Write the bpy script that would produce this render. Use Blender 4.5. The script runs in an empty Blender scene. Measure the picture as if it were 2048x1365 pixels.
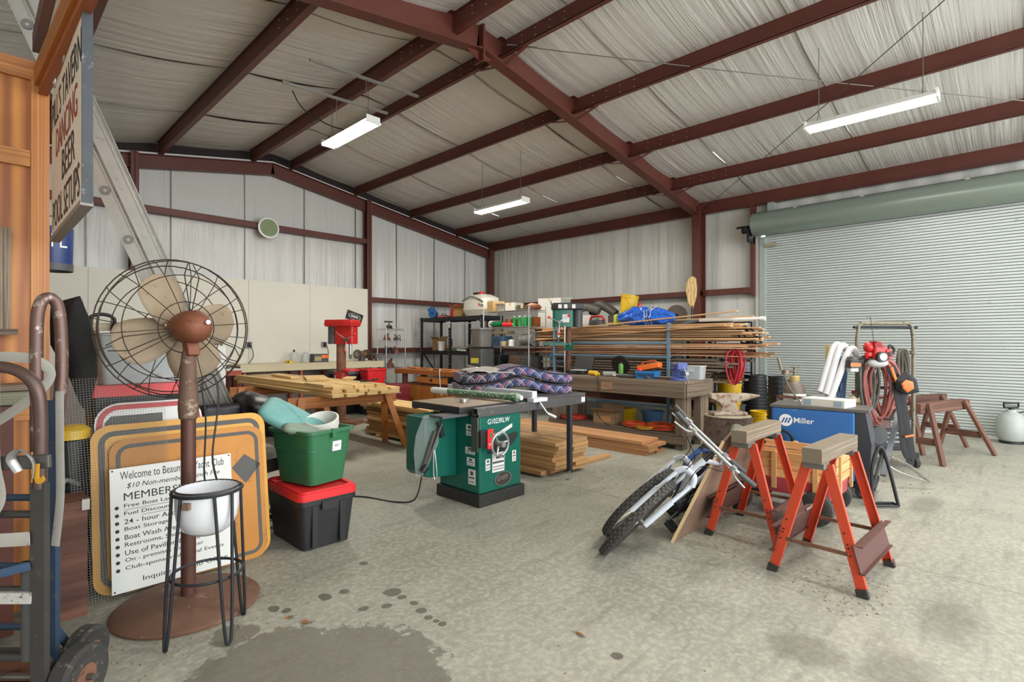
import bpy, bmesh, math, random
from mathutils import Matrix, Vector, Euler, noise as mnoise
random.seed(7)
S = bpy.context.scene
COL = S.collection
PI = math.pi

# ---------------------------------------------------------------- camera
FPX, CX, CY, CAMH = 1057.0, 1024.0, 684.0, 1.42
FW = Vector((.7175, .6966, 0)).normalized()
RT = Vector((FW.y, -FW.x, 0))
cam = bpy.data.cameras.new('camera')
cam.sensor_width = 36.0
cam.lens = FPX / 2048 * 36.0
cam.shift_y = 1.5 / 2048
cam.clip_start = .05
camo = bpy.data.objects.new('camera', cam)
COL.objects.link(camo)
camo.location = (0, 0, CAMH)
camo.rotation_euler = Euler((PI / 2, 0, math.atan2(-FW.x, FW.y)))
S.camera = camo

# ---------------------------------------------------------------- light and exposure
W = bpy.data.worlds.new('sky')
S.world = W
W.use_nodes = True
W.node_tree.nodes['Background'].inputs[0].default_value = (.93, .97, 1.0, 1)
W.node_tree.nodes['Background'].inputs[1].default_value = 2.1
S.view_settings.view_transform = 'Standard'
S.view_settings.look = 'None'
S.view_settings.gamma = 1
S.view_settings.exposure = 0.12
S.cycles.adaptive_threshold = .03
S.cycles.max_bounces = 7
S.cycles.diffuse_bounces = 4
S.cycles.glossy_bounces = 2
S.cycles.transmission_bounces = 2
S.cycles.transparent_max_bounces = 6
S.cycles.caustics_reflective = False
S.cycles.caustics_refractive = False
def area(name, loc, rot, sx, sy, power, col=(1, 1, 1)):
    l = bpy.data.lights.new(name, 'AREA')
    l.shape = 'RECTANGLE'; l.size = sx; l.size_y = sy; l.energy = power; l.color = col
    o = bpy.data.objects.new(name, l); COL.objects.link(o)
    o.location = loc; o.rotation_euler = rot
    return o
# unseen area light added as daylight from an assumed open end behind the camera
area('added_daylight_area', (4.3, -6.0, 2.3), (PI / 2 + .12, 0, 0), 11.5, 4.2, 640, (.95, .98, 1))

# ---------------------------------------------------------------- helpers
def at(u, v, z=0.0):                  # point on a horizontal plane
    d = FW + RT * ((u - CX) / FPX) + Vector((0, 0, (CY - v) / FPX))
    t = (z - CAMH) / d.z
    return Vector((0, 0, CAMH)) + d * t
def atd(u, v, dist):                  # point at a distance along the view axis
    d = FW + RT * ((u - CX) / FPX) + Vector((0, 0, (CY - v) / FPX))
    return Vector((0, 0, CAMH)) + d * dist
def atx(u, v, X):
    d = FW + RT * ((u - CX) / FPX) + Vector((0, 0, (CY - v) / FPX))
    return Vector((0, 0, CAMH)) + d * (X / d.x)
def aty(u, v, Y):
    d = FW + RT * ((u - CX) / FPX) + Vector((0, 0, (CY - v) / FPX))
    return Vector((0, 0, CAMH)) + d * (Y / d.y)

def lin(h):
    if isinstance(h, str):
        h = h.lstrip('#'); c = [int(h[i:i + 2], 16) / 255 for i in (0, 2, 4)]
        return tuple(((x + .055) / 1.055) ** 2.4 if x > .04045 else x / 12.92 for x in c) + (1,)
    return tuple(h) + (1,)

class NT:
    def __init__(s, name):
        s.m = bpy.data.materials.new(name); s.m.use_nodes = True
        s.t = s.m.node_tree; s.b = s.t.nodes['Principled BSDF']
        s.tc = None
    def n(s, typ, **kw):
        x = s.t.nodes.new(typ)
        for k, v in kw.items(): setattr(x, k, v)
        return x
    def l(s, a, b): s.t.links.new(a, b)
    def coord(s, scale=(1, 1, 1), rnd=False, kind='Object'):
        tc = s.n('ShaderNodeTexCoord'); mp = s.n('ShaderNodeMapping')
        mp.inputs['Scale'].default_value = scale
        s.l(tc.outputs[kind], mp.inputs[0])
        if rnd:
            oi = s.n('ShaderNodeObjectInfo'); mu = s.n('ShaderNodeMath', operation='MULTIPLY')
            mu.inputs[1].default_value = 37.0
            s.l(oi.outputs['Random'], mu.inputs[0])
            cb = s.n('ShaderNodeCombineXYZ')
            for i in range(3): s.l(mu.outputs[0], cb.inputs[i])
            s.l(cb.outputs[0], mp.inputs['Location'])
        return mp.outputs[0]
    def noise(s, vec, scale, detail=4, rough=.55):
        x = s.n('ShaderNodeTexNoise'); x.inputs['Scale'].default_value = scale
        x.inputs['Detail'].default_value = detail; x.inputs['Roughness'].default_value = rough
        s.l(vec, x.inputs['Vector']); return x.outputs['Fac']
    def ramp(s, fac, stops):
        r = s.n('ShaderNodeValToRGB'); e = r.color_ramp.elements
        while len(e) < len(stops): e.new(.5)
        for i, (p, c) in enumerate(stops): e[i].position = p; e[i].color = lin(c)
        s.l(fac, r.inputs[0]); return r.outputs[0]
    def mix(s, fac, a, b, mode='MIX'):
        x = s.n('ShaderNodeMix', data_type='RGBA', blend_type=mode)
        for i, v in ((0, fac), (6, a), (7, b)):
            if isinstance(v, (int, float)): x.inputs[i].default_value = v
            elif isinstance(v, str) or isinstance(v, tuple): x.inputs[i].default_value = lin(v)
            else: s.l(v, x.inputs[i])
        return x.outputs[2]
    def math(s, op, a, b=0.0):
        x = s.n('ShaderNodeMath', operation=op)
        for i, v in ((0, a), (1, b)):
            if isinstance(v, (int, float)): x.inputs[i].default_value = v
            else: s.l(v, x.inputs[i])
        return x.outputs[0]
    def bump(s, h, strength=.3, dist=.01):
        b = s.n('ShaderNodeBump'); b.inputs['Strength'].default_value = strength
        b.inputs['Distance'].default_value = dist
        s.l(h, b.inputs['Height']); s.l(b.outputs[0], s.b.inputs['Normal'])
    def set(s, col=None, rough=.5, metal=0, spec=.5):
        if col is not None:
            if isinstance(col, (str, tuple)): s.b.inputs['Base Color'].default_value = lin(col)
            else: s.l(col, s.b.inputs['Base Color'])
        s.b.inputs['Roughness'].default_value = rough; s.b.inputs['Metallic'].default_value = metal
        s.b.inputs['Specular IOR Level'].default_value = spec
        return s.m

MATS = {}
def P(name, col, rough=.5, metal=0, var=.12, scale=6.0, dirt=None, dirta=.55, bump=0, rnd=0):
    """painted / plastic / metal surface with slight mottling and optional wear of another colour"""
    if name in MATS: return MATS[name]
    k = NT(name); v = k.coord(rnd=True); c = lin(col)[:3]
    a = tuple(x * (1 - var) for x in c); b = tuple(min(1, x * (1 + var) + .004) for x in c)
    nz = k.noise(v, scale)
    out = k.mix(nz, a, b)
    if rnd:
        oi = k.n('ShaderNodeObjectInfo')
        hs = k.n('ShaderNodeHueSaturation'); hs.inputs['Value'].default_value = 1
        mm = k.n('ShaderNodeMapRange'); mm.inputs[3].default_value = 1 - rnd; mm.inputs[4].default_value = 1 + rnd
        k.l(oi.outputs['Random'], mm.inputs[0]); k.l(mm.outputs[0], hs.inputs['Value']); k.l(out, hs.inputs['Color'])
        out = hs.outputs[0]
    if dirt:
        n2 = k.noise(v, scale * 2.3, 8, .65)
        f = k.n('ShaderNodeMapRange'); f.inputs[1].default_value = dirta; f.inputs[2].default_value = dirta + .1
        k.l(n2, f.inputs[0]); out = k.mix(f.outputs[0], out, dirt)
    if bump: k.bump(k.noise(v, scale * 5, 6), bump, .004)
    MATS[name] = k.set(out, rough, metal); return MATS[name]
def WOOD(name, c1, c2, grain=(1.2, 14, 14), rough=.65, rnd=.16, bump=.15, dark=None, band='Y', ws=.55, wd=7):
    """wood whose grain runs along the local X axis"""
    if name in MATS: return MATS[name]
    k = NT(name); v = k.coord(grain, rnd=True)
    n1 = k.noise(v, 1.6, 5, .6)
    d = k.n('ShaderNodeTexWave', wave_type='BANDS', bands_direction=band)
    d.inputs['Scale'].default_value = ws; d.inputs['Distortion'].default_value = wd; d.inputs['Detail'].default_value = 3
    k.l(v, d.inputs['Vector'])
    f = k.math('ADD', k.math('MULTIPLY', n1, .6), k.math('MULTIPLY', d.outputs['Fac'], .4))
    out = k.ramp(f, [(.25, c2), (.7, c1)])
    oi = k.n('ShaderNodeObjectInfo'); hs = k.n('ShaderNodeHueSaturation')
    mm = k.n('ShaderNodeMapRange'); mm.inputs[3].default_value = 1 - rnd; mm.inputs[4].default_value = 1 + rnd
    k.l(oi.outputs['Random'], mm.inputs[0]); k.l(mm.outputs[0], hs.inputs['Value']); k.l(out, hs.inputs['Color'])
    out = hs.outputs[0]
    if dark:
        n2 = k.noise(v, .9, 4, .6); g = k.n('ShaderNodeMapRange'); g.inputs[1].default_value = .52; g.inputs[2].default_value = .7
        k.l(n2, g.inputs[0]); out = k.mix(g.outputs[0], out, dark)
    if bump: k.bump(f, bump, .004)
    MATS[name] = k.set(out, rough); return MATS[name]
def GLASSY(name, col, rough=.15, alpha=.35):
    if name in MATS: return MATS[name]
    k = NT(name); k.set(col, rough); k.b.inputs['Alpha'].default_value = alpha
    MATS[name] = k.m; return k.m
def EMIT(name, col, strength):
    k = NT(name); k.set(col, .4)
    k.b.inputs['Emission Color'].default_value = lin(col); k.b.inputs['Emission Strength'].default_value = strength
    return k.m

class B:
    """collects shapes and links them as one mesh object"""
    def __init__(s): s.v = []; s.f = []
    def add(s, vs, fs):
        o = len(s.v); s.v += [tuple(x) for x in vs]; s.f += [tuple(i + o for i in f) for f in fs]; return s
    def box(s, c, d, rot=None):
        h = [x / 2 for x in d]
        M = (Euler(rot).to_matrix() if not isinstance(rot, Matrix) else rot.to_3x3()) if rot is not None else None
        vs = []
        for x in (-1, 1):
            for y in (-1, 1):
                for z in (-1, 1):
                    p = Vector((x * h[0], y * h[1], z * h[2]))
                    if M: p = M @ p
                    vs.append(p + Vector(c))
        return s.add(vs, [(0, 1, 3, 2), (4, 6, 7, 5), (0, 4, 5, 1), (2, 3, 7, 6), (0, 2, 6, 4), (1, 5, 7, 3)])
    def mm(s, a, b):                      # box from two corners
        return s.box([(a[i] + b[i]) / 2 for i in range(3)], [abs(b[i] - a[i]) for i in range(3)])
    def bar(s, p0, p1, w, h, up=(0, 0, 1)):
        p0 = Vector(p0); p1 = Vector(p1); x = (p1 - p0); L = x.length; x.normalize()
        y = Vector(up).cross(x)
        if y.length < 1e-4: y = Vector((0, 1, 0)).cross(x)
        if y.length < 1e-4: y = Vector((1, 0, 0)).cross(x)
        y.normalize(); z = x.cross(y)
        M = Matrix((x, y, z)).transposed()
        return s.box((p0 + p1) / 2, (L, w, h), M.to_4x4())
    def cyl(s, p0, p1, r0, r1=None, n=14, caps=True):
        r1 = r0 if r1 is None else r1
        p0 = Vector(p0); p1 = Vector(p1); a = (p1 - p0).normalized()
        u = a.orthogonal().normalized(); w = a.cross(u)
        vs = [p0 + (u * math.cos(2 * PI * i / n) + w * math.sin(2 * PI * i / n)) * r0 for i in range(n)]
        vs += [p1 + (u * math.cos(2 * PI * i / n) + w * math.sin(2 * PI * i / n)) * r1 for i in range(n)]
        fs = [(i, (i + 1) % n, n + (i + 1) % n, n + i) for i in range(n)]
        if caps: fs += [tuple(range(n - 1, -1, -1)), tuple(range(n, 2 * n))]
        return s.add(vs, fs)
    def tube(s, pts, r, n=8, closed=False, flat=None):
        pts = [Vector(p) for p in pts]; m = len(pts); vs = []; u = None
        for i, p in enumerate(pts):
            if closed: t = pts[(i + 1) % m] - pts[i - 1]
            else: t = pts[min(i + 1, m - 1)] - pts[max(i - 1, 0)]
            t.normalize()
            if u is None: u = Vector(flat).cross(t).normalized() if flat and Vector(flat).cross(t).length > .05 else t.orthogonal().normalized()
            u = (u - t * u.dot(t))
            if u.length < 1e-6: u = t.orthogonal()
            u.normalize(); w = t.cross(u)
            ra, rb = (r if isinstance(r, tuple) else (r[i], r[i]) if isinstance(r, list) else (r, r))
            vs += [p + u * math.cos(2 * PI * j / n) * ra + w * math.sin(2 * PI * j / n) * rb for j in range(n)]
        fs = []
        for i in range(m if closed else m - 1):
            a = i * n; b = ((i + 1) % m) * n
            fs += [(a + j, a + (j + 1) % n, b + (j + 1) % n, b + j) for j in range(n)]
        if not closed: fs += [tuple(range(n - 1, -1, -1)), tuple(range((m - 1) * n, m * n))]
        return s.add(vs, fs)
    def lathe(s, prof, n=24, c=(0, 0, 0), axis=None, sx=1, sy=1):
        M = Vector((0, 0, 1)).rotation_difference(Vector(axis)).to_matrix() if axis is not None else Matrix.Identity(3)
        vs = []; fs = []
        for r, z in prof:
            for j in range(n):
                vs.append(M @ Vector((r * math.cos(2 * PI * j / n) * sx, r * math.sin(2 * PI * j / n) * sy, z)) + Vector(c))
        for i in range(len(prof) - 1):
            a = i * n; b = a + n
            fs += [(a + j, a + (j + 1) % n, b + (j + 1) % n, b + j) for j in range(n)]
        e = (len(prof) - 1) * n
        if prof[0][0] > 1e-4 and prof[-1][0] > 1e-4: fs += [(e + j, e + (j + 1) % n, (j + 1) % n, j) for j in range(n)]
        elif prof[0][0] > 1e-4: fs.append(tuple(range(n - 1, -1, -1)))
        elif prof[-1][0] > 1e-4: fs.append(tuple(range(e, e + n)))
        return s.add(vs, fs)
    def prism(s, poly, z0, z1, M=None):   # polygon in XY, extruded in Z, then transformed
        n = len(poly); M = M if M is not None else Matrix.Identity(4)
        vs = [M @ Vector((x, y, z0)) for x, y in poly] + [M @ Vector((x, y, z1)) for x, y in poly]
        fs = [tuple(range(n - 1, -1, -1)), tuple(range(n, 2 * n))] + [(i, (i + 1) % n, n + (i + 1) % n, n + i) for i in range(n)]
        return s.add(vs, fs)
    def sph(s, c, r, n=14, m=9):
        r = r if isinstance(r, (tuple, list)) else (r, r, r)
        prof = [(max(1e-5, math.sin(PI * i / m)), -math.cos(PI * i / m)) for i in range(m + 1)]
        vs = []; fs = []
        for a, z in prof:
            for j in range(n):
                vs.append((c[0] + a * math.cos(2 * PI * j / n) * r[0], c[1] + a * math.sin(2 * PI * j / n) * r[1], c[2] + z * r[2]))
        for i in range(m):
            a = i * n; b = a + n
            fs += [(a + j, a + (j + 1) % n, b + (j + 1) % n, b + j) for j in range(n)]
        return s.add(vs, fs)
    def grid(s, fn, nu, nv):              # surface from fn(a,b), a,b in 0..1
        vs = [fn(i / nu, j / nv) for i in range(nu + 1) for j in range(nv + 1)]
        fs = [(i * (nv + 1) + j, (i + 1) * (nv + 1) + j, (i + 1) * (nv + 1) + j + 1, i * (nv + 1) + j + 1) for i in range(nu) for j in range(nv)]
        return s.add(vs, fs)
    def tub(s, sx, sy, sx2, sy2, z0, z1, t=.004, r=.03, k=4, solid=False):
        """rounded rectangular open container, flaring from (sx,sy) to (sx2,sy2)"""
        def ring(a, b, z, rr):
            out = []
            for qx, qy, st in ((1, 1, 0), (-1, 1, 1), (-1, -1, 2), (1, -1, 3)):
                for i in range(k + 1):
                    an = PI / 2 * (st + i / k)
                    out.append((qx * (a / 2 - rr) + rr * math.cos(an), qy * (b / 2 - rr) + rr * math.sin(an), z))
            return out
        R = [ring(sx, sy, z0, r), ring(sx2, sy2, z1, r)]
        if not solid: R += [ring(sx2 - 2 * t, sy2 - 2 * t, z1, r), ring(sx - 2 * t, sy - 2 * t, z0 + t, r)]
        n = len(R[0]); vs = [p for q in R for p in q]; fs = []
        for i in range(len(R) - 1):
            fs += [(i * n + j, i * n + (j + 1) % n, (i + 1) * n + (j + 1) % n, (i + 1) * n + j) for j in range(n)]
        fs += [tuple(range(n - 1, -1, -1)), tuple(range((len(R) - 1) * n, len(R) * n))]
        return s.add(vs, fs)
    def mesh(s, name, smooth=40):
        me = bpy.data.meshes.new(name); me.from_pydata(s.v, [], s.f); me.update()
        bm = bmesh.new(); bm.from_mesh(me); bmesh.ops.recalc_face_normals(bm, faces=bm.faces); bm.to_mesh(me); bm.free()
        if smooth:
            me.polygons.foreach_set('use_smooth', [True] * len(me.polygons))
            me.set_sharp_from_angle(angle=math.radians(smooth))
        return me
    def build(s, name, m, parent=None, smooth=40, bevel=0, label=None):
        me = s.mesh(name, smooth); me.materials.append(m)
        o = bpy.data.objects.new(name, me); COL.objects.link(o)
        if parent: o.parent = parent
        if bevel:
            b = o.modifiers.new('edge', 'BEVEL'); b.width = bevel; b.segments = 2; b.limit_method = 'ANGLE'
        if label: o['label'] = label
        return o
def thing(name, label, cat, loc=(0, 0, 0), rz=0, group=None, rot=None):
    o = bpy.data.objects.new(name, None); COL.objects.link(o); o.empty_display_size = .1
    o.location = loc; o.rotation_euler = rot if rot else (0, 0, rz)
    o['label'] = label; o['category'] = cat
    if group: o['group'] = group
    return o
def tag(o, label, cat, loc=None, rz=None, group=None, rot=None):
    o['label'] = label; o['category'] = cat
    if group: o['group'] = group
    if loc is not None: o.location = loc
    if rz is not None: o.rotation_euler = (0, 0, rz)
    if rot is not None: o.rotation_euler = rot
    return o
def struct(name, label):
    o = bpy.data.objects.new(name, None); COL.objects.link(o)
    o['kind'] = 'structure'; o['label'] = label; return o
UNIT = {}
def unit_box(m):
    if m.name not in UNIT:
        me = B().box((0, 0, 0), (1, 1, 1)).mesh('plank', 0); me.materials.append(m); UNIT[m.name] = me
    return UNIT[m.name]
def board(name, m, c, size, rot=(0, 0, 0), parent=None):   # shares one unit mesh, grain along local X
    o = bpy.data.objects.new(name, unit_box(m)); COL.objects.link(o)
    o.location = c; o.scale = size; o.rotation_euler = rot
    if parent: o.parent = parent
    return o
def board2(name, m, p0, p1, w, h, parent=None, up=(0, 0, 1)):
    p0 = Vector(p0); p1 = Vector(p1); x = (p1 - p0); L = x.length; x.normalize()
    y = Vector(up).cross(x)
    if y.length < 1e-4: y = Vector((0, 1, 0)).cross(x)
    y.normalize(); z = x.cross(y)
    o = board(name, m, (p0 + p1) / 2, (L, w, h), parent=parent)
    o.rotation_euler = Matrix((x, y, z)).transposed().to_euler()
    return o
def text(body, m, parent, w, h, M, name='lettering', bold=0.0, shear=0, ext=.0006, aspect=False, spacing=1.0):
    """flat lettering fitted to w x h, lower-left corner at the origin of M (XY plane)"""
    c = bpy.data.curves.new(name, 'FONT'); c.body = body; c.size = 1; c.shear = shear; c.offset = bold; c.space_character = spacing
    c.resolution_u = 3
    t = bpy.data.objects.new(name, c)
    me = bpy.data.meshes.new_from_object(t)
    bpy.data.objects.remove(t); bpy.data.curves.remove(c)
    xs = [v.co.x for v in me.vertices]; ys = [v.co.y for v in me.vertices]
    x0, x1, y0, y1 = min(xs), max(xs), min(ys), max(ys)
    sy = h / (y1 - y0); sx = sy if aspect else w / (x1 - x0)
    for v in me.vertices: v.co = M @ Vector(((v.co.x - x0) * sx, (v.co.y - y0) * sy, ext))
    me.materials.clear(); me.materials.append(m)
    o = bpy.data.objects.new(name, me); COL.objects.link(o); o.parent = parent
    return o
def frame(o, x, y):                       # 4x4 with given origin, x axis and y axis
    x = Vector(x).normalized(); y = Vector(y); z = x.cross(y).normalized(); y = z.cross(x)
    M = Matrix((x, y, z)).transposed().to_4x4(); M.translation = Vector(o); return M
def copy_tree(o, loc=None, rz=None, label=None, group=None, parent=None):
    c = o.copy(); COL.objects.link(c); c.parent = parent
    if loc is not None: c.location = loc
    if rz is not None: c.rotation_euler = (0, 0, rz)
    if label: c['label'] = label
    if group: c['group'] = group
    for ch in list(o.children): copy_tree(ch, parent=c)
    return c
def arc(c, r, a0, a1, n, ax=(1, 0, 0), ay=(0, 1, 0)):
    c = Vector(c); ax = Vector(ax); ay = Vector(ay)
    return [c + ax * (r * math.cos(a0 + (a1 - a0) * i / n)) + ay * (r * math.sin(a0 + (a1 - a0) * i / n)) for i in range(n + 1)]
def spline(pts, k=6):
    pts = [Vector(p) for p in pts]; out = []
    for i in range(len(pts) - 1):
        p0 = pts[max(i - 1, 0)]; p1 = pts[i]; p2 = pts[i + 1]; p3 = pts[min(i + 2, len(pts) - 1)]
        for j in range(k):
            t = j / k
            out.append(.5 * ((2 * p1) + (p2 - p0) * t + (2 * p0 - 5 * p1 + 4 * p2 - p3) * t * t + (3 * p1 - p0 - 3 * p2 + p3) * t ** 3))
    out.append(pts[-1]); return out

ORD = ('lowest', 'second', 'third', 'fourth', 'fifth', 'sixth', 'seventh', 'eighth', 'ninth', 'tenth')
ORD1 = ('first',) + ORD[1:]
# ---------------------------------------------------------------- common materials
steel_red = P('red_oxide_steel', '#603126', .5, .1, .22, 3, dirt='#7a4e3e', dirta=.66)
black = P('black_plastic', '#1d1d1f', .45, 0, .2)
blackmetal = P('black_metal', '#26262a', .42, .4, .25)
darkgrey = P('dark_grey', '#4a4b4c', .5, 0, .15)
grey = P('mid_grey', '#8b8c8a', .5, 0, .12)
lightgrey = P('light_grey', '#bfc0bd', .45, 0, .08)
white = P('white_paint', '#dedfda', .45, 0, .06, 3, dirt='#b8b3a6', dirta=.68)
whitep = P('white_plastic', '#e4e5e0', .4, 0, .04)
chrome = P('chrome', '#b4b4b2', .3, .65, .1)
alum = P('aluminium', '#a29f97', .42, .75, .15, 8, dirt='#6f6a60', dirta=.64)
steel = P('worn_steel', '#77756f', .42, .8, .2, 6, dirt='#4f4038', dirta=.62)
rust = P('rust', '#7c5541', .75, .2, .35, 9, dirt='#46332a', dirta=.56, bump=.3)
red = P('red_paint', '#b3211f', .38, 0, .1)
redp = P('red_plastic', '#d8262a', .4, 0, .1)
yellow = P('yellow_plastic', '#e0b50f', .4, 0, .1)
orange = P('orange_plastic', '#e2702a', .45, 0, .1)
blue = P('blue_plastic', '#2d63b0', .4, 0, .12)
green = P('machine_green', '#10604f', .38, .05, .12)
cardboard = P('cardboard', '#a5814f', .8, 0, .12)
ink = P('black_ink', '#141414', .6, 0, 0)
pine = WOOD('pine', '#dfc28a', '#c39a5c')
pine2 = WOOD('red_pine', '#c99768', '#9a6a45')
oldwood = WOOD('weathered_wood', '#8b7b69', '#574a3e', rough=.85, bump=.4)
brownwood = WOOD('brown_wood', '#7a5140', '#4c3026', rough=.75)
orangewood = WOOD('varnished_wood', '#b87534', '#8a4d1d', rough=.5)
plyorange = WOOD('varnished_plywood', '#cf8a3e', '#9a5420', (5, 5, .55), rough=.45, rnd=.05, band='X', ws=.8, wd=5)
rubber = P('rubber', '#33312d', .85, 0, .3, 20, dirt='#69645a', dirta=.58)
# ================================================================ the setting
RX, RYG, YF, XW = 4.3, 10.98, 4.72, 10.45      # ridge, gable wall, main frame, right wall
YOPEN = -1.6  # assumed open end behind the camera, added to let in sky light
def film(x): return 5.26 - .1667 * abs(x - RX)

def concrete():
    k = NT('concrete'); v = k.coord()
    n1 = k.noise(v, .55, 7, .66); n2 = k.noise(v, 3.5, 8, .7); n3 = k.noise(v, 28, 6, .7)
    c = k.ramp(n1, [(.3, '#807f70'), (.5, '#959486'), (.7, '#a7a394')])
    c = k.mix(k.ramp(n2, [(.35, '#000000'), (.75, '#ffffff')]), c, k.mix(.32, c, '#6e6a5c'))
    c = k.mix(k.ramp(n3, [(.45, '#000000'), (.62, '#ffffff')]), c, k.mix(.28, c, '#d8d5c8'))
    # scuffs running down the length of the hall
    vs = k.coord((.6, 5, 1)); n4 = k.noise(vs, 1.8, 7, .68)
    c = k.mix(k.ramp(n4, [(.54, '#000000'), (.72, '#ffffff')]), c, k.mix(.5, c, '#5f5a4e'))
    # oil and damp marks with their own outlines
    sep = k.n('ShaderNodeSeparateXYZ'); k.l(v, sep.inputs[0])
    wob = k.math('MULTIPLY', k.math('SUBTRACT', k.noise(v, 9, 5, .65), .5), 1.3)
    def blob(x, y, rx, ry, soft=.12):
        dx = k.math('DIVIDE', k.math('SUBTRACT', sep.outputs[0], x), rx)
        dy = k.math('DIVIDE', k.math('SUBTRACT', sep.outputs[1], y), ry)
        d = k.math('SQRT', k.math('ADD', k.math('MULTIPLY', dx, dx), k.math('MULTIPLY', dy, dy)))
        f = k.n('ShaderNodeMapRange'); f.inputs[1].default_value = 1 + soft / 2; f.inputs[2].default_value = 1 - soft / 2
        k.l(k.math('ADD', d, wob), f.inputs[0]); return f.outputs[0]
    def union(fs):
        o = fs[0]
        for f in fs[1:]: o = k.math('MAXIMUM', o, f)
        return o
    wet = union([blob(*at(720, 1345)[:2], .34, .42, .06), blob(*at(560, 1300)[:2], .2, .2, .06), blob(*at(500, 1365)[:2], .24, .3, .06),
                 blob(*at(470, 1270)[:2], .1, .1, .1)])
    sp = k.noise(v, 70, 3, .7)
    c = k.mix(k.ramp(sp, [(.66, '#000000'), (.72, '#ffffff')]), c, k.mix(.45, c, '#4d473c'))
    c = k.mix(k.math('MULTIPLY', wet, .72), c, '#5a5448')
    spots = union([blob(*at(u, w)[:2], rx, ry, .15) for u, w, rx, ry in (
        (650, 1195, .035, .05), (688, 1184, .025, .03), (787, 1186, .05, .05), (803, 1195, .03, .03), (548, 1219, .03, .04), (573, 1222, .028, .028),
        (727, 1218, .03, .025), (772, 1213, .03, .025), (828, 1207, .02, .025), (842, 1222, .03, .03), (857, 1236, .025, .025),
        (872, 1243, .02, .02), (884, 1249, .022, .022), (727, 1128, .025, .03), (1235, 1313, .03, .03))])
    c = k.mix(k.math('MULTIPLY', spots, .8), c, '#443e33')
    oil = union([blob(*at(1610, 1300)[:2], .13, .16, .5), blob(*at(1800, 1350)[:2], .2, .13, .7), blob(*at(1850, 1010)[:2], .32, .1, .6), blob(*at(1570, 1060)[:2], .5, .3, .9), blob(*at(1260, 1080)[:2], .3, .2, .9), blob(*at(1900, 1240)[:2], .3, .12, .9)])
    c = k.mix(k.math('MULTIPLY', oil, .4), c, '#4a4138')
    k.bump(k.math('ADD', n2, k.math('MULTIPLY', n3, .5)), .18, .006)
    rr = k.n('ShaderNodeMapRange'); rr.inputs[3].default_value = .42; rr.inputs[4].default_value = .75
    k.l(n2, rr.inputs[0]); m = k.set(c, .55); k.l(rr.outputs[0], k.b.inputs['Roughness']); return m
conc = concrete()
floor = struct('floor', 'worn grey concrete slab floor with oil and damp marks')
xs = [-1.9, 4.13, 10.6]; ys = [-8, -1.6, 4.45, 11.1]
for i in range(2):
    for j in range(3):
        o = B().mm((xs[i] + .003, ys[j] + .003, -.12), (xs[i + 1] - .003, ys[j + 1] - .003, 0)).build('concrete_slab', conc, floor, 0, bevel=.003)
B().mm((-1.9, -8, -.2), (10.6, 11.1, -.12)).build('joint_filler', P('joint_dirt', '#3b352c', .9), floor, 0)

def vinyl(name, base, axis_scale, rough=.3, bumpd=.02):
    k = NT(name); v = k.coord(axis_scale)
    n = k.noise(v, 1.0, 5, .62); v2 = k.coord((1, 1, 1)); n2 = k.noise(v2, 9, 6, .7)
    g = k.n('ShaderNodeMapRange'); g.inputs[1].default_value = .66; g.inputs[2].default_value = .74
    k.l(n2, g.inputs[0])
    c = k.mix(k.math('MULTIPLY', g.outputs[0], .25), base, '#857f74')
    mk = k.n('ShaderNodeMapRange'); mk.inputs[1].default_value = .35; mk.inputs[2].default_value = .7; mk.inputs[3].default_value = .15
    k.l(k.noise(v2, .9, 3), mk.inputs[0])
    k.bump(k.math('MULTIPLY', k.math('SUBTRACT', n, .5), mk.outputs[0]), 1.0, bumpd); return k.set(c, rough, 0, .5)
vin_c = vinyl('vinyl_ceiling', '#d0cec8', (.22, 9, 1), .34, .045)
vin_g = vinyl('vinyl_gable', '#d4d3ce', (9, 1, .35), .24, .045)
vin_r = vinyl('vinyl_side', '#dad9d1', (1, 6, .3), .28, .035)
seam = P('seam_tape', '#7d786d', .95)

ceiling = struct('ceiling', 'sagging white vinyl insulation held up by red steel purlins')
PURL = [-1.75, -.7, .8, 2.33, 3.88, 4.68, 6.15, 7.66, 9.14, 10.38]
segs = [10.98 - 1.83 * i for i in range(8)]
def film_panel(x0, x1, y0, y1):
    ph = random.random() * 50; sagx = .05 * min(1.0, (x1 - x0))
    def fn(a, b):
        x = x0 + (x1 - x0) * a; y = y0 + (y1 - y0) * b
        s = sagx * math.sin(PI * a) * (.75 + .25 * math.sin(y * 1.3 + ph))
        s += .006 * math.sin(PI * a) * mnoise.noise(Vector((x * .7 + ph, y * 8.0, 0)))
        zz = film(x) if x0 * 1 < RX < x1 * 1 else film(x)
        return (x, y, zz - s - .004)
    return B().grid(fn, 10, 30)
for i in range(len(PURL) - 1):
    for j in range(7):
        x0, x1 = PURL[i], PURL[i + 1]
        film_panel(x0, x1, segs[j + 1], segs[j]).build('insulation_panel', vin_c, ceiling, 180)
for y in segs[1:7]:
    b = B()
    for i in range(len(PURL) - 1):
        x0, x1 = PURL[i], PURL[i + 1]
        b.tube([(x0 + (x1 - x0) * t / 8, y, film(x0 + (x1 - x0) * t / 8) - .05 * min(1, x1 - x0) * math.sin(PI * t / 8) - .008) for t in range(9)], .005, 5)
    b.build('seam', seam, ceiling)
B().mm((-1.95, YOPEN, 5.3), (10.6, 11.2, 5.4)).build('roof_deck', steel_red, ceiling, 0)
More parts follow.
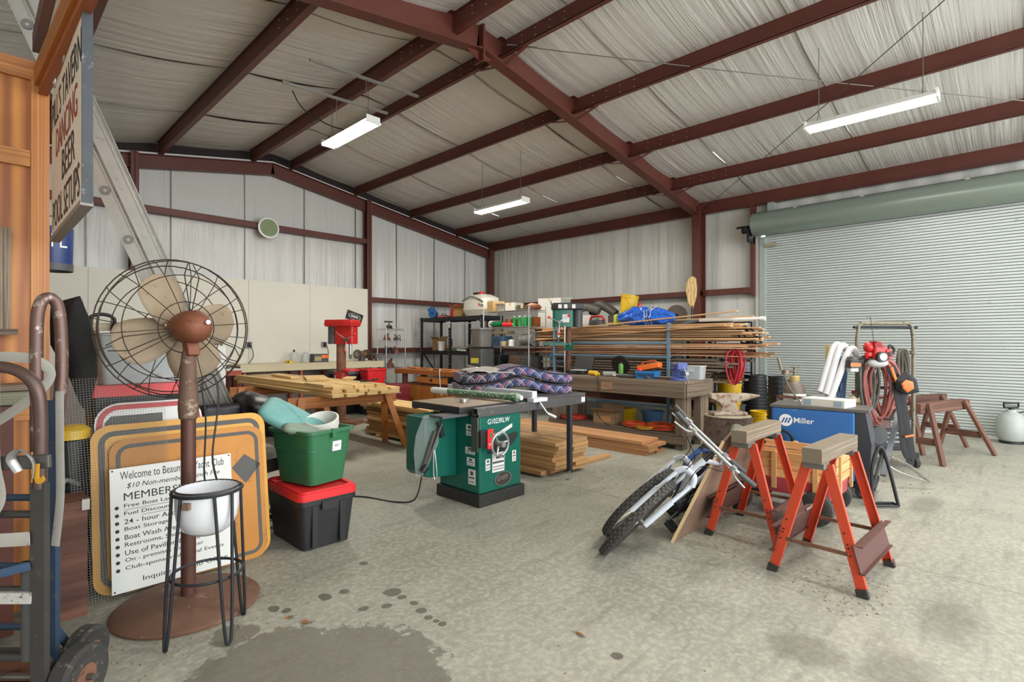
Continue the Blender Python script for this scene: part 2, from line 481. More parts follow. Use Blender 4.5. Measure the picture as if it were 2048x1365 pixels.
def zsec(x, y0, y1, ztop, dep, s=1, fl=.065, t=.006):
    b = B(); b.mm((x - t / 2, y0, ztop - dep), (x + t / 2, y1, ztop))
    b.mm((x, y0, ztop - t), (x + s * fl, y1, ztop)); b.mm((x - s * fl, y0, ztop - dep), (x, y1, ztop - dep + t))
    b.mm((x - s * fl, y0, ztop - dep), (x - s * fl + t, y1, ztop - dep + .02)); return b
for x in PURL[1:-1]:
    s = 1 if x > RX else -1
    zsec(x, YOPEN, RYG - .02, film(x) - .004, .215, s).build('purlin', steel_red, ceiling, 0)
for x, s in ((10.38, -1), (-1.78, 1)):
    b = B(); b.mm((x - .004, YOPEN, film(x) - .26), (x + .004, RYG, film(x)))
    b.mm((x, YOPEN, film(x) - .26), (x + s * .09, RYG, film(x) - .254)); b.build('eave_strut', steel_red, ceiling, 0)

def ibeam(p0, p1, dep, fl, up, tf=.012, tw=.008):
    """I section whose top-flange outer face follows p0-p1; depth goes against 'up'"""
    p0 = Vector(p0); p1 = Vector(p1); up = Vector(up).normalized(); b = B()
    b.bar(p0 - up * tf / 2, p1 - up * tf / 2, fl, tf, up); b.bar(p0 - up * (dep - tf / 2), p1 - up * (dep - tf / 2), fl, tf, up)
    b.bar(p0 - up * dep / 2, p1 - up * dep / 2, tw, dep - 2 * tf, up); return b
fr = struct('trim_1', 'red oxide steel main frame of rafters and column crossing the hall')
for s in (1, -1):
    e = RX + s * 5.95
    n = Vector((s * .1667, 0, 1)).normalized()
    p0 = Vector((RX, YF, film(RX))); p1 = Vector((e, YF, film(e)))
    ibeam(p0, p1, .33, .16, n).build('rafter', steel_red, fr, 0)
    c = B(); xo = RX + s * 6.1; xi = xo - s * .27
    c.mm((xo - .006, YF - .08, 0), (xo + .006, YF + .08, 4.1)); c.mm((xi - .006, YF - .08, 0), (xi + .006, YF + .08, 4.05)); c.mm((min(xi, xo), YF - .004, 0), (max(xi, xo), YF + .004, 4.1))
    c.mm((min(xi, xo) - .03, YF - .11, 0), (max(xi, xo) + .03, YF + .11, .02))
    c.build('column', steel_red, fr, 0)
    B().bar((xi, YF, 4.12), (xi, YF, 3.72), .17, .02, (1, 0, 0)).build('haunch_plate', steel_red, fr, 0)
b = B(); b.mm((RX - .014, YF - .085, film(RX) - .47), (RX + .014, YF + .085, film(RX) + .0)); b.build('ridge_plate', steel_red, fr, 0)
b = B()
for s in (-1, 1):
    b.prism([(0, 0), (s * .22, -.035), (0, -.13)], -.005, .005, frame((RX, YF, film(RX) - .33), (1, 0, 0), (0, 0, 1)))
b.build('ridge_gusset', steel_red, fr, 0)
for x in PURL[5:9]:
    for s in (-1, 1):
        B().bar((x, YF + s * .42, film(x) - .215), (x - .03 if s > 0 else x, YF + s * .05, film(x) - .31), .05, .006).build('flange_brace', steel_red, fr, 0)
boltm = P('zinc_bolt', '#c9c3b8', .35, .7)
for x in PURL[2:9]:
    for s in (-1, 1):
        b = B()
        for k in range(4):
            for dz in (.06, .15):
                b.cyl((x - .006, YF + s * (.35 + .22 * k), film(x) - dz), (x - .014, YF + s * (.35 + .22 * k), film(x) - dz), .008, n=6)
        b.build('bolt_row', boltm, ceiling)['kind'] = 'stuff'
# roof cross bracing cables
for p, q in (((4.6, 4.55, 5.06), (10.2, -1.5, 4.1)), ((10.25, 4.6, 4.08), (4.6, -1.5, 5.06))):
    b = B(); b.tube([Vector(p).lerp(Vector(q), t / 10) - Vector((0, 0, .05 * math.sin(PI * t / 10))) for t in range(11)], .006, 6)
    b.cyl(p, Vector(p).lerp(Vector(q), .045), .011, n=8); b.build('brace_cable', steel, fr)

# ---- gable wall
wb = struct('wall_back', 'gable wall of shiny white vinyl insulation with red steel girts and white boards')
def wallfilm(fn_xy, zt, a0, a1, amp=.02):
    ph = random.random() * 40
    def fn(a, b):
        u = a0 + (a1 - a0) * a; z = zt(u) * b
        d = amp * mnoise.noise(Vector((u * 5 + ph, z * .35, 1))) + amp * .5 * mnoise.noise(Vector((u * 14 + ph, z * .6, 4)))
        return fn_xy(u, d) + (z,)
    return B().grid(fn, 36, 26)
gx = [-1.85, .2, 1.35, 2.55, 3.8, 5.0, 6.2, 7.3, 8.45, 9.5, 10.5]
for i in range(len(gx) - 1):
    wallfilm(lambda u, d: (u, 11.05 + d), film, gx[i], gx[i + 1]).build('insulation_panel', vin_g, wb, 180)
b = B()
for x in gx[1:-1]: b.mm((x - .004, 11.0, 0), (x + .004, 11.03, film(x) - .25))
b.build('seam', P('wall_seam', '#a09d95', .5), wb, 0)
for a, c in ((RX, 10.45), (RX, -1.85)):
    s = 1 if c > a else -1; n = Vector((s * .1667, 0, 1)).normalized()
    zo = .235
    ibeam((a, RYG - .06, film(a) - zo), (c, RYG - .06, film(c) - zo), .235, .13, n).build('gable_rafter', steel_red, wb, 0)
    B().bar((a, RYG - .05, film(a) - .212), (c, RYG - .05, film(c) - .212), .02, .045, n).build('rake_strip', whitep, wb, 0)
    B().bar((a, RYG + .04, film(a) - .09), (c, RYG + .04, film(c) - .09), .02, .17, n).build('rake_angle', P('shadow_steel', '#20100d', .7), wb, 0)  # shade of the gap over the rafter put into its colour
for x in (1.97, 6.43):
    b = B(); zt = film(x) - .22
    b.mm((x - .06, 10.80, 0), (x + .06, 10.808, zt)); b.mm((x - .06, 10.96, 0), (x + .06, 10.968, zt)); b.mm((x - .004, 10.80, 0), (x + .004, 10.968, zt))
    b.build('post', steel_red, wb, 0)
def girt(name_parent, p0, p1, out):
    p0 = Vector(p0); p1 = Vector(p1); out = Vector(out); b = B()
    up = Vector((0, 0, 1)); h = .1
    b.bar(p0, p1, .006, .2, up) if False else None
    b.bar(p0 + out * .0 + up * h * .5, p1 + up * h * .5, .2, .006, up)      # top flange lies flat, seen from below
    b.bar(p0 + out * .1, p1 + out * .1, .006, h, up)
    b.bar(p0 - up * h * .5 - out * .0, p1 - up * h * .5, .2, .006, up)
    b.bar(p0 - out * .1, p1 - out * .1, .006, h, up)
    return b.build('girt', steel_red, name_parent, 0)
girt(wb, (2.03, 10.92, 3.72), (6.37, 10.92, 3.72), (0, -1, 0))
girt(wb, (-1.8, 10.92, 3.72), (1.9, 10.92, 3.72), (0, -1, 0))
girt(wb, (6.49, 10.92, 2.40), (10.4, 10.92, 2.40), (0, -1, 0))
girt(wb, (6.49, 10.92, 1.22), (10.4, 10.92, 1.22), (0, -1, 0))
bw = P('painted_board', '#dcd9cc', .6, 0, .05, 2.0, dirt='#a9a395', dirta=.7)
for x0, x1 in ((-1.1, .12), (.125, 1.34), (1.345, 2.56), (2.565, 3.78), (3.785, 5.0), (5.005, 6.36)):
    B().mm((x0, 10.765, .9), (x1, 10.785, 2.62)).build('painted_board', bw, wb, 0)
lowp = P('skirt_panel', '#8e8580', .6, 0, .2, 3)
for i in range(6): B().mm((-1.1 + i * 1.24, 10.77, .02), (-1.1 + i * 1.24 + 1.235, 10.785, .9)).build('skirt_panel', lowp, wb, 0)
B().mm((-1.95, 11.1, 0), (10.6, 11.2, 5.3)).build('sheeting', lightgrey, wb, 0)

# ---- right wall
wr = struct('wall_right', 'long side wall of white vinyl insulation with red steel girts')
ry = [3.62, 4.9, 6.5, 8.1, 9.6, 10.98]
for i in range(5):
    wallfilm(lambda u, d: (10.5 + d, u), lambda u: 4.2, ry[i], ry[i + 1], .012).build('insulation_panel', vin_r, wr, 180)
wallfilm(lambda u, d: (10.5 + d, u), lambda u: 4.2, -1.6, -.25, .012).build('insulation_panel', vin_r, wr, 180)
B().grid(lambda a, b: (10.5 + .01 * math.sin(a * 60), -.25 + 3.87 * a, 3.45 + .75 * b), 60, 4).build('insulation_panel', vin_r, wr, 180)
for z in (2.40, 1.22):
    girt(wr, (10.38, 4.8, z), (10.38, RYG, z), (-1, 0, 0)); girt(wr, (10.38, 3.66, z), (10.38, 4.64, z), (-1, 0, 0))
b = B(); b.mm((10.28, 3.66, 2.3), (10.44, 3.72, 4.0)); b.build('post', steel_red, wr, 0)
b = B(); b.mm((10.25, 10.8, 0), (10.4, 10.95, 4.05)); b.build('post', steel_red, wr, 0)
B().mm((10.56, YOPEN, 0), (10.6, -.25, 5)).mm((10.56, 3.62, 0), (10.6, 11.1, 5)).mm((10.56, -.25, 3.5), (10.6, 3.62, 5)).build('sheeting', lightgrey, wr, 0)
bluew = P('bluish_liner', '#b9bfc7', .5)
B().mm((10.44, 3.66, .1), (10.46, 4.3, 1.1)).build('liner_panel', bluew, wr, 0)
wl = struct('wall_left', 'long side wall of white vinyl insulation behind the storeroom')
B().mm((-1.95, YOPEN, 0), (-1.86, 11.1, 4.3)).build('insulation_panel', vin_r, wl, 0)

# ---- roll-up door
dr = struct('door_1', 'wide grey green corrugated steel roll-up door, closed')
slatm = P('door_slat', '#ccd3cf', .38, .25, .06, 1.5, dirt='#99a09a', dirta=.66)
sl = B(); Y0, Y1 = -.22, 3.5
prof = [(-.004, 0), (-.02, .004), (-.022, .037), (-.004, .041), (.0, .041), (.0, 0)]
sl.prism(prof, Y0, Y1, frame((0, 0, 0), (1, 0, 0), (0, 0, 1)).inverted() if False else Matrix(((1, 0, 0, 0), (0, 0, 1, 0), (0, 1, 0, 0), (0, 0, 0, 1))))
slme = sl.mesh('slat', 30); slme.materials.append(slatm)
for i in range(77):
    o = bpy.data.objects.new('slat', slme); COL.objects.link(o); o.parent = dr; o.location = (10.44, 0, .06 + i * .0447)
B().mm((10.42, Y0, .0), (10.455, Y1, .055)).build('bottom_bar', P('door_bar', '#d9dcda', .4), dr, 0)
B().mm((10.445, Y0, 0), (10.455, Y1, 3.5)).build('curtain_back', darkgrey, dr, 0)
hood = P('door_hood', '#8d9a8f', .3, .35, .08)
b = B(); b.lathe([(.0, 0), (.2, 0), (.215, .01), (.215, 3.96), (.2, 3.97), (0, 3.97)], 28, (10.22, -.33, 3.6), (0, 1, 0)); b.build('drum_hood', hood, dr)
b = B()
for y in (.6, 1.9, 2.9): b.box((10.13, y, 3.79), (.05, .05, .02), (0, -.5, 0))
b.build('hood_clip', whitep, dr, 0)
gd = P('door_guide', '#a9b3ab', .4, .2)
B().mm((10.36, 3.48, 0), (10.46, 3.58, 3.38)).mm((10.36, -.3, 0), (10.46, -.2, 3.38)).build('guide', gd, dr, 0)
B().mm((10.38, 3.58, 0), (10.46, 3.655, 3.4)).build('jamb', P('jamb_liner', '#c8c9c2', .5), dr, 0)
b = B(); b.box((10.2, 3.68, 3.38), (.3, .04, .22)); b.box((10.1, 3.72, 3.5), (.14, .06, .08)); b.cyl((10.1, 3.68, 3.56), (10.1, 3.9, 3.56), .02); b.cyl((10.12, 3.66, 3.5), (10.12, 3.8, 3.5), .06)
b.build('axle_bracket', blackmetal, dr)
b = B(); b.mm((10.3, 3.3, 3.75), (10.42, 3.42, 4.0)); b.build('hood_strut', gd, dr, 0)
B().bar((10.34, 3.47, 3.2), (10.34, 3.28, 3.22), .02, .06).build('latch', P('brass_latch', '#a39d7d', .4, .3), dr, 0)

# ---- storeroom partition on the left
wp = struct('wall_partition', 'varnished plywood storeroom wall with pine battens')
YP = 3.8; ex = .306
B().mm((-1.86, YP, .0), (ex - .03, YP + .012, 2.86)).build('plywood_sheet', plyorange, wp, 0)
ply_v = WOOD('varnished_trim', '#cd8a45', '#a4632a', (1.5, 18, 18), .45)
board2('batten', ply_v, (ex - .035, YP - .01, 0), (ex - .035, YP - .01, 2.9), .022, .075, wp, (1, 0, 0))
board2('corner_strip', ply_v, (ex - .008, YP + .03, 0), (ex - .008, YP + .03, 2.9), .1, .02, wp, (1, 0, 0))
board2('batten', ply_v, (-1.8, YP - .011, 2.39), (ex - .075, YP - .011, 2.39), .022, .085, wp)
board2('batten', ply_v, (-1.8, YP - .011, 2.86), (ex - .0, YP - .011, 2.86), .022, .1, wp)
board2('batten', ply_v, (-1.8, YP - .011, 1.05), (ex - .075, YP - .011, 1.05), .022, .085, wp)
B().mm((ex - .03, YP + .012, 0), (ex - .018, 5.6, 2.9)).build('plywood_sheet', plyorange, wp, 0)
bx = WOOD('stained_beam', '#b0622f', '#83401c', (1.2, 16, 16), .5)
wp2 = struct('trim_2', 'stained overhead timber beam running out from the storeroom wall')
board2('overhead_beam', bx, (.27, 4.3, 2.86), (.335, 1.35, 2.68), .04, .17, wp2)
board2('beam_strip', ply_v, (.245, 4.3, 2.87), (.31, 1.35, 2.69), .02, .1, wp2)
b = B(); b.bar((.288, 4.0, 3.1), (.288, 1.6, 3.1), .07, .1); b.build('steel_channel', P('mauve_steel', '#7d5c55', .5, .1, .15), wp2, 0)
B().bar((.305, 4.0, 3.02), (.305, 1.6, 3.02), .025, .05).build('white_strip', white, wp2, 0)
# ================================================================ ceiling lights
tube_m = EMIT('fluorescent_tube', '#fff6e6', 26)
refl = P('fixture_white', '#e8e8e2', .35, 0, .03)
def fixture(x, y0, y1, z, label, hang, group='hanging shop lights'):
    t = thing('shop_light', label, 'light', (x, (y0 + y1) / 2, z), group=group)
    L = y1 - y0; h = L / 2
    b = B(); b.prism([(-.13, 0), (-.05, .07), (.05, .07), (.13, 0), (.125, 0), (.047, .062), (-.047, .062), (-.125, 0)], -h, h, Matrix(((1, 0, 0, 0), (0, 0, 1, 0), (0, 1, 0, 0), (0, 0, 0, 1))))
    b.build('reflector', refl, t, 0)
    for s in (-1, 1):
        B().box((0, s * h, .03), (.2, .02, .09)).build('end_cap', refl, t, 0)
    for dx in (-.075, -.025, .025, .075):
        B().cyl((dx, -h + .02, .02), (dx, h - .02, .02), .017, n=10).build('tube', tube_m, t)
    for s in (-1, 1):
        b = B(); yy = s * (h - .12)
        if hang > .2:
            b.tube([(-.06, yy, .06), (0, yy, .2), (.06, yy, .06)], .004, 5); b.tube([(0, yy, .2), (0, yy, hang)], .004, 5)
        else: b.tube([(0, yy, .06), (0, yy, hang)], .004, 5)
        b.build('hanger_wire', steel, t)
    l = bpy.data.lights.new('shop_light_glow', 'AREA'); l.shape = 'RECTANGLE'; l.size = .22; l.size_y = L - .05; l.energy = 60; l.color = (1, .97, .9)
    o = bpy.data.objects.new('shop_light_glow', l); COL.objects.link(o); o.parent = t; o.location = (0, 0, -.005)
    return t
f1 = fixture(3.67, 6.08, 7.31, 4.28, 'shop light with wide tubes hung from metal channels near the ridge', .55)
for y, nm in ((6.25, 0), (7.05, 1)):
    b = B(); b.bar((2.9, y, 4.86), (4.5, y, 4.94), .04, .03); b.tube([(3.67, y, 4.6), (3.67, y, 4.9)], .004, 5)
    tag(b.build('support_channel', alum, None, 0), ('thin metal channel over the ridge shop light, nearer the main frame' if nm == 0 else 'thin metal channel over the ridge shop light, nearer the gable wall'), 'channel', group='light support channels')
cb = B(); cb.tube(spline([(3.1, 7.2, 4.86), (3.2, 7.1, 4.62), (3.45, 6.9, 4.42), (3.64, 6.75, 4.35)]), .008, 6)
tag(cb.build('light_cable', black), 'black cable drooping to the ridge shop light', 'cable')
fixture(6.8, 6.27, 7.51, 3.88, 'small looking shop light hung by wires over the shelving corner', .93)
fixture(6.81, .63, 1.82, 3.88, 'shop light on chains in front of the roll-up door', .93)
fixture(3.67, -.9, .32, 4.28, 'added unseen shop light over the assumed open end near the ridge', .85)  # extra fixture out of view, added for more light

# ================================================================ left foreground
# ---- tavern sign on the overhead beam
t = thing('tavern_sign', 'white hanging board sign reading dancing and beer in hand lettering', 'sign', (.3, 2.56, 1.95))
signw = P('sign_white', '#e6e2d6', .6, 0, .08, 3, dirt='#a59b88', dirta=.66)
B().mm((.004, 0, .01), (.026, 1.06, .735)).build('panel', signw, t, 0)
fe = P('sign_edge', '#3c4146', .6, 0, .25, 14, dirt='#8a8d8c', dirta=.62)
B().mm((0.0, -.006, 0), (.034, .004, .745)).build('edge_strip', fe, t, 0)
B().mm((-.004, 0, -.012), (.036, 1.062, .008)).build('bottom_strip', P('grey_strip', '#8e8a83', .7, 0, .2), t, 0)
sk = P('sign_black_letter', '#26282c', .6, 0, .2, 12); sr = P('sign_red_letter', '#a5342a', .6, 0, .2, 12)
def sl_(body, m, ystart, w, z, h): text(body, m, t, w, h, frame((.003, ystart, z), (0, -1, 0), (0, 0, 1)), bold=.002)
sl_("PILL'S TAVERN", sk, 1.03, 1.0, .545, .14); sl_('DANCING', sr, .86, .72, .375, .135)
sl_('BEER', sk, .63, .42, .215, .135); sl_('POOL SETUPS', sk, 1.0, .92, .04, .135)
for y in (.15, .55, .9):
    b = B(); b.tube(arc((-.0, y, .765), .03, 0, 2 * PI * .9, 12, (0, 1, 0), (0, 0, 1)), .004, 5); b.build('hook', chrome, t)

# ---- blue hanging drum behind the partition corner
p = Vector((.37, 4.0, 0))
t = thing('blue_bucket', 'dark blue bucket with white letters hung at the storeroom corner', 'bucket', (.345, 4.05, 1.86))
B().lathe([(.0, 0), (.085, 0), (.09, .02), (.095, .22), (.088, .22), (.083, .03), (0, .03)], 24).build('body', P('navy', '#20386e', .4), t)
B().lathe([(.086, -.03), (.092, -.03), (.094, .012), (.086, .012)], 24).build('band', darkgrey, t)
text('FL', whitep, t, .07, .075, frame((-.015, -.0945, .1), (1, .1, 0), (0, 0, 1)))
B().tube(arc((0, 0, .2), .09, 0, PI, 12, (1, 0, 0), (0, 0, 1)), .004, 5).build('handle', steel, t)

# ---- weathered wood frame hanging on the partition
t = thing('slatted_rack', 'weathered grey wooden slat rack hung on the plywood wall', 'rack', (-.22, 3.745, 1.5))
for c, s in (((.0, 0, .45), (.75, .03, .1)), ((0, 0, .2), (.75, .03, .08)), ((0, 0, .04), (.75, .03, .12)), ((0, -.02, -.03), (.8, .05, .03))):
    board('rail', oldwood, c, s, parent=t)
for x in (-.33, .33): board('stile', oldwood, (x, -.025, .24), (.52, .03, .09), (0, PI / 2, 0), t)

# ---- aluminium extension ladder
t = thing('extension_ladder', 'worn aluminium extension ladder leaning up behind the tavern sign', 'ladder')
d0 = Vector((1.05 + .42 * 1.5, 4.6, 0)); d1 = Vector((1.05 - .42 * 2.05, 4.5, 3.6)); ax = (d1 - d0).normalized()
side = Vector((.35, .94, 0)); side = (side - ax * side.dot(ax)).normalized(); nrm = ax.cross(side).normalized()
def rail(off, o2):
    b = B(); p, q = d0 + side * off + nrm * o2, d1 + side * off + nrm * o2
    b.bar(p, q, .008, .085, nrm); b.bar(p + nrm * .039, q + nrm * .039, .03, .008, nrm); b.bar(p - nrm * .039, q - nrm * .039, .03, .008, nrm); return b
for off, o2 in ((0, 0), (.42, 0), (.03, -.1), (.39, -.1)):
    rail(off, o2).build('rail', alum, t, 0)
k = 0; L = (d1 - d0).length
b0 = B(); x = .25
while x < L - .1:
    for o2, a, c in ((0, -.012, .43), (-.1, .02, .4)):
        B().cyl(d0 + ax * x + side * a + nrm * o2, d0 + ax * x + side * c + nrm * o2, .017, n=10).build('rung', alum, t)
    b0.lathe([(.012, 0), (.03, 0), (.03, .006), (.012, .006)], 14, d0 + ax * x + side * -.018, side)
    x += .345
b0.build('rung_ferrules', steel, t)['kind'] = 'stuff'

# ---- boxes behind the fan
t = thing('storage_box', 'tall black storage box with a red lid behind the wire mesh', 'box', (.77, 4.2, 0))
B().tub(.44, .26, .5, .3, 0, 1.08, solid=True).build('body', black, t)
B().tub(.53, .33, .52, .32, 1.08, 1.15, solid=True).build('lid', redp, t)
clear = GLASSY('clear_plastic', '#cfd6d8', .2, .5)
t = thing('clear_bin', 'large clear plastic bin with a white lid behind the fan', 'bin', (.78, 4.2, 1.153))
B().tub(.4, .24, .46, .28, 0, .31, t=.004).build('body', clear, t)
B().tub(.48, .3, .47, .29, .31, .335, solid=True).build('lid', whitep, t)
B().tub(.3, .18, .3, .18, .01, .2, solid=True).build('contents', lightgrey, t)
t = thing('wood_plank', 'pale wooden plank lying on top of the clear bin', 'plank', (.83, 4.2, 1.515))
board('plank', WOOD('pale_plank', '#c9bda6', '#a8967a'), (0, 0, 0), (.7, .14, .045), parent=t)
b = B(); b.tube(spline([(-.3, -.09, -.03), (-.31, -.1, .05), (-.25, -.1, .075), (-.19, -.1, .05), (-.2, -.09, -.03)]), .011, 8); b.build('handle', black, t)
t = thing('white_cabinet', 'white metal cabinet standing behind the fan cage', 'cabinet', (1.58, 5.95, 0), -.3)
B().mm((-.27, -.25, .03), (.27, .25, 1.38)).build('body', white, t, 0, bevel=.01)
B().mm((-.265, -.268, .06), (-.003, -.252, 1.34)).build('door', white, t, 0); B().mm((.003, -.268, .06), (.265, -.252, 1.34)).build('door', white, t, 0)
for x in (-.04, .04): B().mm((x - .008, -.285, .75), (x + .008, -.268, .92)).build('handle', chrome, t, 0)
bl = P('black_leather', '#201f20', .42, 0, .3, 5, bump=.4)
def cloth(name, poly, thick, amp, m, M, nu=26, nv=26):
    """soft lump filling a polygon outline (star-shaped about its centroid), bulging both ways"""
    cx = sum(p[0] for p in poly) / len(poly); cy = sum(p[1] for p in poly) / len(poly); n = len(poly); b = B(); vs = []; fs = []
    R = 10; N = n * 5
    ring = [(poly[i // 5][0] + (poly[(i // 5 + 1) % n][0] - poly[i // 5][0]) * (i % 5) / 5, poly[i // 5][1] + (poly[(i // 5 + 1) % n][1] - poly[i // 5][1]) * (i % 5) / 5) for i in range(N)]
    for sgn in (1, -1):
        for j in range(R + 1):
            f = j / R
            for i in range(N):
                x = cx + (ring[i][0] - cx) * f; y = cy + (ring[i][1] - cy) * f
                zz = sgn * thick * math.sqrt(max(0, 1 - f ** 4)) + amp * mnoise.noise(Vector((x * 9, y * 5, sgn * 3.0))) * (1 - f ** 6)
                vs.append(M @ Vector((x, y, zz)))
        o = (0 if sgn == 1 else (R + 1) * N)
        for j in range(R):
            fs += [(o + j * N + i, o + j * N + (i + 1) % N, o + (j + 1) * N + (i + 1) % N, o + (j + 1) * N + i) for i in range(N)]
    o1 = R * N; o2 = (R + 1) * N + R * N
    fs += [(o1 + i, o1 + (i + 1) % N, o2 + (i + 1) % N, o2 + i) for i in range(N)]
    b.add(vs, fs); return b
def px_poly(pts, d, c):     # outline points measured at one distance -> local 2D about c=(u,v)
    return [((u - c[0]) * d / FPX, (c[1] - v) * d / FPX) for u, v in pts]
blk_bag = P('black_cloth', '#1f1e1d', .85, 0, .45, 6, dirt='#3a3835', dirta=.62, bump=.5)
M = frame(atd(150, 715, 3.02), RT, (0, 0, 1))
t = cloth('garment_bag', px_poly([(104, 608), (130, 600), (160, 592), (178, 640), (192, 700), (190, 760), (176, 825), (158, 790), (125, 725), (104, 690)], 3.02, (150, 715)), .05, .03, blk_bag, M).build('garment_bag', blk_bag)
tag(t, 'tall black cloth bag leaning beside the plywood wall', 'bag')
t = thing('shop_vacuum', 'black shop vacuum with a yellow lid beside the yellow road sign', 'vacuum', (.41, 3.9, 0))
B().lathe([(.075, .02), (.085, .05), (.088, .86), (.0, .86)], 24).build('tank', black, t)
B().lathe([(.0, .95), (.06, .945), (.09, .92), (.095, .87), (.0, .87)], 24).build('lid', yellow, t)
for i in range(3): B().cyl((.07 * math.cos(i * 2.1 - .9), .07 * math.sin(i * 2.1 - .9), 0), (.07 * math.cos(i * 2.1 - .9), .07 * math.sin(i * 2.1 - .9), .06), .02, n=8).build('caster', black, t)
b = B(); b.tube(spline([(.02, -.09, .62), (-.05, -.16, .66), (-.08, -.16, .5), (-.05, -.13, .35), (.02, -.09, .42)]), .014, 8); b.build('hose', P('grey_hose', '#7b7a75', .5), t)
t = thing('wooden_crate', 'dark brown wooden chest on the floor behind the yellow sign', 'chest', (.375, 3.62, 0))
B().mm((-.06, -.12, 0), (.06, .1, .56)).build('body', brownwood, t, 0); B().mm((-.065, -.13, .56), (.065, .1, .6)).build('lid', brownwood, t, 0)
B().mm((.035, -.135, .55), (.067, -.1, .605)).build('corner_plate', alum, t, 0)
t = thing('low_cabinet', 'reddish brown cabinet with a steel hinge under the plywood wall', 'cabinet', (-.35, 3.56, 0))
B().mm((-.6, -.17, .05), (.5, .17, 1.12)).build('body', P('mahogany', '#54281b', .5, 0, .25), t, 0)
board('top_slab', WOOD('worn_greenboard', '#8b8a74', '#66644f'), (0, 0, 1.155), (1.2, .36, .06), parent=t)
board('top_plank', oldwood, (0, -.02, 1.2), (1.18, .25, .025), parent=t)
b = B(); b.box((.4, -.176, .92), (.035, .01, .1))
for z in (.88, .92, .96): b.sph((.37, -.182, z), .014, 8, 5)
b.build('hinge', alum, t)
board2('plank_scrap', oldwood, (.3, -.22, .0), (.26, -.21, 1.1), .075, .02, t, (0, 1, 0))

# ---- road signs leaning together
def rrect(w, h, r, k=5):
    out = []
    for qx, qy, st in ((1, 1, 0), (-1, 1, 1), (-1, -1, 2), (1, -1, 3)):
        for i in range(k + 1):
            an = PI / 2 * (st + i / k); out.append((qx * (w / 2 - r) + r * math.cos(an), qy * (h / 2 - r) + r * math.sin(an)))
    return out
def ring(b, w, h, r, wd, z0, z1, M):
    a = rrect(w, h, r); c = rrect(w - 2 * wd, h - 2 * wd, max(r - wd, .005)); n = len(a)
    vs = [M @ Vector((x, y, z)) for z in (z0, z1) for q in (a, c) for x, y in q]
    fs = []
    for i in range(n):
        j = (i + 1) % n
        fs += [(2 * n + i, 2 * n + j, 3 * n + j, 3 * n + i), (i, j, n + j, n + i), (i, j, 2 * n + j, 2 * n + i), (n + i, n + j, 3 * n + j, 3 * n + i)]
    b.add(vs, fs)
def lean(name, label, x, y0, w, h, r, m, tilt, roll=0, z0=0.0):
    t = thing(name, label, 'sign', (x, y0, z0), rot=(-tilt, 0, roll))
    I = frame((0, 0, h / 2), (1, 0, 0), (0, 0, 1))
    B().prism(rrect(w, h, r), 0, .004, frame((0, .002, h / 2), (1, 0, 0), (0, 0, 1))).build('plate', m, t, 0)
    return t, I
sy = P('sign_yellow', '#cf9406', .42, 0, .18, 4, dirt='#8f6410', dirta=.62)
so = P('sign_old_orange', '#b87712', .5, 0, .3, 2.5, dirt='#8f5a12', dirta=.56)
sg = P('sign_border', '#4d4c49', .6, 0, .2, 10)
t, I = lean('road_sign', 'large square yellow road sign with dark border leaning behind the fan', .955, 3.665, .95, .945, .09, sy, .14, -.01)
b = B(); ring(b, .88, .875, .075, .03, .0, .004, I); b.build('border', sg, t, 0)
t, I = lean('road_sign', 'older orange road sign with dark border propped on the yellow sign', .98, 3.635, .84, .86, .08, so, .14, -.01)
b = B(); ring(b, .78, .8, .07, .022, .0, .004, I); b.build('border', sg, t, 0)
B().prism([(.22, .17), (.30, .25), (.4, .17), (.3, .06)], 0, .004, I).build('arrow_mark', sg, t, 0)
t, I = lean('road_sign', 'white road sign with red rim and black panel behind the yellow sign', .79, 3.76, .56, 1.06, .12, P('sign_face_white', '#d9d9d4', .45), .12, 0)
b = B(); ring(b, .54, 1.04, .11, .03, 0, .004, I); b.build('border', P('sign_red', '#b02a2a', .45), t, 0)
B().prism([(-.2, .455), (.06, .455), (.06, .1), (-.23, .1), (-.23, .42)], 0, .004, I).build('black_panel', sg, t, 0)
t = thing('wire_mesh', 'panel of square galvanised wire mesh leaning on the road signs', 'mesh', (.645, 3.60, 0), rot=(-.155, -.04, 0))
b = B(); w, h, c = .46, 1.24, .0135; n = int(w / c); m_ = int(h / c)
def wire(p, q, r=.00055):
    b.bar(p, q, 2 * r, 2 * r)
for i in range(n + 1): wire((-w / 2 + i * c, 0, 0), (-w / 2 + i * c, 0, h))
for j in range(m_ + 1): wire((-w / 2, -.0015, j * c), (w / 2, -.0015, j * c))
o = b.build('wires', P('galvanised_wire', '#7f7c73', .6, .4), t, 0); o['kind'] = 'stuff'

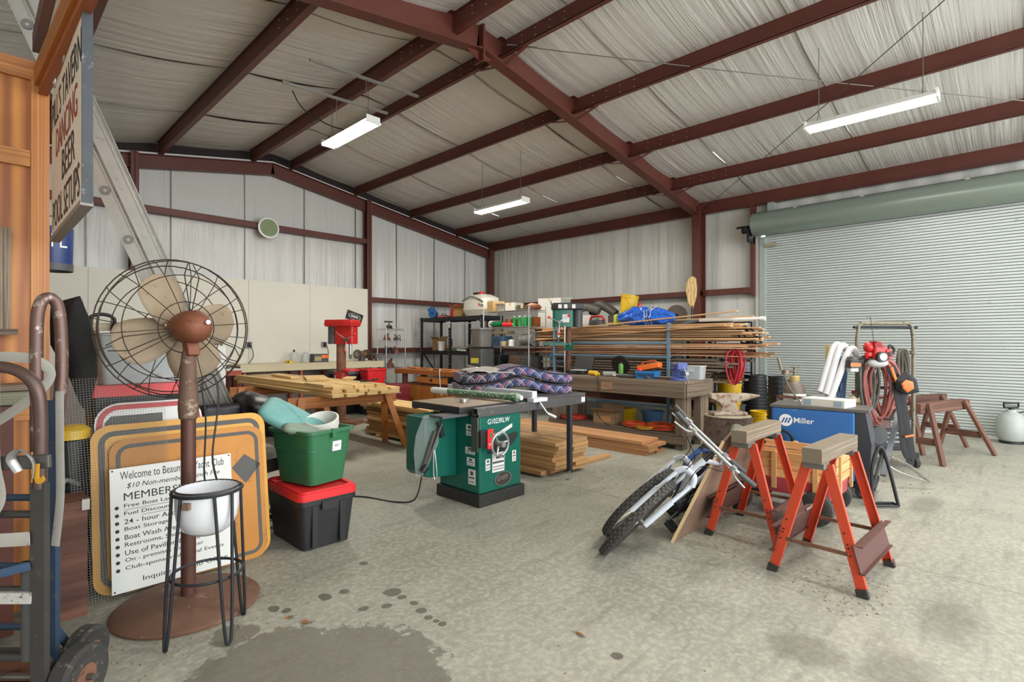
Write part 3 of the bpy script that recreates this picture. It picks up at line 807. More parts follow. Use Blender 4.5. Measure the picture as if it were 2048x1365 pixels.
# ---- yacht club notice
t = thing('club_notice', 'white notice board with black lettering about yacht club membership', 'sign', (.862, 3.575, .03), rot=(-.13, -.0, -.012))
B().mm((-.3125, 0, 0), (.3125, .006, .68)).build('panel', P('notice_white', '#d8d9d4', .5, 0, .04, 2), t, 0)
def nl(body, x, z, w, h, bold=.0, shear=0): text(body, ink, t, w, h, frame((x, 0, z), (1, 0, 0), (0, 0, 1)), bold=bold, shear=shear)
nl('Welcome to Beaumont Yacht Club', -.265, .615, .535, .045, .0)
nl('$10 Non-member Launch Fee', -.235, .56, .48, .032, .0, .25)
nl('MEMBERSHIP', -.25, .497, .36, .042, .0)
for i, (s, w) in enumerate((('Free Boat Launching', .34), ('Fuel Discount (2 gal)', .35), ('24 - hour Access', .3), ('Boat Storage', .215), ('Boat Wash Area', .265), ('Restrooms, Showers', .33), ('Use of Pavilion & Grill', .37), ('On - premises Caretaker', .39), ('Club-sponsored Social Events', .5))):
    z = .452 - i * .0425
    nl(s, -.25, z, w, .027, .004)
    B().cyl((-.283, -.0005, z + .01), (-.283, .001, z + .01), .01, n=12).build('bullet', ink, t)
for x, z, w in ((-.25, .446, .34), (-.165, .4035, .15)): B().mm((x, -.0008, z - .001), (x + w, .001, z + .001)).build('underline', ink, t, 0)
nl('Inquire at Club Office', -.17, .03, .44, .036, .0)
for x in (-.3, .3):
    for z in (.012, .668): B().cyl((x, -.0008, z), (x, .001, z), .005, n=8).build('screw', ink, t)

# ---- pedestal fan
t = thing('pedestal_fan', 'rusty old pedestal fan with tan blades in an open wire cage', 'fan', (.83, 3.24, 0))
rustbase = P('fan_base_rust', '#6f503f', .8, .1, .3, 6, dirt='#8a7159', dirta=.58, bump=.25)
B().lathe([(.0, 0), (.345, 0), (.35, .012), (.33, .028), (.14, .04), (.1, .055), (.06, .06), (.0, .06)], 40).build('base', rustbase, t)
pm = P('fan_pole', '#5b3a31', .5, .3, .2, 5)
B().cyl((0, 0, .05), (0, 0, 1.18), .036, n=20).build('pole', pm, t)
B().lathe([(.036, 1.0), (.046, 1.01), (.05, 1.06), (.046, 1.16), (.04, 1.24), (.036, 1.32), (.03, 1.37), (.0, 1.37)], 20).build('sleeve', P('fan_sleeve', '#6f5648', .7, .3, .3, 9, dirt='#a79a88', dirta=.58), t)
axd = Vector((-.12, .99, -.03)).normalized(); hc = Vector((.012, -.02, 1.5))
Mh = frame(hc, Vector((axd.y, -axd.x, 0)), Vector((0, 0, 1))); Mh = Matrix.Rotation(0, 4, 'Z') @ Mh
def L_(v): # local: x right, y up, z toward viewer (back of motor)
    return hc + Vector((axd.y, -axd.x, 0)).normalized() * v[0] + Vector((0, 0, 1)) * v[1] - axd * v[2]
motor = P('fan_motor', '#7d4a33', .55, .25, .3, 7, dirt='#4c2d20', dirta=.6, bump=.15)
B().lathe([(.0, -.14), (.055, -.138), (.082, -.1), (.09, -.03), (.088, .04), (.07, .085), (.04, .108), (.0, .115)], 26, hc, -axd).build('motor', motor, t)
B().lathe([(.0, .1), (.012, .1), (.012, .125), (.0, .125)], 8, L_((.03, .02, 0)), -axd).build('oil_cap', chrome, t)
B().bar(L_((0, -.06, -.03)), L_((0, -.16, 0)), .06, .07).build('yoke', motor, t, 0, bevel=.008)
bm = P('fan_blade', '#9c8a72', .75, .1, .14, 12, dirt='#7b6a55', dirta=.6)
for k, a0 in enumerate((1.95, .12, 3.5, 5.2)):
    def fn(a, b, a0=a0):
        r = .045 + .27 * a
        w = (.045 + .075 * math.sin(PI * min(1, a * .62 + .13))) * (1 if a < .72 else math.sqrt(max(0, 1 - ((a - .72) / .281) ** 2)))
        s = (b - .5) * 2 * w
        x = r * math.cos(a0) - s * math.sin(a0); y = r * math.sin(a0) + s * math.cos(a0)
        return L_((x, y, -.2 + s * .38))
    o = B().grid(fn, 16, 6).build('blade', bm, t, 180); sm = o.modifiers.new('thickness', 'SOLIDIFY'); sm.thickness = .003
B().lathe([(.0, -.13), (.05, -.14), (.05, -.22), (.0, -.23)], 16, hc, -axd).build('hub', bm, t)
cagem = P('cage_wire', '#3f332b', .6, .5, .25)
RC = .385
for r, z in ((RC, -.2), (RC - .012, -.155), (RC - .03, -.245), (.29, -.1), (.28, -.3), (.14, -.065), (.13, -.33)):
    B().tube([L_((r * math.cos(2 * PI * i / 44), r * math.sin(2 * PI * i / 44), z)) for i in range(44)], .0035 if r > .35 else .0028, 5, True).build('cage_ring', cagem, t)
for i in range(14):
    a = 2 * PI * i / 14 + .1
    c_, s_ = math.cos(a), math.sin(a)
    B().tube([L_((r * c_, r * s_, z)) for r, z in ((.08, -.07), (.14, -.067), (.29, -.102), (.365, -.15), (.387, -.2))], .0024, 5).build('cage_wire', cagem, t)
    a += PI / 14; c_, s_ = math.cos(a), math.sin(a)
    B().tube([L_((r * c_, r * s_, z)) for r, z in ((.08, -.335), (.13, -.332), (.28, -.302), (.36, -.245), (.387, -.2))], .0024, 5).build('cage_wire', cagem, t)
for a in (1.45, 3.45, 5.75):
    for da in (-.13, .13):
        B().tube([L_((r * math.cos(a + da * q), r * math.sin(a + da * q), z)) for r, q, z in ((.085, .3, -.04), (.29, 1, -.09), (.36, .3, -.13))], .003, 5).build('stay', cagem, t)
b = B(); b.tube(spline([(.03, -.05, 1.2), (.1, -.06, 1.24), (.13, -.06, 1.1), (.1, -.06, .8), (.13, -.05, .62), (.09, -.06, .58), (.06, -.06, .7), (.07, -.05, 1.0), (.05, -.04, 1.18)]), .005, 6); b.build('cord', black, t)

# ---- plant stand with enamel pot
t = thing('pot_stand', 'black rebar stool stand with ring top and hairpin legs', 'stand', (.815, 2.86, 0))
bar_m = P('rebar', '#33353a', .5, .6, .25, 20)
B().tube(arc((0, 0, .70), .15, 0, 2 * PI * 47 / 48, 47), .0085, 8, True).build('top_ring', bar_m, t)
B().tube(arc((0, 0, .30), .155, 0, 2 * PI * 47 / 48, 47), .007, 8, True).build('lower_ring', bar_m, t)
for a in (3.35, 4.9, .28):
    B().tube(spline([(.15 * math.cos(a - .28), .15 * math.sin(a - .28), .70), (.185 * math.cos(a - .1), .185 * math.sin(a - .1), .1), (.19 * math.cos(a), .19 * math.sin(a), .008), (.185 * math.cos(a + .1), .185 * math.sin(a + .1), .1), (.15 * math.cos(a + .28), .15 * math.sin(a + .28), .70)], 5), .0075, 8).build('leg', bar_m, t)
en = P('enamel', '#dcdde0', .22, 0, .02, 3, dirt='#4a3a30', dirta=.73)
t = thing('enamel_pot', 'chipped white enamel pot sitting in the rebar stand', 'pot', (.815, 2.86, .49))
B().lathe([(.0, 0), (.07, .004), (.11, .03), (.131, .08), (.138, .13), (.138, .222), (.133, .222), (.131, .13), (.105, .04), (.0, .012)], 32).build('body', en, t)
B().tube(arc((0, 0, .222), .137, 0, 2 * PI * 47 / 48, 47), .005, 6, True).build('rim', P('rim_dark', '#2b2a2a', .4), t)
b = B(); b.box((-.11, -.09, .17), (.03, .03, .03), (0, 0, .7)); b.build('handle_lug', P('lug', '#8a6f5d', .6, .4), t, 0)

# ---- hand trucks
def strap(pts, w, m, t_, flat): B().tube(spline(pts, 6), (w / 2, .002), 8, flat=flat).build('strap', m, t_)
web = P('webbing', '#a9a59c', .8, 0, .15, 12, dirt='#75716a', dirta=.6)
def truck(name, label, o, rm, hm, zt, wheel_r, extra, off=0.0):
    a = math.atan2(RT.y, RT.x)
    t = thing(name, label, 'hand truck', o, a)
    # local: +x right, +y away from camera
    for x in (0, -.4): B().mm((x - .026, -.012, .08), (x + .026, .012, zt - .42)).build('rail', rm, t, 0)
    for z in (.25, .5, .78):
        B().cyl((-.4, .01, z), (0, .01, z), .014, n=10).build('crossbar', rm, t)
    if not extra: B().tube(spline([(0, .0, zt - .44), (.012, -.01, zt - .18), (-.0, -.02, zt - .06), (-.07, -.03, zt), (-.2, -.03, zt + .01), (-.33, -.03, zt), (-.4, -.02, zt - .06), (-.41, -.01, zt - .18), (-.4, 0, zt - .44)]), .021, 10).build('handle', hm, t)
    else:
        for x in (0, -.4): B().tube(spline([(x - .03, -.03, zt - .62), (x - .03, -.035, zt - .3), (x - .028, -.03, zt - .06), (x - .015, .0, zt), (x + .0, .035, zt - .05), (x + .004, .045, zt - .3), (x + .0, .02, zt - .62), (x, .015, zt - .9)]), .022, 12).build('handle', hm, t)
    for x in (.06, -.46):
        B().lathe([(.0, -.03), (wheel_r * .45, -.032), (wheel_r * .55, -.026), (wheel_r * .85, -.036), (wheel_r, -.026), (wheel_r, .026), (wheel_r * .85, .036), (wheel_r * .55, .026), (wheel_r * .45, .032), (0, .03)], 28, (x + off, .1, wheel_r), (1, 0, 0)).build('wheel', rubber, t)
        B().lathe([(.0, -.036), (wheel_r * .4, -.034), (wheel_r * .4, .034), (0, .036)], 16, (x + off, .1, wheel_r), (1, 0, 0)).build('hub', rust, t)
    B().cyl((-.52, .1, wheel_r), (.12 + off, .1, wheel_r), .012, n=8).build('axle', steel, t)
    B().mm((-.42, .0, .0), (.02, .24, .012)).build('toe_plate', rust, t, 0)
    for x in (0, -.4): B().bar((x, .01, .25), (x, .1, wheel_r), .03, .012, (1, 0, 0)).build('axle_bracket', rm, t, 0)
    return t
tb = truck('hand_truck', 'hand truck with blue frame and tall rusty handle, under the plywood wall', atd(103, 684, 2.16) - Vector((0, 0, CAMH)), P('blue_grey_steel', '#3a4d63', .5, .4, .25, 8, dirt='#6a625a', dirta=.6), P('chipped_tube', '#6a524a', .45, .5, .3, 9, dirt='#b5aaa0', dirta=.57), 1.6, .1, True)
strap([(-.45, -.06, 1.33), (-.1, -.05, 1.36), (.02, -.03, 1.3), (-.03, -.05, 1.2), (-.25, -.05, 1.06), (-.45, -.05, 1.0)], .04, web, tb, (0, -1, 0))
strap([(.05, -.02, 1.22), (.06, -.03, 1.0), (.07, -.04, .8), (.05, -.04, .6)], .035, web, tb, (0, -1, 0))
ta = truck('hand_truck', 'hand truck with dark flat steel rails and white webbing straps, at the picture edge', atd(80, 684, 1.95) - Vector((0, 0, CAMH)), P('dark_flat_steel', '#4b4947', .5, .5, .2, 8, dirt='#6d655c', dirta=.62), P('bronze_tube', '#5d4a44', .4, .5, .25, 8, dirt='#8f847c', dirta=.62), 1.32, .12, None)
strap([(-.5, -.03, .70), (-.2, -.03, .695), (-.02, -.02, .70)], .05, web, ta, (0, -1, 0))
strap([(-.14, -.03, 1.3), (-.13, -.04, 1.0), (-.12, -.03, .85), (-.18, -.03, .76)], .045, web, ta, (0, -1, 0))
strap([(-.45, -.02, .55), (-.2, -.02, .56), (-.02, -.02, .6)], .03, P('blue_strap', '#3d5878', .7), ta, (0, -1, 0))
B().mm((-.4, -.018, .46), (-.02, .0, .5)).build('cross_plate', P('spattered_plate', '#c9c7c2', .6, .2, .1, 30, dirt='#3d3936', dirta=.55), ta, 0)
B().bar((-.35, -.02, .965), (.06, -.025, .985), .02, .05).build('latch_bar', P('latch_steel', '#5a5753', .5, .5), ta, 0, bevel=.006)
B().tube(spline([(-.04, -.04, .95), (-.06, -.05, 1.0), (-.02, -.055, 1.03), (.02, -.05, .99), (.015, -.045, .93)]), (.014, .004), 8).build('buckle', chrome, ta)
strap([(.03, -.045, .98), (.035, -.05, .92), (.06, -.05, .93)], .02, P('yellow_strap', '#c8901c', .7), ta, (0, -1, 0))
B().tub(.07, .05, .07, .05, .24, .6, solid=True).build('pad', darkgrey, ta).location = (-.05, .02, 0)
# ================================================================ totes beside the signs
t = thing('storage_tote', 'black plastic tote with a bright red lid on the floor', 'tote', (1.745, 3.75, 0))
B().tub(.34, .52, .4, .58, 0, .33, solid=True, r=.035).build('body', P('tote_black', '#232326', .42, 0, .25, 6, dirt='#4a4846', dirta=.66), t)
for x in (-.1, .1): B().mm((x - .02, -.292, .02), (x + .02, -.272, .3)).build('rib', black, t, 0)
B().tub(.42, .6, .42, .6, .31, .345, solid=True, r=.04).build('rim', black, t)
B().tub(.43, .61, .43, .61, .345, .395, solid=True, r=.05).build('lid', redp, t)
b = B(); ring(b, .4, .58, .05, .03, .395, .408, Matrix.Identity(4)); b.build('lid_rim', redp, t, 0)
for y in (-.3, .3): B().mm((-.06, y - .012, .27), (.06, y + .012, .33)).build('latch', black, t, 0)
gt = P('tote_green', '#2d6a45', .45, 0, .15, 4, dirt='#5e7f66', dirta=.63)
t = thing('storage_tote', 'open green plastic tote heaped with cushions and buckets on the red lid', 'tote', (1.77, 3.78, .41), .22)
B().tub(.3, .38, .38, .46, 0, .38, t=.006, r=.05).build('body', gt, t)
b = B(); ring(b, .42, .5, .06, .025, .365, .385, Matrix.Identity(4)); b.build('rim', gt, t, 0)
for z in (.24,):
    b = B(); ring(b, .362, .442, .05, .006, z, z + .012, Matrix.Identity(4)); b.build('step', gt, t, 0)
B().box((.04, -.222, .26), (.075, .012, .07), (.1, 0, 0)).build('sticker', whitep, t, 0)
text('NEXT', darkgrey, t, .045, .018, frame((.018, -.2295, .255), (1, 0, 0), (0, 0, 1)))
B().mm((-.02, -.255, .33), (.01, -.235, .39)).build('clip', gt, t, 0)
def pillow(name, m, L, D, T, loc, rot, label, n=9, group=None):
    def fn(a, b_):
        u = a * 2 * PI; v = (b_ - .5) * PI
        sx = math.copysign(abs(math.cos(u)) ** .35, math.cos(u)); sy = math.copysign(abs(math.sin(u)) ** .35, math.sin(u))
        c = math.cos(v) ** .3
        return (L / 2 * sx * c, D / 2 * sy * c, T / 2 * math.sin(v) * (1 + .05 * math.sin(u * n)))
    o = B().grid(fn, 48, 12).build(name, m, None, 60); return tag(o, label, 'cushion', loc, None, group, rot)
teal = P('teal_cushion', '#6fa5a0', .6, 0, .15, 18)
pillow('boat_cushion', teal, .5, .3, .1, (1.66, 3.82, .84), (.35, .55, -.5), 'long pale teal boat cushion propped in the green tote', group='cushions in the green tote')
pillow('boat_cushion', P('olive_cushion', '#7f8f7c', .6, 0, .15, 14), .26, .24, .07, (1.665, 3.73, .8), (.1, .25, -.3), 'grey green boat cushion under the teal one in the tote', group='cushions in the green tote')
def bucket(label, loc, m, r, h, rot=(0, 0, 0), group=None, bands=2, cat='bucket'):
    t = thing('plastic_bucket', label, cat, loc, group=group, rot=rot)
    B().lathe([(.0, 0), (r * .86, 0), (r, h), (r * .95, h), (r * .83, .01), (0, .01)], 28).build('body', m, t)
    for i in range(bands + 1):
        z = h - .004 - i * h * .1; rr = r * (.86 + .14 * z / h)
        B().lathe([(rr, z - .012), (rr + .008, z - .012), (rr + .008, z), (rr, z)], 28).build('band', m, t)
    B().tube(arc((0, 0, h * .88), r * 1.03, PI, 2 * PI, 14, (1, 0, 0), (0, .5, .86)), .0025, 5).build('handle', steel, t)
    return t
wb_ = P('bucket_white', '#d5d3cb', .45, 0, .08, 4, dirt='#a39d90', dirta=.66)
bucket('white plastic bucket nested on top in the green tote', (1.86, 3.76, .67), wb_, .115, .2, (.15, -.3, .3), 'white buckets in the tote')
bucket('white plastic bucket underneath in the green tote', (1.86, 3.76, .6), wb_, .112, .2, (.15, -.3, .3), 'white buckets in the tote')

# ---- black chair with leather
t = thing('office_chair', 'black office chair heaped with black leather behind the green tote', 'chair', (1.56, 4.27, 0), .4)
B().cyl((0, 0, .06), (0, 0, .45), .03, n=12).build('column', blackmetal, t)
for i in range(5):
    a = i * 2 * PI / 5
    B().bar((0, 0, .08), (.28 * math.cos(a), .28 * math.sin(a), .06), .04, .03).build('base_arm', black, t, 0)
    B().lathe([(.0, -.02), (.03, -.02), (.03, .02), (0, .02)], 12, (.28 * math.cos(a), .28 * math.sin(a), .03), (1, 0, 0)).build('caster', black, t)
B().tub(.48, .46, .5, .48, .45, .55, solid=True, r=.1).build('seat', bl, t)
def fn(a, b_): 
    x = (a - .5) * .5; z = .5 + .44 * b_
    return (x, .2 + .06 * math.cos(a * PI * 2) + .05 * b_, z)
o = B().grid(fn, 10, 10).build('backrest', bl, t, 180); o.modifiers.new('thickness', 'SOLIDIFY').thickness = .07
c = atd(520, 806, 4.35)
o = cloth('leather', px_poly([(468, 806), (474, 792), (492, 786), (520, 795), (545, 806), (562, 818), (566, 850), (550, 880), (520, 880), (500, 850), (478, 828)], 4.2, (520, 830)), .12, .09, bl, frame(atd(520, 825, 4.2), RT, (0, 0, 1))).build('leather_jacket', bl)
tag(o, 'crumpled black leather draped over the office chair', 'jacket')
t = thing('clear_tote', 'small clear tote with a blue lid behind the yellow road sign', 'tote', (1.14, 4.16, 0), .1)
B().tub(.2, .2, .23, .23, .0, .78, t=.004).build('body', clear, t); B().tub(.18, .18, .2, .2, .01, .6, solid=True).build('contents', lightgrey, t)
B().tub(.25, .25, .24, .24, .78, .84, solid=True).build('lid', P('lid_blue', '#3f7197', .45), t); B().tube(spline([(-.1, -.1, .84), (-.1, -.1, .89), (.1, -.1, .89), (.1, -.1, .84)]), .012, 6).build('handle', black, t)

# ================================================================ table saw
t = thing('table_saw', 'green cabinet table saw with long fence rail and black plinth', 'table saw', (3.03, 3.33, 0))
gs = P('saw_green', '#0d5f50', .3, .05, .1, 3)
B().mm((0, 0, 0), (.57, .59, .105)).build('plinth', P('plinth_black', '#2a2928', .6, 0, .3, 20, dirt='#77736a', dirta=.66), t, 0, bevel=.006)
B().mm((.02, .02, .105), (.54, .57, .78)).build('cabinet', gs, t, 0, bevel=.015)
B().prism([(-.33, .3), (-.3, .26), (.02, .22), (.02, .775), (-.33, .775)], .32, .6, Matrix(((1, 0, 0, 0), (0, 0, 1, 0), (0, 1, 0, 0), (0, 0, 0, 1)))).build('motor_cover', gs, t, 0, bevel=.01)
iron = P('cast_iron', '#8f7a62', .5, .25, .2, 6, dirt='#6a5a48', dirta=.6); ib = P('cast_iron_edge', '#3a3a3c', .5, .5)
B().mm((-.1, .14, .8), (.66, .84, .855)).build('table', ib, t, 0, bevel=.006)
B().mm((-.098, .142, .855), (.658, .838, .861)).build('table_top', iron, t, 0)
B().mm((.66, .14, .8), (1.7, .84, .861)).build('extension_table', P('laminate_black', '#4c4a49', .5), t, 0)
rl = P('rail_steel', '#5b5a58', .4, .6, .15, 9, dirt='#8b8880', dirta=.6)
b = B(); b.mm((-.02, .0, .775), (1.5, .008, .85)); b.mm((-.02, .062, .775), (1.5, .07, .85)); b.mm((-.02, .008, .842), (1.5, .062, .85)); b.mm((-.02, .008, .775), (1.5, .062, .783)); b.build('front_rail', rl, t, 0)
B().mm((-.02, .07, .79), (1.5, .14, .8)).build('rail_bracket', blackmetal, t, 0)
B().mm((1.44, -.003, .79), (1.5, .0, .84)).build('rail_sticker', whitep, t, 0)
B().mm((-.05, .845, .78), (1.65, .9, .84)).build('rear_rail', rl, t, 0)
for x, y in ((1.28, .03), (1.6, .8)):
    B().mm((x - .022, y - .022, .1), (x + .022, y + .022, .79)).build('leg', P('leg_black', '#3b3b40', .4, .4), t, 0)
    b = B(); b.cyl((x, y, .1), (x, y, .01), .007, n=8); b.cyl((x, y, .0), (x, y, .012), .03, n=14); b.build('leveling_foot', chrome, t)
wf = P('fence_white', '#cfd3da', .35, .1, .06)
B().mm((.72, .04, .868), (.79, 1.32, .945)).build('fence', wf, t, 0, bevel=.006)
B().mm((.66, -.03, .85), (.86, .05, .885)).build('fence_head', wf, t, 0)
b = B(); b.cyl((.76, -.02, .84), (.80, -.08, .74), .01); b.cyl((.8, -.08, .74), (.86, -.13, .70), .017, .02); b.build('fence_lever', chrome, t)
def hwheel(c, axis, r, nm='handwheel'):
    axis = Vector(axis); u = axis.orthogonal().normalized(); w = axis.cross(u); c = Vector(c); b = B()
    b.tube([c + (u * math.cos(2 * PI * i / 28) + w * math.sin(2 * PI * i / 28)) * r for i in range(28)], .011, 8, True)
    for i in range(3):
        a = 2 * PI * i / 3 + .4; b.cyl(c - axis * .02, c + (u * math.cos(a) + w * math.sin(a)) * r, .012, .008, 8)
    b.cyl(c - axis * .05, c + axis * .02, .025, n=14); b.cyl(c + (u * .8 + w * .6) * r, c + (u * .8 + w * .6) * r + axis * .07, .011, n=8)
    b.build(nm, chrome, t)
hwheel((.2, -.05, .53), (0, -1, 0), .1); hwheel((.62, .3, .58), (1, 0, 0), .1)
B().cyl((.2, -.1, .53), (.2, -.065, .53), .026, n=8).build('lock_knob', chrome, t)
b = B(); b.prism([(.1, .5), (.3, .58), (.48, .60), (.5, .56), (.44, .5), (.32, .44), (.12, .44)], -.001, .0, frame((0, .019, 0), (1, 0, 0), (0, 0, 1))); b.build('tilt_slot', P('slot_dark', '#12211d', .6), t, 0)
b = B(); b.prism([(.08, .6), (.25, .62), (.42, .68), (.42, .645), (.26, .59), (.09, .565)], 0, .001, frame((0, .018, 0), (1, 0, 0), (0, 0, 1))); b.build('scale_plate', P('scale_plate', '#c9cdc6', .4), t, 0)
text('G1023RLW', whitep, t, .27, .045, frame((.115, .018, .70), (1, 0, 0), (0, 0, 1)), bold=.004)
lab = P('sticker_white', '#dcdcd8', .5)
for x, z, w, h in ((.09, .3, .055, .1), (.17, .27, .15, .17), (.42, .33, .05, .1)):
    B().mm((x, .017, z), (x + w, .02, z + h)).build('sticker', lab, t, 0)
    b = B(); b.mm((x + .006, .0165, z + h * .45), (x + w - .006, .018, z + h * .55)); b.mm((x + .006, .0165, z + h * .12), (x + w - .006, .018, z + h * .16)); b.mm((x + .006, .0165, z + h * .26), (x + w - .006, .018, z + h * .3)); b.mm((x + w * .3, .0165, z + h * .68), (x + w * .7, .018, z + h * .9)); b.build('sticker_print', darkgrey, t, 0)
for y, z, w, h in ((.1, .6, .09, .1), (.08, .44, .12, .06), (.08, .34, .1, .07), (.07, .18, .09, .13)):
    B().mm((.0165, y, z), (.02, y + w, z + h)).build('sticker', lab, t, 0)
    b = B(); b.mm((.016, y + .01, z + h * .4), (.018, y + w - .01, z + h * .5)); b.mm((.016, y + .01, z + h * .15), (.018, y + w - .01, z + h * .2)); b.mm((.016, y + w * .3, z + h * .62), (.018, y + w * .7, z + h * .88)); b.build('sticker_print', darkgrey, t, 0)
B().lathe([(.0, 0), (1, 0), (1, .004), (0, .004)], 36, (.3, .019, .2), (0, -1, 0), .1, .06).build('badge', P('badge', '#504a46', .35, .5), t)
B().lathe([(.95, .003), (1, .003), (1, .007), (.95, .007)], 36, (.3, .019, .2), (0, -1, 0), .103, .063).build('badge_rim', chrome, t)
text('Grizzly', P('badge_letter', '#a59d94', .4, .4), t, .14, .06, frame((.23, .0145, .17), (1, 0, .12), (0, 0, 1)), shear=.3)
B().mm((-.01, -.03, .52), (.06, .03, .66)).build('switch_box', black, t, 0, bevel=.004)
b = B(); b.mm((.055, -.05, .5), (.125, -.03, .67)); b.build('stop_paddle', redp, t, 0, bevel=.006); text('STOP', whitep, t, .05, .02, frame((.065, -.051, .53), (1, 0, 0), (0, 0, 1)), bold=.0)
B().mm((.078, -.052, .6), (.1, -.045, .64)).build('start_button', P('btn_green', '#1d7a3c', .4), t, 0)
B().mm((-.02, .0, .48), (-.008, .08, .8)).build('switch_bracket', steel, t, 0)
b = B(); b.prism([(-.36, .8), (-.2, .8), (-.2, .55), (-.36, .3), (-.44, .3), (-.46, .5), (-.44, .64)], 0, .006, frame((0, .3, 0), (1, 0, 0), (0, 0, 1))); b.build('blade_guard', GLASSY('acrylic', '#c9d2cf', .3, .12), t, 0)
b = B(); b.bar((-.2, .28, .72), (-.38, .27, .36), .012, .06, (0, 1, 0)); b.bar((-.26, .275, .66), (-.4, .265, .34), .02, .02); b.build('splitter', steel, t, 0)
b = B(); b.bar((-.22, .27, .74), (-.18, .27, .6), .02, .04); b.build('guard_arm', blackmetal, t, 0); B().cyl((-.36, .26, .38), (-.4, .26, .34), .03).build('guard_knob', blackmetal, t)
b = B(); b.tube(spline([(-.26, .28, .5), (-.25, .26, .3), (-.26, .27, .25), (-.27, .28, .3), (-.27, .28, .5)]), .006, 6); b.build('guard_hook', chrome, t)
B().mm((-.3, .12, .78), (.02, .3, .8)).build('cover_ledge', darkgrey, t, 0)
# things lying on the saw
t = thing('plastic_roll', 'roll of green and white sheeting lying on the table saw', 'roll', (3.5, 3.95, .905), 0, rot=(0, 0, .06))
Mx = Vector((0, -1, 0))
B().lathe([(.0, 0), (.03, 0), (.034, .02), (.034, .26), (0, .26)], 20, (0, .6, 0), (0, -1, 0)).build('white_sleeve', whitep, t)
B().lathe([(0, .26), (.034, .26), (.034, 1.1), (.042, 1.14), (.04, 1.2), (.0, 1.22)], 20, (0, .6, 0), (0, -1, 0)).build('printed_sleeve', P('green_wrap', '#2f6a45', .4, 0, .4, 30, dirt='#cdd8c4', dirta=.5), t)
B().lathe([(0, 1.2), (.022, 1.2), (.022, 1.24), (0, 1.24)], 16, (0, .6, 0), (0, -1, 0)).build('core', whitep, t)
o = B().tub(.1, .07, .1, .07, 0, .03, solid=True).build('tape_case', chrome); tag(o, 'small silver case on the saw table', 'case', (3.2, 3.72, .863), .3)
def plaid():
    k = NT('plaid_fabric'); v = k.coord(); sp = k.n('ShaderNodeSeparateXYZ'); k.l(v, sp.inputs[0])
    yz = k.math('ADD', sp.outputs[1], sp.outputs[2])
    u = k.math('ADD', sp.outputs[0], yz); w = k.math('SUBTRACT', sp.outputs[0], yz)
    def line(c, f, o, wd):
        x = k.math('FRACT', k.math('ADD', k.math('MULTIPLY', c, f), o)); return k.math('LESS_THAN', x, wd)
    n = k.noise(v, 2.5, 2); c = k.ramp(n, [(.4, '#2b2d3a'), (.6, '#3b4672')])
    for f, o, wd, col in ((8, 0, .055, '#c8c0c2'), (8, .2, .04, '#a9a2aa'), (4, .55, .05, '#a8475a')):
        c = k.mix(line(u, f, o, wd), c, col); c = k.mix(line(w, f, o + .3, wd), c, col)
    return k.set(c, .85)
plaid_m = plaid()
def slab(L, D, T, bend, m, nu=30):
    b = B(); sec = rrect(D, T, T * .45, 4)
    vs = []; n = len(sec)
    for i in range(nu + 1):
        a = i / nu; e = .86 + .14 * min(1, min(a, 1 - a) * 14); x = (a - .5) * L
        for y, z in sec: vs.append((x, y * e, z * e + T / 2 + bend(a)))
    fs = [(i * n + j, i * n + (j + 1) % n, (i + 1) * n + (j + 1) % n, (i + 1) * n + j) for i in range(nu) for j in range(n)] + [tuple(range(n)), tuple(range(nu * n, nu * n + n))]
    b.add(vs, fs); return b
bd = lambda a: .085 * math.exp(-((a - .52) / .2) ** 2) - .02 * a
for z, lb, dx, L in ((.865, 'lower blue plaid cushion on the saw extension table', 0, 1.26), (.985, 'upper blue plaid cushion with a raised fold, under the grey cloth', .02, 1.24)):
    o = slab(L, .6, .105, bd, plaid_m).build('plaid_cushion', plaid_m, None, 60); tag(o, lb, 'cushion', (4.22 + dx, 4.12, z), -.55, 'plaid cushions')
    pp = B(); 
    for zz in (.006, .1):
        pp.tube([((a / 24 - .5) * L * .98, -.296, zz + bd(a / 24)) for a in range(25)], .006, 5)
    pp.build('piping', P('piping_dark', '#26262c', .7), o)
o = B().grid(lambda a, b_: ((a - .5) * .5, (b_ - .5) * .6 - .03 * (1 - b_), .012 + .03 * math.sin(a * 3) + .02 * mnoise.noise(Vector((a * 4, b_ * 4, 0))) - (.1 * max(0, .25 - b_) if a > .4 else 0)), 14, 14).build('grey_cloth', P('felt_grey', '#a9a49b', .95, 0, .12, 14), None, 180)
o.modifiers.new('thickness', 'SOLIDIFY').thickness = .012
tag(o, 'pale grey felt cloth draped on the plaid cushions', 'cloth', (4.0, 4.28, 1.09), -.55)
# power cord over the floor
o = B().tube(spline([(2.74, 3.75, .25), (2.7, 3.8, .05), (2.62, 4.0, .007), (2.5, 4.35, .007), (2.25, 4.55, .007), (2.0, 4.5, .007), (1.9, 4.3, .007)]), .007, 6).build('floor_cable', black)
tag(o, 'black power cord running over the floor from the table saw', 'cord')

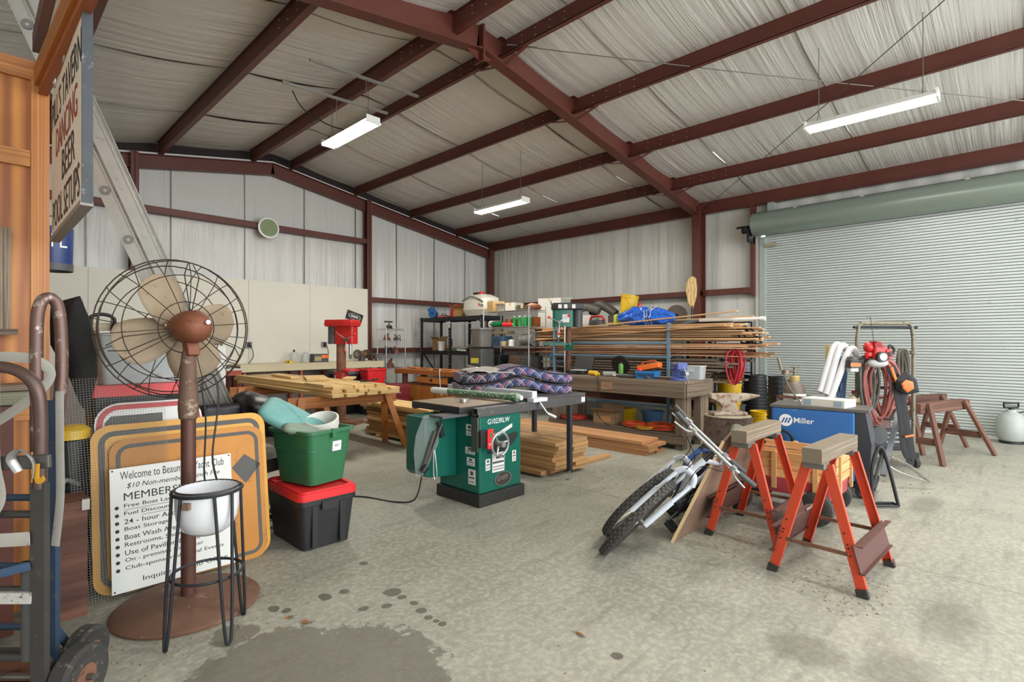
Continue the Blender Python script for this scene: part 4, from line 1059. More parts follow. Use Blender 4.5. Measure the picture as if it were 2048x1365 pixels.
# ================================================================ lumber on saw horses
def wood_horse(label, loc, L, h, m, spread=.34, group=None, rz=0, beam=(.045, .14), leg=(.09, .02), splay=.12, plank=None, brace=True):
    t = thing('wooden_sawhorse', label, 'sawhorse', loc, rz, group)
    board('beam', m, (0, 0, h - beam[1] / 2), (L, beam[0], beam[1]), parent=t)
    for sx in (-1, 1):
        for sy in (-1, 1):
            board2('leg', m, (sx * (L / 2 - .12 + splay), sy * spread, 0), (sx * (L / 2 - .16), sy * (beam[0] / 2 + .012), h - .01), leg[0], leg[1], t, (0, sy, .5))
        if brace: board2('brace', m, (sx * (L / 2 - .1 + splay * .4), -spread * .62, h * .36), (sx * (L / 2 - .1 + splay * .4), spread * .62, h * .36), .02, .08, t)
    if plank: board('top_plank', m, (0, 0, h + .012), (L, plank, .025), parent=t)
    return t
wood_horse('pine sawhorse under the near end of the stacked boards', (3.4, 6.3, 0), 1.5, .74, orangewood, .25, 'sawhorses holding the long boards')
wood_horse('pine sawhorse under the far end of the stacked boards', (3.45, 8.45, 0), 1.5, .74, orangewood, .25, 'sawhorses holding the long boards')
z0 = .742; random.seed(3)
for row, (n, x0, wd, th, yb) in enumerate(((6, 3.12, .15, .038, 5.92), (6, 3.18, .14, .038, 5.98), (5, 3.2, .14, .038, 6.06))):
    for i in range(n):
        side_ = ORD1[i]
        L = 3.5 if row else 3.3
        L -= random.random() * .25
        x = x0 + i * (wd + .018) + random.uniform(-.008, .008)
        o = board('lumber_board', pine, (x, yb + random.random() * .12 + L / 2, z0 + row * .04 + .019), (L, wd - .004, th), (0, 0, PI / 2 + random.uniform(-.008, .008)))
        tag(o, '%s pale board from the fan side, %s layer on the two pine sawhorses' % (side_, ('bottom', 'middle', 'top')[row]), 'board', group='boards on the sawhorses')
for i, (x, y, L, w, rz, lb) in enumerate(((3.62, 7.6, .9, .3, 1.2, 'wide short pine offcut on the board stack'), (3.45, 8.3, .9, .12, 1.5, 'narrow pine offcut at the far end of the board stack'), (3.95, 7.2, .35, .14, .9, 'small pine block on the board stack beside the drill press'), (3.05, 6.35, .55, .1, 1.55, 'short pine strip along the near edge of the board stack'))):
    o = board('offcut_board', pine, (x, y, z0 + 3 * .04 + .018 + (0 if i != 0 else .0)), (L, w, .03), (0, 0, rz)); tag(o, lb, 'board', group='offcuts on the board stack')
t = thing('clamp', 'black bar clamp lying on the near end of the boards', 'clamp', (3.85, 6.45, z0 + .135), .6)
b = B(); b.box((0, 0, .01), (.35, .02, .015)); b.box((-.14, .03, .012), (.05, .08, .02)); b.build('bar', black, t, 0); B().cyl((.1, 0, .014), (.22, 0, .014), .016, n=10).build('grip', black, t)

# ================================================================ lumber on the floor
random.seed(11)
def pile(x0, x1, y0, y1, z0, layers, m, label, group, thick=.038, endvar=.3, w=None):
    z = z0
    for l in range(layers):
        x = x0 + random.uniform(0, .03); ci = 0
        while True:
            ww = w if w else random.choice((.09, .14, .185, .24))
            if x + ww > x1 + .03: break
            L = y1 - y0 - random.random() * endvar * 2; yb = y0 + random.uniform(-.03, endvar)
            o = board('lumber_board', m, (x + ww / 2, yb + L / 2, z + thick / 2), (L, ww - .004, thick), (0, 0, PI / 2 + random.uniform(-.012, .012)))
            tag(o, '%s, %s layer up, %s from the saw side' % (label, ORD[l], ORD1[ci]), 'board', group=group); ci += 1; x += ww + random.uniform(.003, .02)
        z += thick + .003
pine3 = WOOD('weathered_pine', '#c7a06c', '#96693e')
for y in (3.7, 5.2, 6.9):
    o = board('bearer', pine3, (4.87, y, .02), (1.28, .09, .038)); tag(o, {3.7: 'floor bearer under the ends of the lumber stack near the saw', 5.2: 'floor bearer under the middle of the lumber stack', 6.9: 'floor bearer under the far end of the lumber stack'}[y], 'board', group='bearers under the lumber stack')
pile(4.24, 4.8, 3.5, 7.3, .042, 8, pine3, 'thick pine board in the tall floor stack', 'floor lumber stack', .038, .06, .26)
pile(4.3, 4.8, 4.6, 7.6, .372, 2, pine3, 'set-back pine board on the tall stack', 'upper floor lumber', .035, .35)
pile(4.86, 5.5, 4.2, 7.4, .042, 6, pine3, 'pine board in the second floor stack', 'second floor stack', .038, .15, .2)
pile(4.22, 4.8, 5.6, 7.4, .45, 2, pine, 'loose pale board on the tall stack', 'loose boards on the stack', .03, .5)
o = board('lumber_board', pine3, (4.15, 4.7, .05), (2.2, .09, .04), (0, 0, PI / 2 + .03)); tag(o, 'single narrow board on the floor in front of the lumber stack', 'board')
# ================================================================ orange folding sawhorses
om = P('orange_steel', '#d24a2b', .45, .1, .12, 7, dirt='#a9634c', dirta=.67)
tray = P('tray_rust', '#5d3a33', .6, .3, .25, 30, dirt='#7c5a4e', dirta=.6)
topw = WOOD('grey_timber', '#8d7f6c', '#6a5d4e', rough=.85, bump=.35)
dotm = P('bolt_dark', '#2a1a16', .6)
def orange_horse(label, loc, rz):
    t = thing('steel_sawhorse', label, 'sawhorse', loc, rz, 'orange steel sawhorses')
    board('top_beam', topw, (0, 0, .757), (.72, .105, .085), parent=t)
    for sx in (-1, 1):
        B().mm((sx * .29 - .05, -.056, .68), (sx * .29 + .05, .056, .7145)).build('saddle', P('saddle_grey', '#6f6c66', .6, .3, .2, 20), t, 0)
        for sy in (-1, 1):
            p = Vector((sx * .3, sy * .235, .03)); q = Vector((sx * .27, sy * .055, .70)); ax = (q - p).normalized()
            n = Vector((sx, 0, 0)); n = (n - ax * n.dot(ax)).normalized(); s_ = n.cross(ax).normalized()
            b = B(); b.bar(p, q, .052, .004, n); b.bar(p + s_ * .025 - n * .012, q + s_ * .025 - n * .012, .004, .026, n); b.bar(p - s_ * .025 - n * .012, q - s_ * .025 - n * .012, .004, .026, n)
            o = b.build('leg', om, t, 0)
            b = B()
            for f in (.97, .45, .36, .33, .27): b.cyl(p.lerp(q, f) + n * .002 + s_ * .008, p.lerp(q, f) + n * .005 + s_ * .008, .005, n=8)
            b.build('bolt_holes', dotm, o)['kind'] = 'stuff'
            B().bar(p - ax * .035, p + ax * .012, .058, .032, n).build('rubber_foot', rubber, o, 0)
        B().bar((sx * .292, -.165, .215), (sx * .292, .165, .215), .008, .022).build('cross_strap', rust, t, 0)
    for sy in (-1, 1):
        y = sy * .185
        b = B(); b.bar((-.32, y + sy * .03, .205), (.32, y + sy * .03, .205), .004, .15, (0, -sy * .27, 1)); b.bar((-.32, y + sy * .045, .28), (.32, y + sy * .045, .28), .03, .006); b.bar((-.32, y + sy * .055, .13), (.32, y + sy * .055, .13), .03, .006)
        b.build('tray_brace', tray, t, 0)
    return t
orange_horse('orange steel sawhorse with grey timber top, standing nearest the open floor', (3.77, .87, 0), -.05)
orange_horse('orange steel sawhorse with grey timber top, behind the leaning plywood', (4.1, 1.43, 0), .0)
t = thing('plywood_sheet', 'scrap plywood sheet leaning on the orange sawhorse beside the bicycles', 'plywood')
tp = [Vector(p) for p in ((3.47, 1.80, 0), (4.5, 1.80, 0), (4.65, 1.55, .74), (3.86, 1.545, .755), (3.78, 1.56, .71))]
nn = (tp[1] - tp[0]).cross(tp[3] - tp[0]).normalized() * .018
n_ = len(tp); fs = [tuple(range(n_)), tuple(range(2 * n_ - 1, n_ - 1, -1))] + [(i, (i + 1) % n_, n_ + (i + 1) % n_, n_ + i) for i in range(n_)]
B().add(tp + [p + nn for p in tp], fs).build('sheet', WOOD('old_plywood', '#8a6f5c', '#6e5546', (.8, 5, 5), .7), t, 0)
B().bar(tp[0] + nn * .5 - Vector((.004, 0, 0)), tp[4] + nn * .5 - Vector((.004, 0, 0)), .02, .008, (1, 0, 0)).build('cut_edge', P('cut_edge', '#d9b98a', .7), t, 0)

# ================================================================ bicycles
tread = P('tread_grey', '#4a4843', .9, 0, .3, 20)
def bike(label, loc, lean, rz, fm, fork_m, tm, steer=.0, word=None):
    t = thing('mountain_bike', label, 'bicycle', loc, rot=(-lean, 0, PI + rz), group='bicycles leaning together')
    R_ = .31
    def wheel(c, ang=0):
        c = Vector(c); ux = Vector((math.cos(ang), math.sin(ang), 0)); uz = Vector((0, 0, 1)); uy = ux.cross(uz)
        o = B().tube([c + (ux * math.cos(2 * PI * i / 40) + uz * math.sin(2 * PI * i / 40)) * R_ for i in range(40)], .029, 10, True).build('wheel', rubber, t)
        kb = B()
        for i in range(96):
            a = 2 * PI * i / 96
            for s in (-1, 0, 1):
                if (i + s) % 2: continue
                rd = ux * math.cos(a) + uz * math.sin(a)
                kb.box(c + rd * (R_ + .024 - .006 * abs(s)) + uy * s * .015, (.017, .013, .016), Matrix((rd, uy, rd.cross(uy))).transposed().to_4x4())
        kb.build('tread_knobs', tread, o, 0)['kind'] = 'stuff'
        B().tube([c + (ux * math.cos(2 * PI * i / 36) + uz * math.sin(2 * PI * i / 36)) * (R_ - .035) for i in range(36)], .009, 6, True).build('rim', steel, o)
        b = B()
        for i in range(28):
            a = 2 * PI * i / 28; b.cyl(c + uy * (.02 if i % 2 else -.02), c + (ux * math.cos(a) + uz * math.sin(a)) * (R_ - .035), .0012, n=4)
        b.build('spokes', chrome, o)['kind'] = 'stuff'
        B().cyl(c - uy * .05, c + uy * .05, .018, n=12).build('hub', steel, o)
    wheel((0, 0, .337)); wheel((1.05, 0, .337), steer)
    bb = Vector((.43, 0, .3)); st = Vector((.29, 0, .74)); ht = Vector((.80, 0, .86)); hb = Vector((.845, 0, .74)); rh = Vector((0, 0, .337))
    B().cyl(bb, st, .017, n=12).build('seat_tube', fm, t); B().cyl(st - (st - bb) * .1, ht, .017, n=12).build('top_tube', fm, t); B().cyl(bb, hb, .021, n=12).build('down_tube', fm, t)
    B().cyl(hb, ht, .022, n=12).build('head_tube', fm, t)
    b = B()
    for s in (-1, 1):
        b.tube([bb + Vector((-.03, s * .02, 0)), rh + Vector((.2, s * .045, .0)), rh + Vector((0, s * .06, 0))], .009, 8); b.tube([st + Vector((0, s * .015, -.03)), rh + Vector((.16, s * .045, .22)), rh + Vector((0, s * .06, 0))], .008, 8)
    b.build('rear_stays', fm, t)
    ux = Vector((math.cos(steer), math.sin(steer), 0)); uy = Vector((-math.sin(steer), math.cos(steer), 0)); c = Vector((.855, 0, 0))
    fh = Vector((1.05, 0, .337)); b = B()
    for s in (-1, 1):
        b.cyl(fh + uy * s * .06, fh + uy * s * .06 + Vector((-.10, 0, .215)), .02, .021, 12); b.cyl(fh + uy * s * .06 + Vector((-.10, 0, .215)), Vector((.862, 0, .70)) + uy * s * .06, .015, n=10)
    b.build('fork_leg', fork_m, t)
    b = B(); b.tube(spline([Vector((.862, 0, .69)) + uy * .066, Vector((.855, 0, .74)) + uy * .04, Vector((.853, 0, .75)), Vector((.855, 0, .74)) - uy * .04, Vector((.862, 0, .69)) - uy * .066]), .022, 10); b.build('fork_crown', fork_m, t)
    b = B(); b.cyl(ht, ht + Vector((-.035, 0, .1)), .016, n=10); b.cyl(ht + Vector((-.03, 0, .09)), ht + Vector((.06, 0, .12)), .014, n=10); b.build('stem', black, t)
    hc_ = ht + Vector((.06, 0, .12))
    o = B().tube(spline([hc_ + uy * .3 - ux * .03, hc_ + uy * .15, hc_, hc_ - uy * .15, hc_ - uy * .3 - ux * .03]), .0115, 10).build('handlebar', chrome, t)
    for s in (-1, 1):
        B().cyl(hc_ + uy * s * .2 - ux * .01, hc_ + uy * s * .315 - ux * .032, .017, n=12).build('grip', darkgrey, o)
        b = B(); b.box(hc_ + uy * s * .16, (.035, .03, .03)); b.tube(spline([hc_ + uy * s * .16, hc_ + uy * s * .19 + ux * .05 - Vector((0, 0, .01)), hc_ + uy * s * .28 + ux * .055 - Vector((0, 0, .02))]), .006, 6); b.build('brake_lever', chrome, o)
    b = B()
    for s in (-1, 1): b.tube(spline([hc_ + uy * s * .15, hc_ + uy * s * .12 + ux * .12 - Vector((0, 0, .02)), Vector((.9, s * .03, .86)), Vector((.87, s * .03, .72))]), .003, 5)
    b.tube(spline([Vector((.87, .03, .72)), Vector((.93, .05, .64)), Vector((.95, 0, .6)), Vector((.9, -.05, .66))]), .003, 5); b.build('cables', black, t)
    B().cyl(st, st + Vector((-.05, 0, .15)), .013, n=10).build('seat_post', chrome, t)
    sc = st + Vector((-.06, 0, .17)); b = B()
    prof = [(-.13, .0), (-.11, .085), (-.04, .08), (.03, .035), (.13, .022), (.15, 0)]
    pl = [(x, y) for x, y in prof] + [(x, -y) for x, y in reversed(prof[1:-1])]
    vs = []; 
    for zz, k_ in ((-.015, .86), (0.0, 1.0), (.02, .97), (.035, .7), (.04, .3)):
        for x, y in pl: vs.append(sc + Vector((x * (1 if k_ > .5 else .6), y * k_, zz + (.012 if x < -.05 else 0))))
    n = len(pl); fs = [(i * n + j, i * n + (j + 1) % n, (i + 1) * n + (j + 1) % n, (i + 1) * n + j) for i in range(4) for j in range(n)] + [tuple(range(n)), tuple(range(4 * n, 5 * n))]
    b.add(vs, fs); o = b.build('saddle', P('saddle_olive', '#6b6a5b', .7, 0, .15, 8), t, 80); o.modifiers.new('soft', 'SUBSURF').render_levels = 1
    b = B()
    for r, y in ((.09, .035), (.075, .045), (.055, .055)): b.tube([bb + Vector((r * math.cos(2 * PI * i / 24), y, r * math.sin(2 * PI * i / 24))) for i in range(24)], .005, 5, True)
    b.build('chainrings', blackmetal, t)
    for s in (-1, 1):
        b = B(); b.bar(bb + Vector((0, s * .06, 0)), bb + Vector((s * .14, s * .075, -.09)), .012, .025); o = b.build('crank', black, t, 0)
        B().box(bb + Vector((s * .14, s * .12, -.09)), (.09, .085, .025)).build('pedal', black, o, 0)
    B().tube(spline([bb + Vector((0, .045, .075)), rh + Vector((0, .05, .04)), rh + Vector((-.04, .05, 0)), rh + Vector((.02, .05, -.09)), bb + Vector((0, .045, -.075))], 3), .004, 5).build('chain', blackmetal, t)
    b = B(); b.box(rh + Vector((.0, .06, -.05)), (.03, .02, .1), (0, .3, 0)); b.build('derailleur', blackmetal, t, 0)
    if word: text(word, P('decal_green', '#2c5b50', .5), t, .14, .03, frame(bb.lerp(hb, .35) + Vector((0, -.0215, -.012)), hb - bb, (-(hb - bb).z, 0, (hb - bb).x)), bold=.0)
    return t
whitef = P('bike_white', '#cfd6e0', .3, 0, .06)
bike('white mountain bike with white fork, nearest of the two leaning bicycles', (4.13, 2.09, 0), .72, .03, whitef, whitef, None, .12, 'TREK')
bike('blue and silver mountain bike leaning behind the white one', (4.42, 2.21, 0), .70, .0, P('bike_blue', '#31518c', .3, 0, .1), P('bike_silver', '#c4c8cc', .3, .3), None, .05)

# ================================================================ wagon, welder, cylinder
t = thing('garden_wagon', 'red steel wagon with pine stake sides behind the orange sawhorses', 'wagon', (4.83, 1.46, 0))
rw = P('wagon_red', '#b34a52', .4, 0, .12)
B().tub(.5, .82, .54, .86, .2, .32, t=.006, r=.05).build('tub', rw, t)
wp_ = WOOD('wagon_pine', '#d9b077', '#b8864c')
for sx in (-1, 1):
    for z in (.36, .43, .5): board('slat', wp_, (sx * .265, 0, z), (.84, .016, .062), (0, 0, PI / 2), t)
    for y in (-.3, 0, .3): board('stake', wp_, (sx * .28, y, .39), (.3, .035, .018), (0, PI / 2, 0), t)
for sy in (-1, 1):
    for z in (.36, .43, .5): board('slat', wp_, (0, sy * .43, z), (.52, .016, .062), (0, 0, 0), t)
    for x in (-.18, .18): board('stake', wp_, (x, sy * .445, .39), (.3, .018, .035), (0, PI / 2, 0), t)
for x in (-.3, .3):
    for y in (-.3, .3):
        o = B().lathe([(.05, -.04), (.1, -.045), (.125, -.03), (.13, 0), (.125, .03), (.1, .045), (.05, .04)], 28, (x * .95, y, .13), (1, 0, 0)).build('wheel', rubber, t)
        B().lathe([(0, -.03), (.055, -.035), (.055, .035), (0, .03)], 16, (x * .95, y, .13), (1, 0, 0)).build('hub', whitep, o)
for y in (-.3, .3): B().cyl((-.28, y, .13), (.28, y, .13), .012).build('axle', blackmetal, t)
B().bar((0, -.4, .17), (0, .4, .17), .05, .03).build('chassis', blackmetal, t, 0)
B().tube([(-.3, .3, .2), (-.31, .28, .35), (-.33, .05, .62)], .013, 8).build('handle', blackmetal, t)
o = B().mm((0, 0, 0), (.18, .14, .16)).build('battery_box', red, None, 0); tag(o, 'red battery box with a yellow tag in the wagon', 'box', (4.66, 1.62, .42), .1)
B().mm((-.002, .01, .03), (0, .06, .13)).build('tag_label', yellow, o, 0)

t = thing('welding_machine', 'blue welding machine with white logo under a flat box', 'welder', (5.6, 1.0, 0), .1)
bw_ = P('welder_blue', '#2f66a6', .35, .1, .14, 3, dirt='#7fa2c6', dirta=.67)
B().mm((0, .1, .14), (.44, .8, .78)).build('body', bw_, t, 0, bevel=.02)
B().prism([(.0, .12), (.1, .12), (.1, .8), (.03, .8), (-.02, .5)], .005, .435, Matrix(((0, 0, 1, 0), (1, 0, 0, 0), (0, 1, 0, 0), (0, 0, 0, 1)))).build('front_panel', P('welder_front', '#2b3038', .45), t, 0)
B().mm((-.005, .0, .78), (.445, .81, .805)).build('top_cover', P('welder_top', '#55524d', .6, 0, .2, 9), t, 0)
B().mm((-.02, -.05, .1), (.46, .95, .14)).build('cart_base', blackmetal, t, 0)
Mw = lambda y, z: frame((-.002, y, z), (0, -1, 0), (0, 0, 1))
B().cyl((-.004, .67, .66), (0, .67, .66), .058, n=28).build('logo_disc', whitep, t)
for k in range(3): B().prism([(0, 0), (.014, 0), (.036, .05), (.022, .05)], 0, .001, frame((-.0045, .71 - k * .026, .635), (0, -1, 0), (0, 0, 1))).build('logo_stroke', bw_, t, 0)
text('Miller', whitep, t, .17, .052, Mw(.6, .64), bold=.01)
text('Millermatic', whitep, t, .3, .04, Mw(.40, .37), bold=.01)
B().mm((-.003, .12, .14), (.0, .3, .34)).build('spec_label', lightgrey, t, 0)
for x in (.05, .39):
    B().lathe([(0, -.02), (.06, -.02), (.06, .02), (0, .02)], 18, (x, .05, .06), (1, 0, 0)).build('caster', rubber, t); B().lathe([(0, -.03), (.1, -.03), (.1, .03), (0, .03)], 24, (x, .85, .1), (1, 0, 0)).build('wheel', rubber, t)
b = B()
for k in range(4): b.tube(arc((-.06 - k * .012, .72, .45 - .01 * k), .12 + .01 * k, 0, 2 * PI * 23 / 24, 23, (0, 1, 0), (.2, 0, 1)), .012, 6, True)
b.build('torch_cable', black, t)
t = thing('electronics_box', 'flat white product box lying on the blue welder', 'box', (5.72, 1.36, .806), -.15)
B().mm((-.1, -.19, 0), (.16, .19, .07)).build('carton', P('box_white', '#cfccc3', .7, 0, .08), t, 0)
for y in (-.17, .1): B().mm((-.102, y, .01), (-.1, y + .07, .06)).build('print_panel', P('print_blue', '#8fa3b3', .6), t, 0)

t = thing('gas_cylinder', 'dusty grey brown gas cylinder with a round label behind the welder', 'gas cylinder', (6.62, 1.9, 0))
B().lathe([(0, 0), (.11, .0), (.115, .02), (.115, .82), (.11, .88), (.085, .94), (.05, .97), (0, .98)], 30).build('tank', P('cyl_brown', '#6d6258', .55, .2, .2, 5), t)
B().lathe([(.05, .955), (.052, .96), (.052, 1.02), (.04, 1.03), (0, 1.03)], 20).build('collar', P('collar_tan', '#b49a5f', .5), t)
B().lathe([(.1165, .74), (.1168, .75), (.1168, .82), (.1165, .83)], 30).build('label_band', lab, t)
B().cyl((-.113, -.035, .785), (-.118, -.036, .785), .022, n=14).build('label_mark', P('mark_green', '#2f6f4a', .5), t)
b = B(); b.cyl((0, 0, 1.02), (0, 0, 1.12), .016); b.tube(arc((0, 0, 1.13), .035, 0, 2 * PI * 15 / 16, 15), .007, 6, True); b.cyl((0, 0, 1.08), (-.16, .05, 1.09), .014); b.cyl((-.16, .05, 1.05), (-.16, .05, 1.1), .04); b.build('regulator', P('brass_old', '#7d7263', .4, .5), t)
B().cyl((-.2, .08, 1.1), (-.25, .1, 1.24), .016).build('flow_tube', P('flow_tube', '#8a7f66', .35, .2), t)
B().tube(spline([(-.2, .05, 1.06), (-.24, -.02, .9), (-.16, -.13, .7), (-.05, -.16, .5)]), .009, 6).build('gas_hose', P('hose_grey', '#6b6258', .6), t)
t = thing('cylinder_trolley', 'rusty steel trolley cradling the gas cylinder', 'trolley', (6.6, 1.88, 0))
for y in (-.15, .15): B().mm((-.15, y - .012, .04), (-.13, y + .012, .8)).build('rail', rust, t, 0)
for z in (.2, .5, .78): B().mm((-.15, -.15, z), (-.13, .15, z + .03)).build('crossbar', rust, t, 0)
B().mm((-.2, -.16, .0), (-.12, .16, .03)).build('toe_plate', rust, t, 0)

# ================================================================ nursery pots, stump, anvil
def potstack(label, loc, r, n, step, h=.22, taper=.86, group='stacks of black nursery pots', top=None):
    t = thing('pot_stack', label, 'pots', loc, group=group)
    pm_ = P('nursery_black', '#1b1c20', .35, 0, .25, 5)
    for i in range(n):
        z = i * step; k = 1 - .012 * i
        B().lathe([(0, z), (r * taper * k, z), (r * k, z + h), (r * k * 1.05, z + h), (r * k * 1.05, z + h + .02), (r * k * .96, z + h + .02), (r * taper * k * .96, z + .02), (0, z + .02)], 26).build('pot', pm_, t)
    return t
potstack('tall stack of black nursery pots against the roll-up door frame', (7.55, 2.38, 0), .13, 13, .06, .22)
t = potstack('wide stack of black plastic nursery pots behind the anvil', (9.2, 3.25, 0), .2, 12, .055, .24)
potstack('narrower stack of black nursery pots beside the wide stack', (9.55, 2.95, 0), .15, 10, .06, .22)
t = thing('tree_stump', 'sawn tree stump carrying the anvil', 'stump', (6.2, 2.5, 0))
def fn(a, b_):
    an = a * 2 * PI; r = .27 + .02 * math.sin(an * 3) + .012 * mnoise.noise(Vector((math.cos(an) * 4, math.sin(an) * 4, b_ * 2))); return (r * math.cos(an) * (1.04 - .08 * b_), r * math.sin(an) * (1.04 - .08 * b_), .56 * b_)
B().grid(fn, 48, 6).build('bark', P('stump_bark', '#5f4c42', .9, 0, .35, 9, dirt='#3b2e29', dirta=.52, bump=.6), t, 180)
B().lathe([(0, .555), (.26, .555), (.255, .562), (0, .566)], 40).build('cut_top', P('stump_top', '#a79a86', .85, 0, .15, 12), t)
t = thing('anvil', 'pitted pale rusty anvil standing on the tree stump', 'anvil', (6.2, 2.48, .567), -.75)
am = P('anvil_steel', '#a39686', .65, .2, .25, 7, dirt='#80583f', dirta=.52, bump=.3)
b = B(); X = [(-.2, 0), (.16, 0), (.13, .04), (.07, .07), (.06, .14), (.12, .17), (.3, .215), (.3, .235), (.1, .235), (.1, .25), (-.24, .25), (-.24, .2), (-.14, .15), (-.1, .1), (-.12, .05)]
b.prism(X, -.06, .06, frame((0, 0, 0), (1, 0, 0), (0, 0, 1))); b.build('body', am, t, 0, bevel=.01)
B().lathe([(.055, 0), (.045, .1), (.012, .26), (0, .27)], 18, (.1, 0, .2), (1, 0, .08)).build('horn', am, t)
b = B(); b.mm((-.22, -.09, 0), (.18, .09, .04)); b.build('foot', am, t, 0, bevel=.01)

# ================================================================ brown sawhorses, sprayer
for lb, y, dz in (('weathered brown wooden sawhorse with paint drips beside the hose cart', .62, 0),):
    wood_horse(lb, (8.42, .75, 0), 1.16, .68, brownwood, .3, 'brown sawhorses by the door', -.33, (.11, .12), (.07, .035), .16, None)
wood_horse('second brown wooden sawhorse pushed behind the first at the roll-up door', (8.92, 1.0, 0), 1.1, .70, brownwood, .28, 'brown sawhorses by the door', -.33, (.1, .11), (.07, .03), .12, None)
t = thing('pump_sprayer', 'pale grey plastic pump sprayer standing at the roll-up door', 'sprayer', (10.18, .14, 0))
B().lathe([(0, .03), (.12, .03), (.155, .08), (.165, .2), (.155, .32), (.12, .4), (.06, .44), (.055, .47), (0, .47)], 30).build('tank', P('sprayer_grey', '#a9b0aa', .45, 0, .06), t)
B().lathe([(.06, .0), (.13, .0), (.13, .04), (.06, .04)], 24).build('base_ring', black, t)
b = B(); b.cyl((0, 0, .46), (0, 0, .5), .03); b.tube([(-.07, .07, .5), (-.075, .075, .56), (.075, -.075, .56), (.07, -.07, .5), (-.07, .07, .5)], .014, 8); b.build('pump_handle', black, t)
b = B(); b.tube(spline([(.03, -.08, .42), (.1, -.14, .44), (.16, -.2, .3), (.14, -.22, .02), (0, -.2, .012), (-.05, -.1, .012)]), .007, 6); b.build('hose', black, t)

# ================================================================ hose cart by the roll-up door
t = thing('hose_cart', 'tall pipe framed cart standing in front of the roll-up door', 'cart', (7.26, 1.14, 0), math.atan2(RT.y, RT.x))
pf = P('painted_pipe', '#7a7562', .55, .3, .25, 14, dirt='#3e3a34', dirta=.55)
for s in (-1, 1):
    B().tube([(s * .32, 0, .1), (s * .32, 0, 1.45), (s * .3, 0, 1.6), (s * .26, 0, 1.63)], .02, 10).build('upright', pf, t)
    B().lathe([(.02, -.02), (.034, -.02), (.034, .02), (.02, .02)], 12, (s * .32, 0, 1.3 if s > 0 else 1.22)).build('coupling', pf, t)
    B().tube([(s * .32, .0, .2), (s * .32, .45, .2)], .018, 8).build('base_rail', blackmetal, t)
    for y in (-.05, .45):
        B().lathe([(0, -.02), (.06, -.02), (.06, .02), (0, .02)], 18, (s * .3, y, .06), (1, 0, 0)).build('caster', rubber, t); B().box((s * .3, y, .14), (.05, .06, .06)).build('caster_fork', blackmetal, t, 0)
B().cyl((-.28, 0, 1.63), (.28, 0, 1.63), .022, n=12).build('top_bar', pf, t); B().cyl((-.36, .0, 1.585), (.36, .0, 1.585), .016, n=10).build('top_bar', blackmetal, t)
for z in (.2, .55, .9): B().cyl((-.32, 0, z), (.32, 0, z), .016, n=10).build('crossbar', blackmetal, t)
B().mm((-.3, .0, .2), (.3, .45, .22)).build('deck', rust, t, 0)
def coil(name, label, cat, c, w, h, n, r, m, u, jitter=.03, hang=.0, seed=1, group=None):
    """hanging loops in the plane spanned by u (horizontal) and Z"""
    random.seed(seed); c = Vector(c); u = Vector(u).normalized(); v = Vector((-u.y, u.x, 0)); b = B(); pts = []
    for k in range(n):
        ww = w * (1 + random.uniform(-.12, .25)); hh = h * (1 + random.uniform(-.1, .18)); off = (k - n / 2) * r * 1.3
        for i in range(22):
            a = 2 * PI * i / 22
            x = ww * math.sin(a) * (.75 + .25 * math.cos(a)) + random.uniform(-1, 1) * .004 + off * .9; z = hh * (math.cos(a) - 1)
            pts.append(c + u * x + v * (off * .5 + jitter * math.sin(a + k)) + Vector((0, 0, z)))
    b.tube(pts, r, 7); o = b.build(name, m); return tag(o, label, cat, group=group)
redh = P('red_hose', '#9c5a52', .6, 0, .15, 12); gryh = P('grey_green_hose', '#5f635c', .6, 0, .15, 12)
c0 = atd(1762, 722, 5.88)
coil('garden_hose', 'faded red rubber hose hanging in long loops from the cart', 'hose', c0, .16, .3, 12, .014, redh, RT, .05, seed=2, group='hoses on the cart')
coil('garden_hose', 'grey green rubber hose looped beside the red hose on the cart', 'hose', atd(1737, 716, 5.85), .1, .27, 5, .013, gryh, RT, .03, seed=5, group='hoses on the cart')
coil('garden_hose', 'coil of dull red hose lying across the cart shelf under the engine', 'hose', atd(1770, 795, 6.05), .26, .06, 7, .012, redh, RT, .05, seed=8, group='hoses on the cart')
coil('garden_hose', 'dark hose hanging on the far upright of the cart', 'hose', atd(1805, 700, 6.15), .05, .28, 5, .016, P('dark_hose', '#5a5248', .6), RT, .03, seed=9, group='hoses on the cart')
# trimmer engine
c = atd(1757, 712, 5.7)
t = thing('trimmer_engine', 'red and grey string trimmer engine hung on top of the hoses', 'engine', c, math.atan2(RT.y, RT.x))
B().tub(.17, .12, .15, .1, -.03, .1, solid=True).build('housing', red, t)
b = B(); 
for k in range(5): b.box((-.03 + .0, 0, .1 + .012 * k), (.11 - .01 * k, .12, .006), (0, .2, 0))
b.build('cooling_fins', red, t, 0)['kind'] = 'stuff'
B().cyl((-.02, -.06, -.01), (-.02, -.1, -.01), .055, n=24).build('recoil_ring', black, t); B().cyl((-.02, -.1, -.01), (-.02, -.108, -.01), .04, n=24).build('recoil_disc', lightgrey, t)
B().sph((-.02, -.01, -.08), (.11, .07, .05)).build('fuel_tank', lightgrey, t); B().cyl((-.13, -.03, .0), (-.13, -.03, .035), .035, n=16).build('fuel_cap', redp, t)
B().sph((-.11, .0, .09), (.05, .05, .055)).build('air_filter', red, t)
B().box((.08, -.05, .02), (.05, .03, .1), (0, -.3, 0)).build('muffler_guard', red, t, 0); B().box((.08, -.07, .02), (.03, .01, .05), (0, -.3, 0)).build('vent', black, t, 0)
B().tube(spline([(.12, 0, -.02), (.17, 0, .06), (.12, 0, .11), (.1, 0, .03)]), .014, 8).build('guard_loop', black, t)
B().cyl((-.05, 0, .15), (-.09, 0, .42), .003, n=5).build('antenna', black, t)
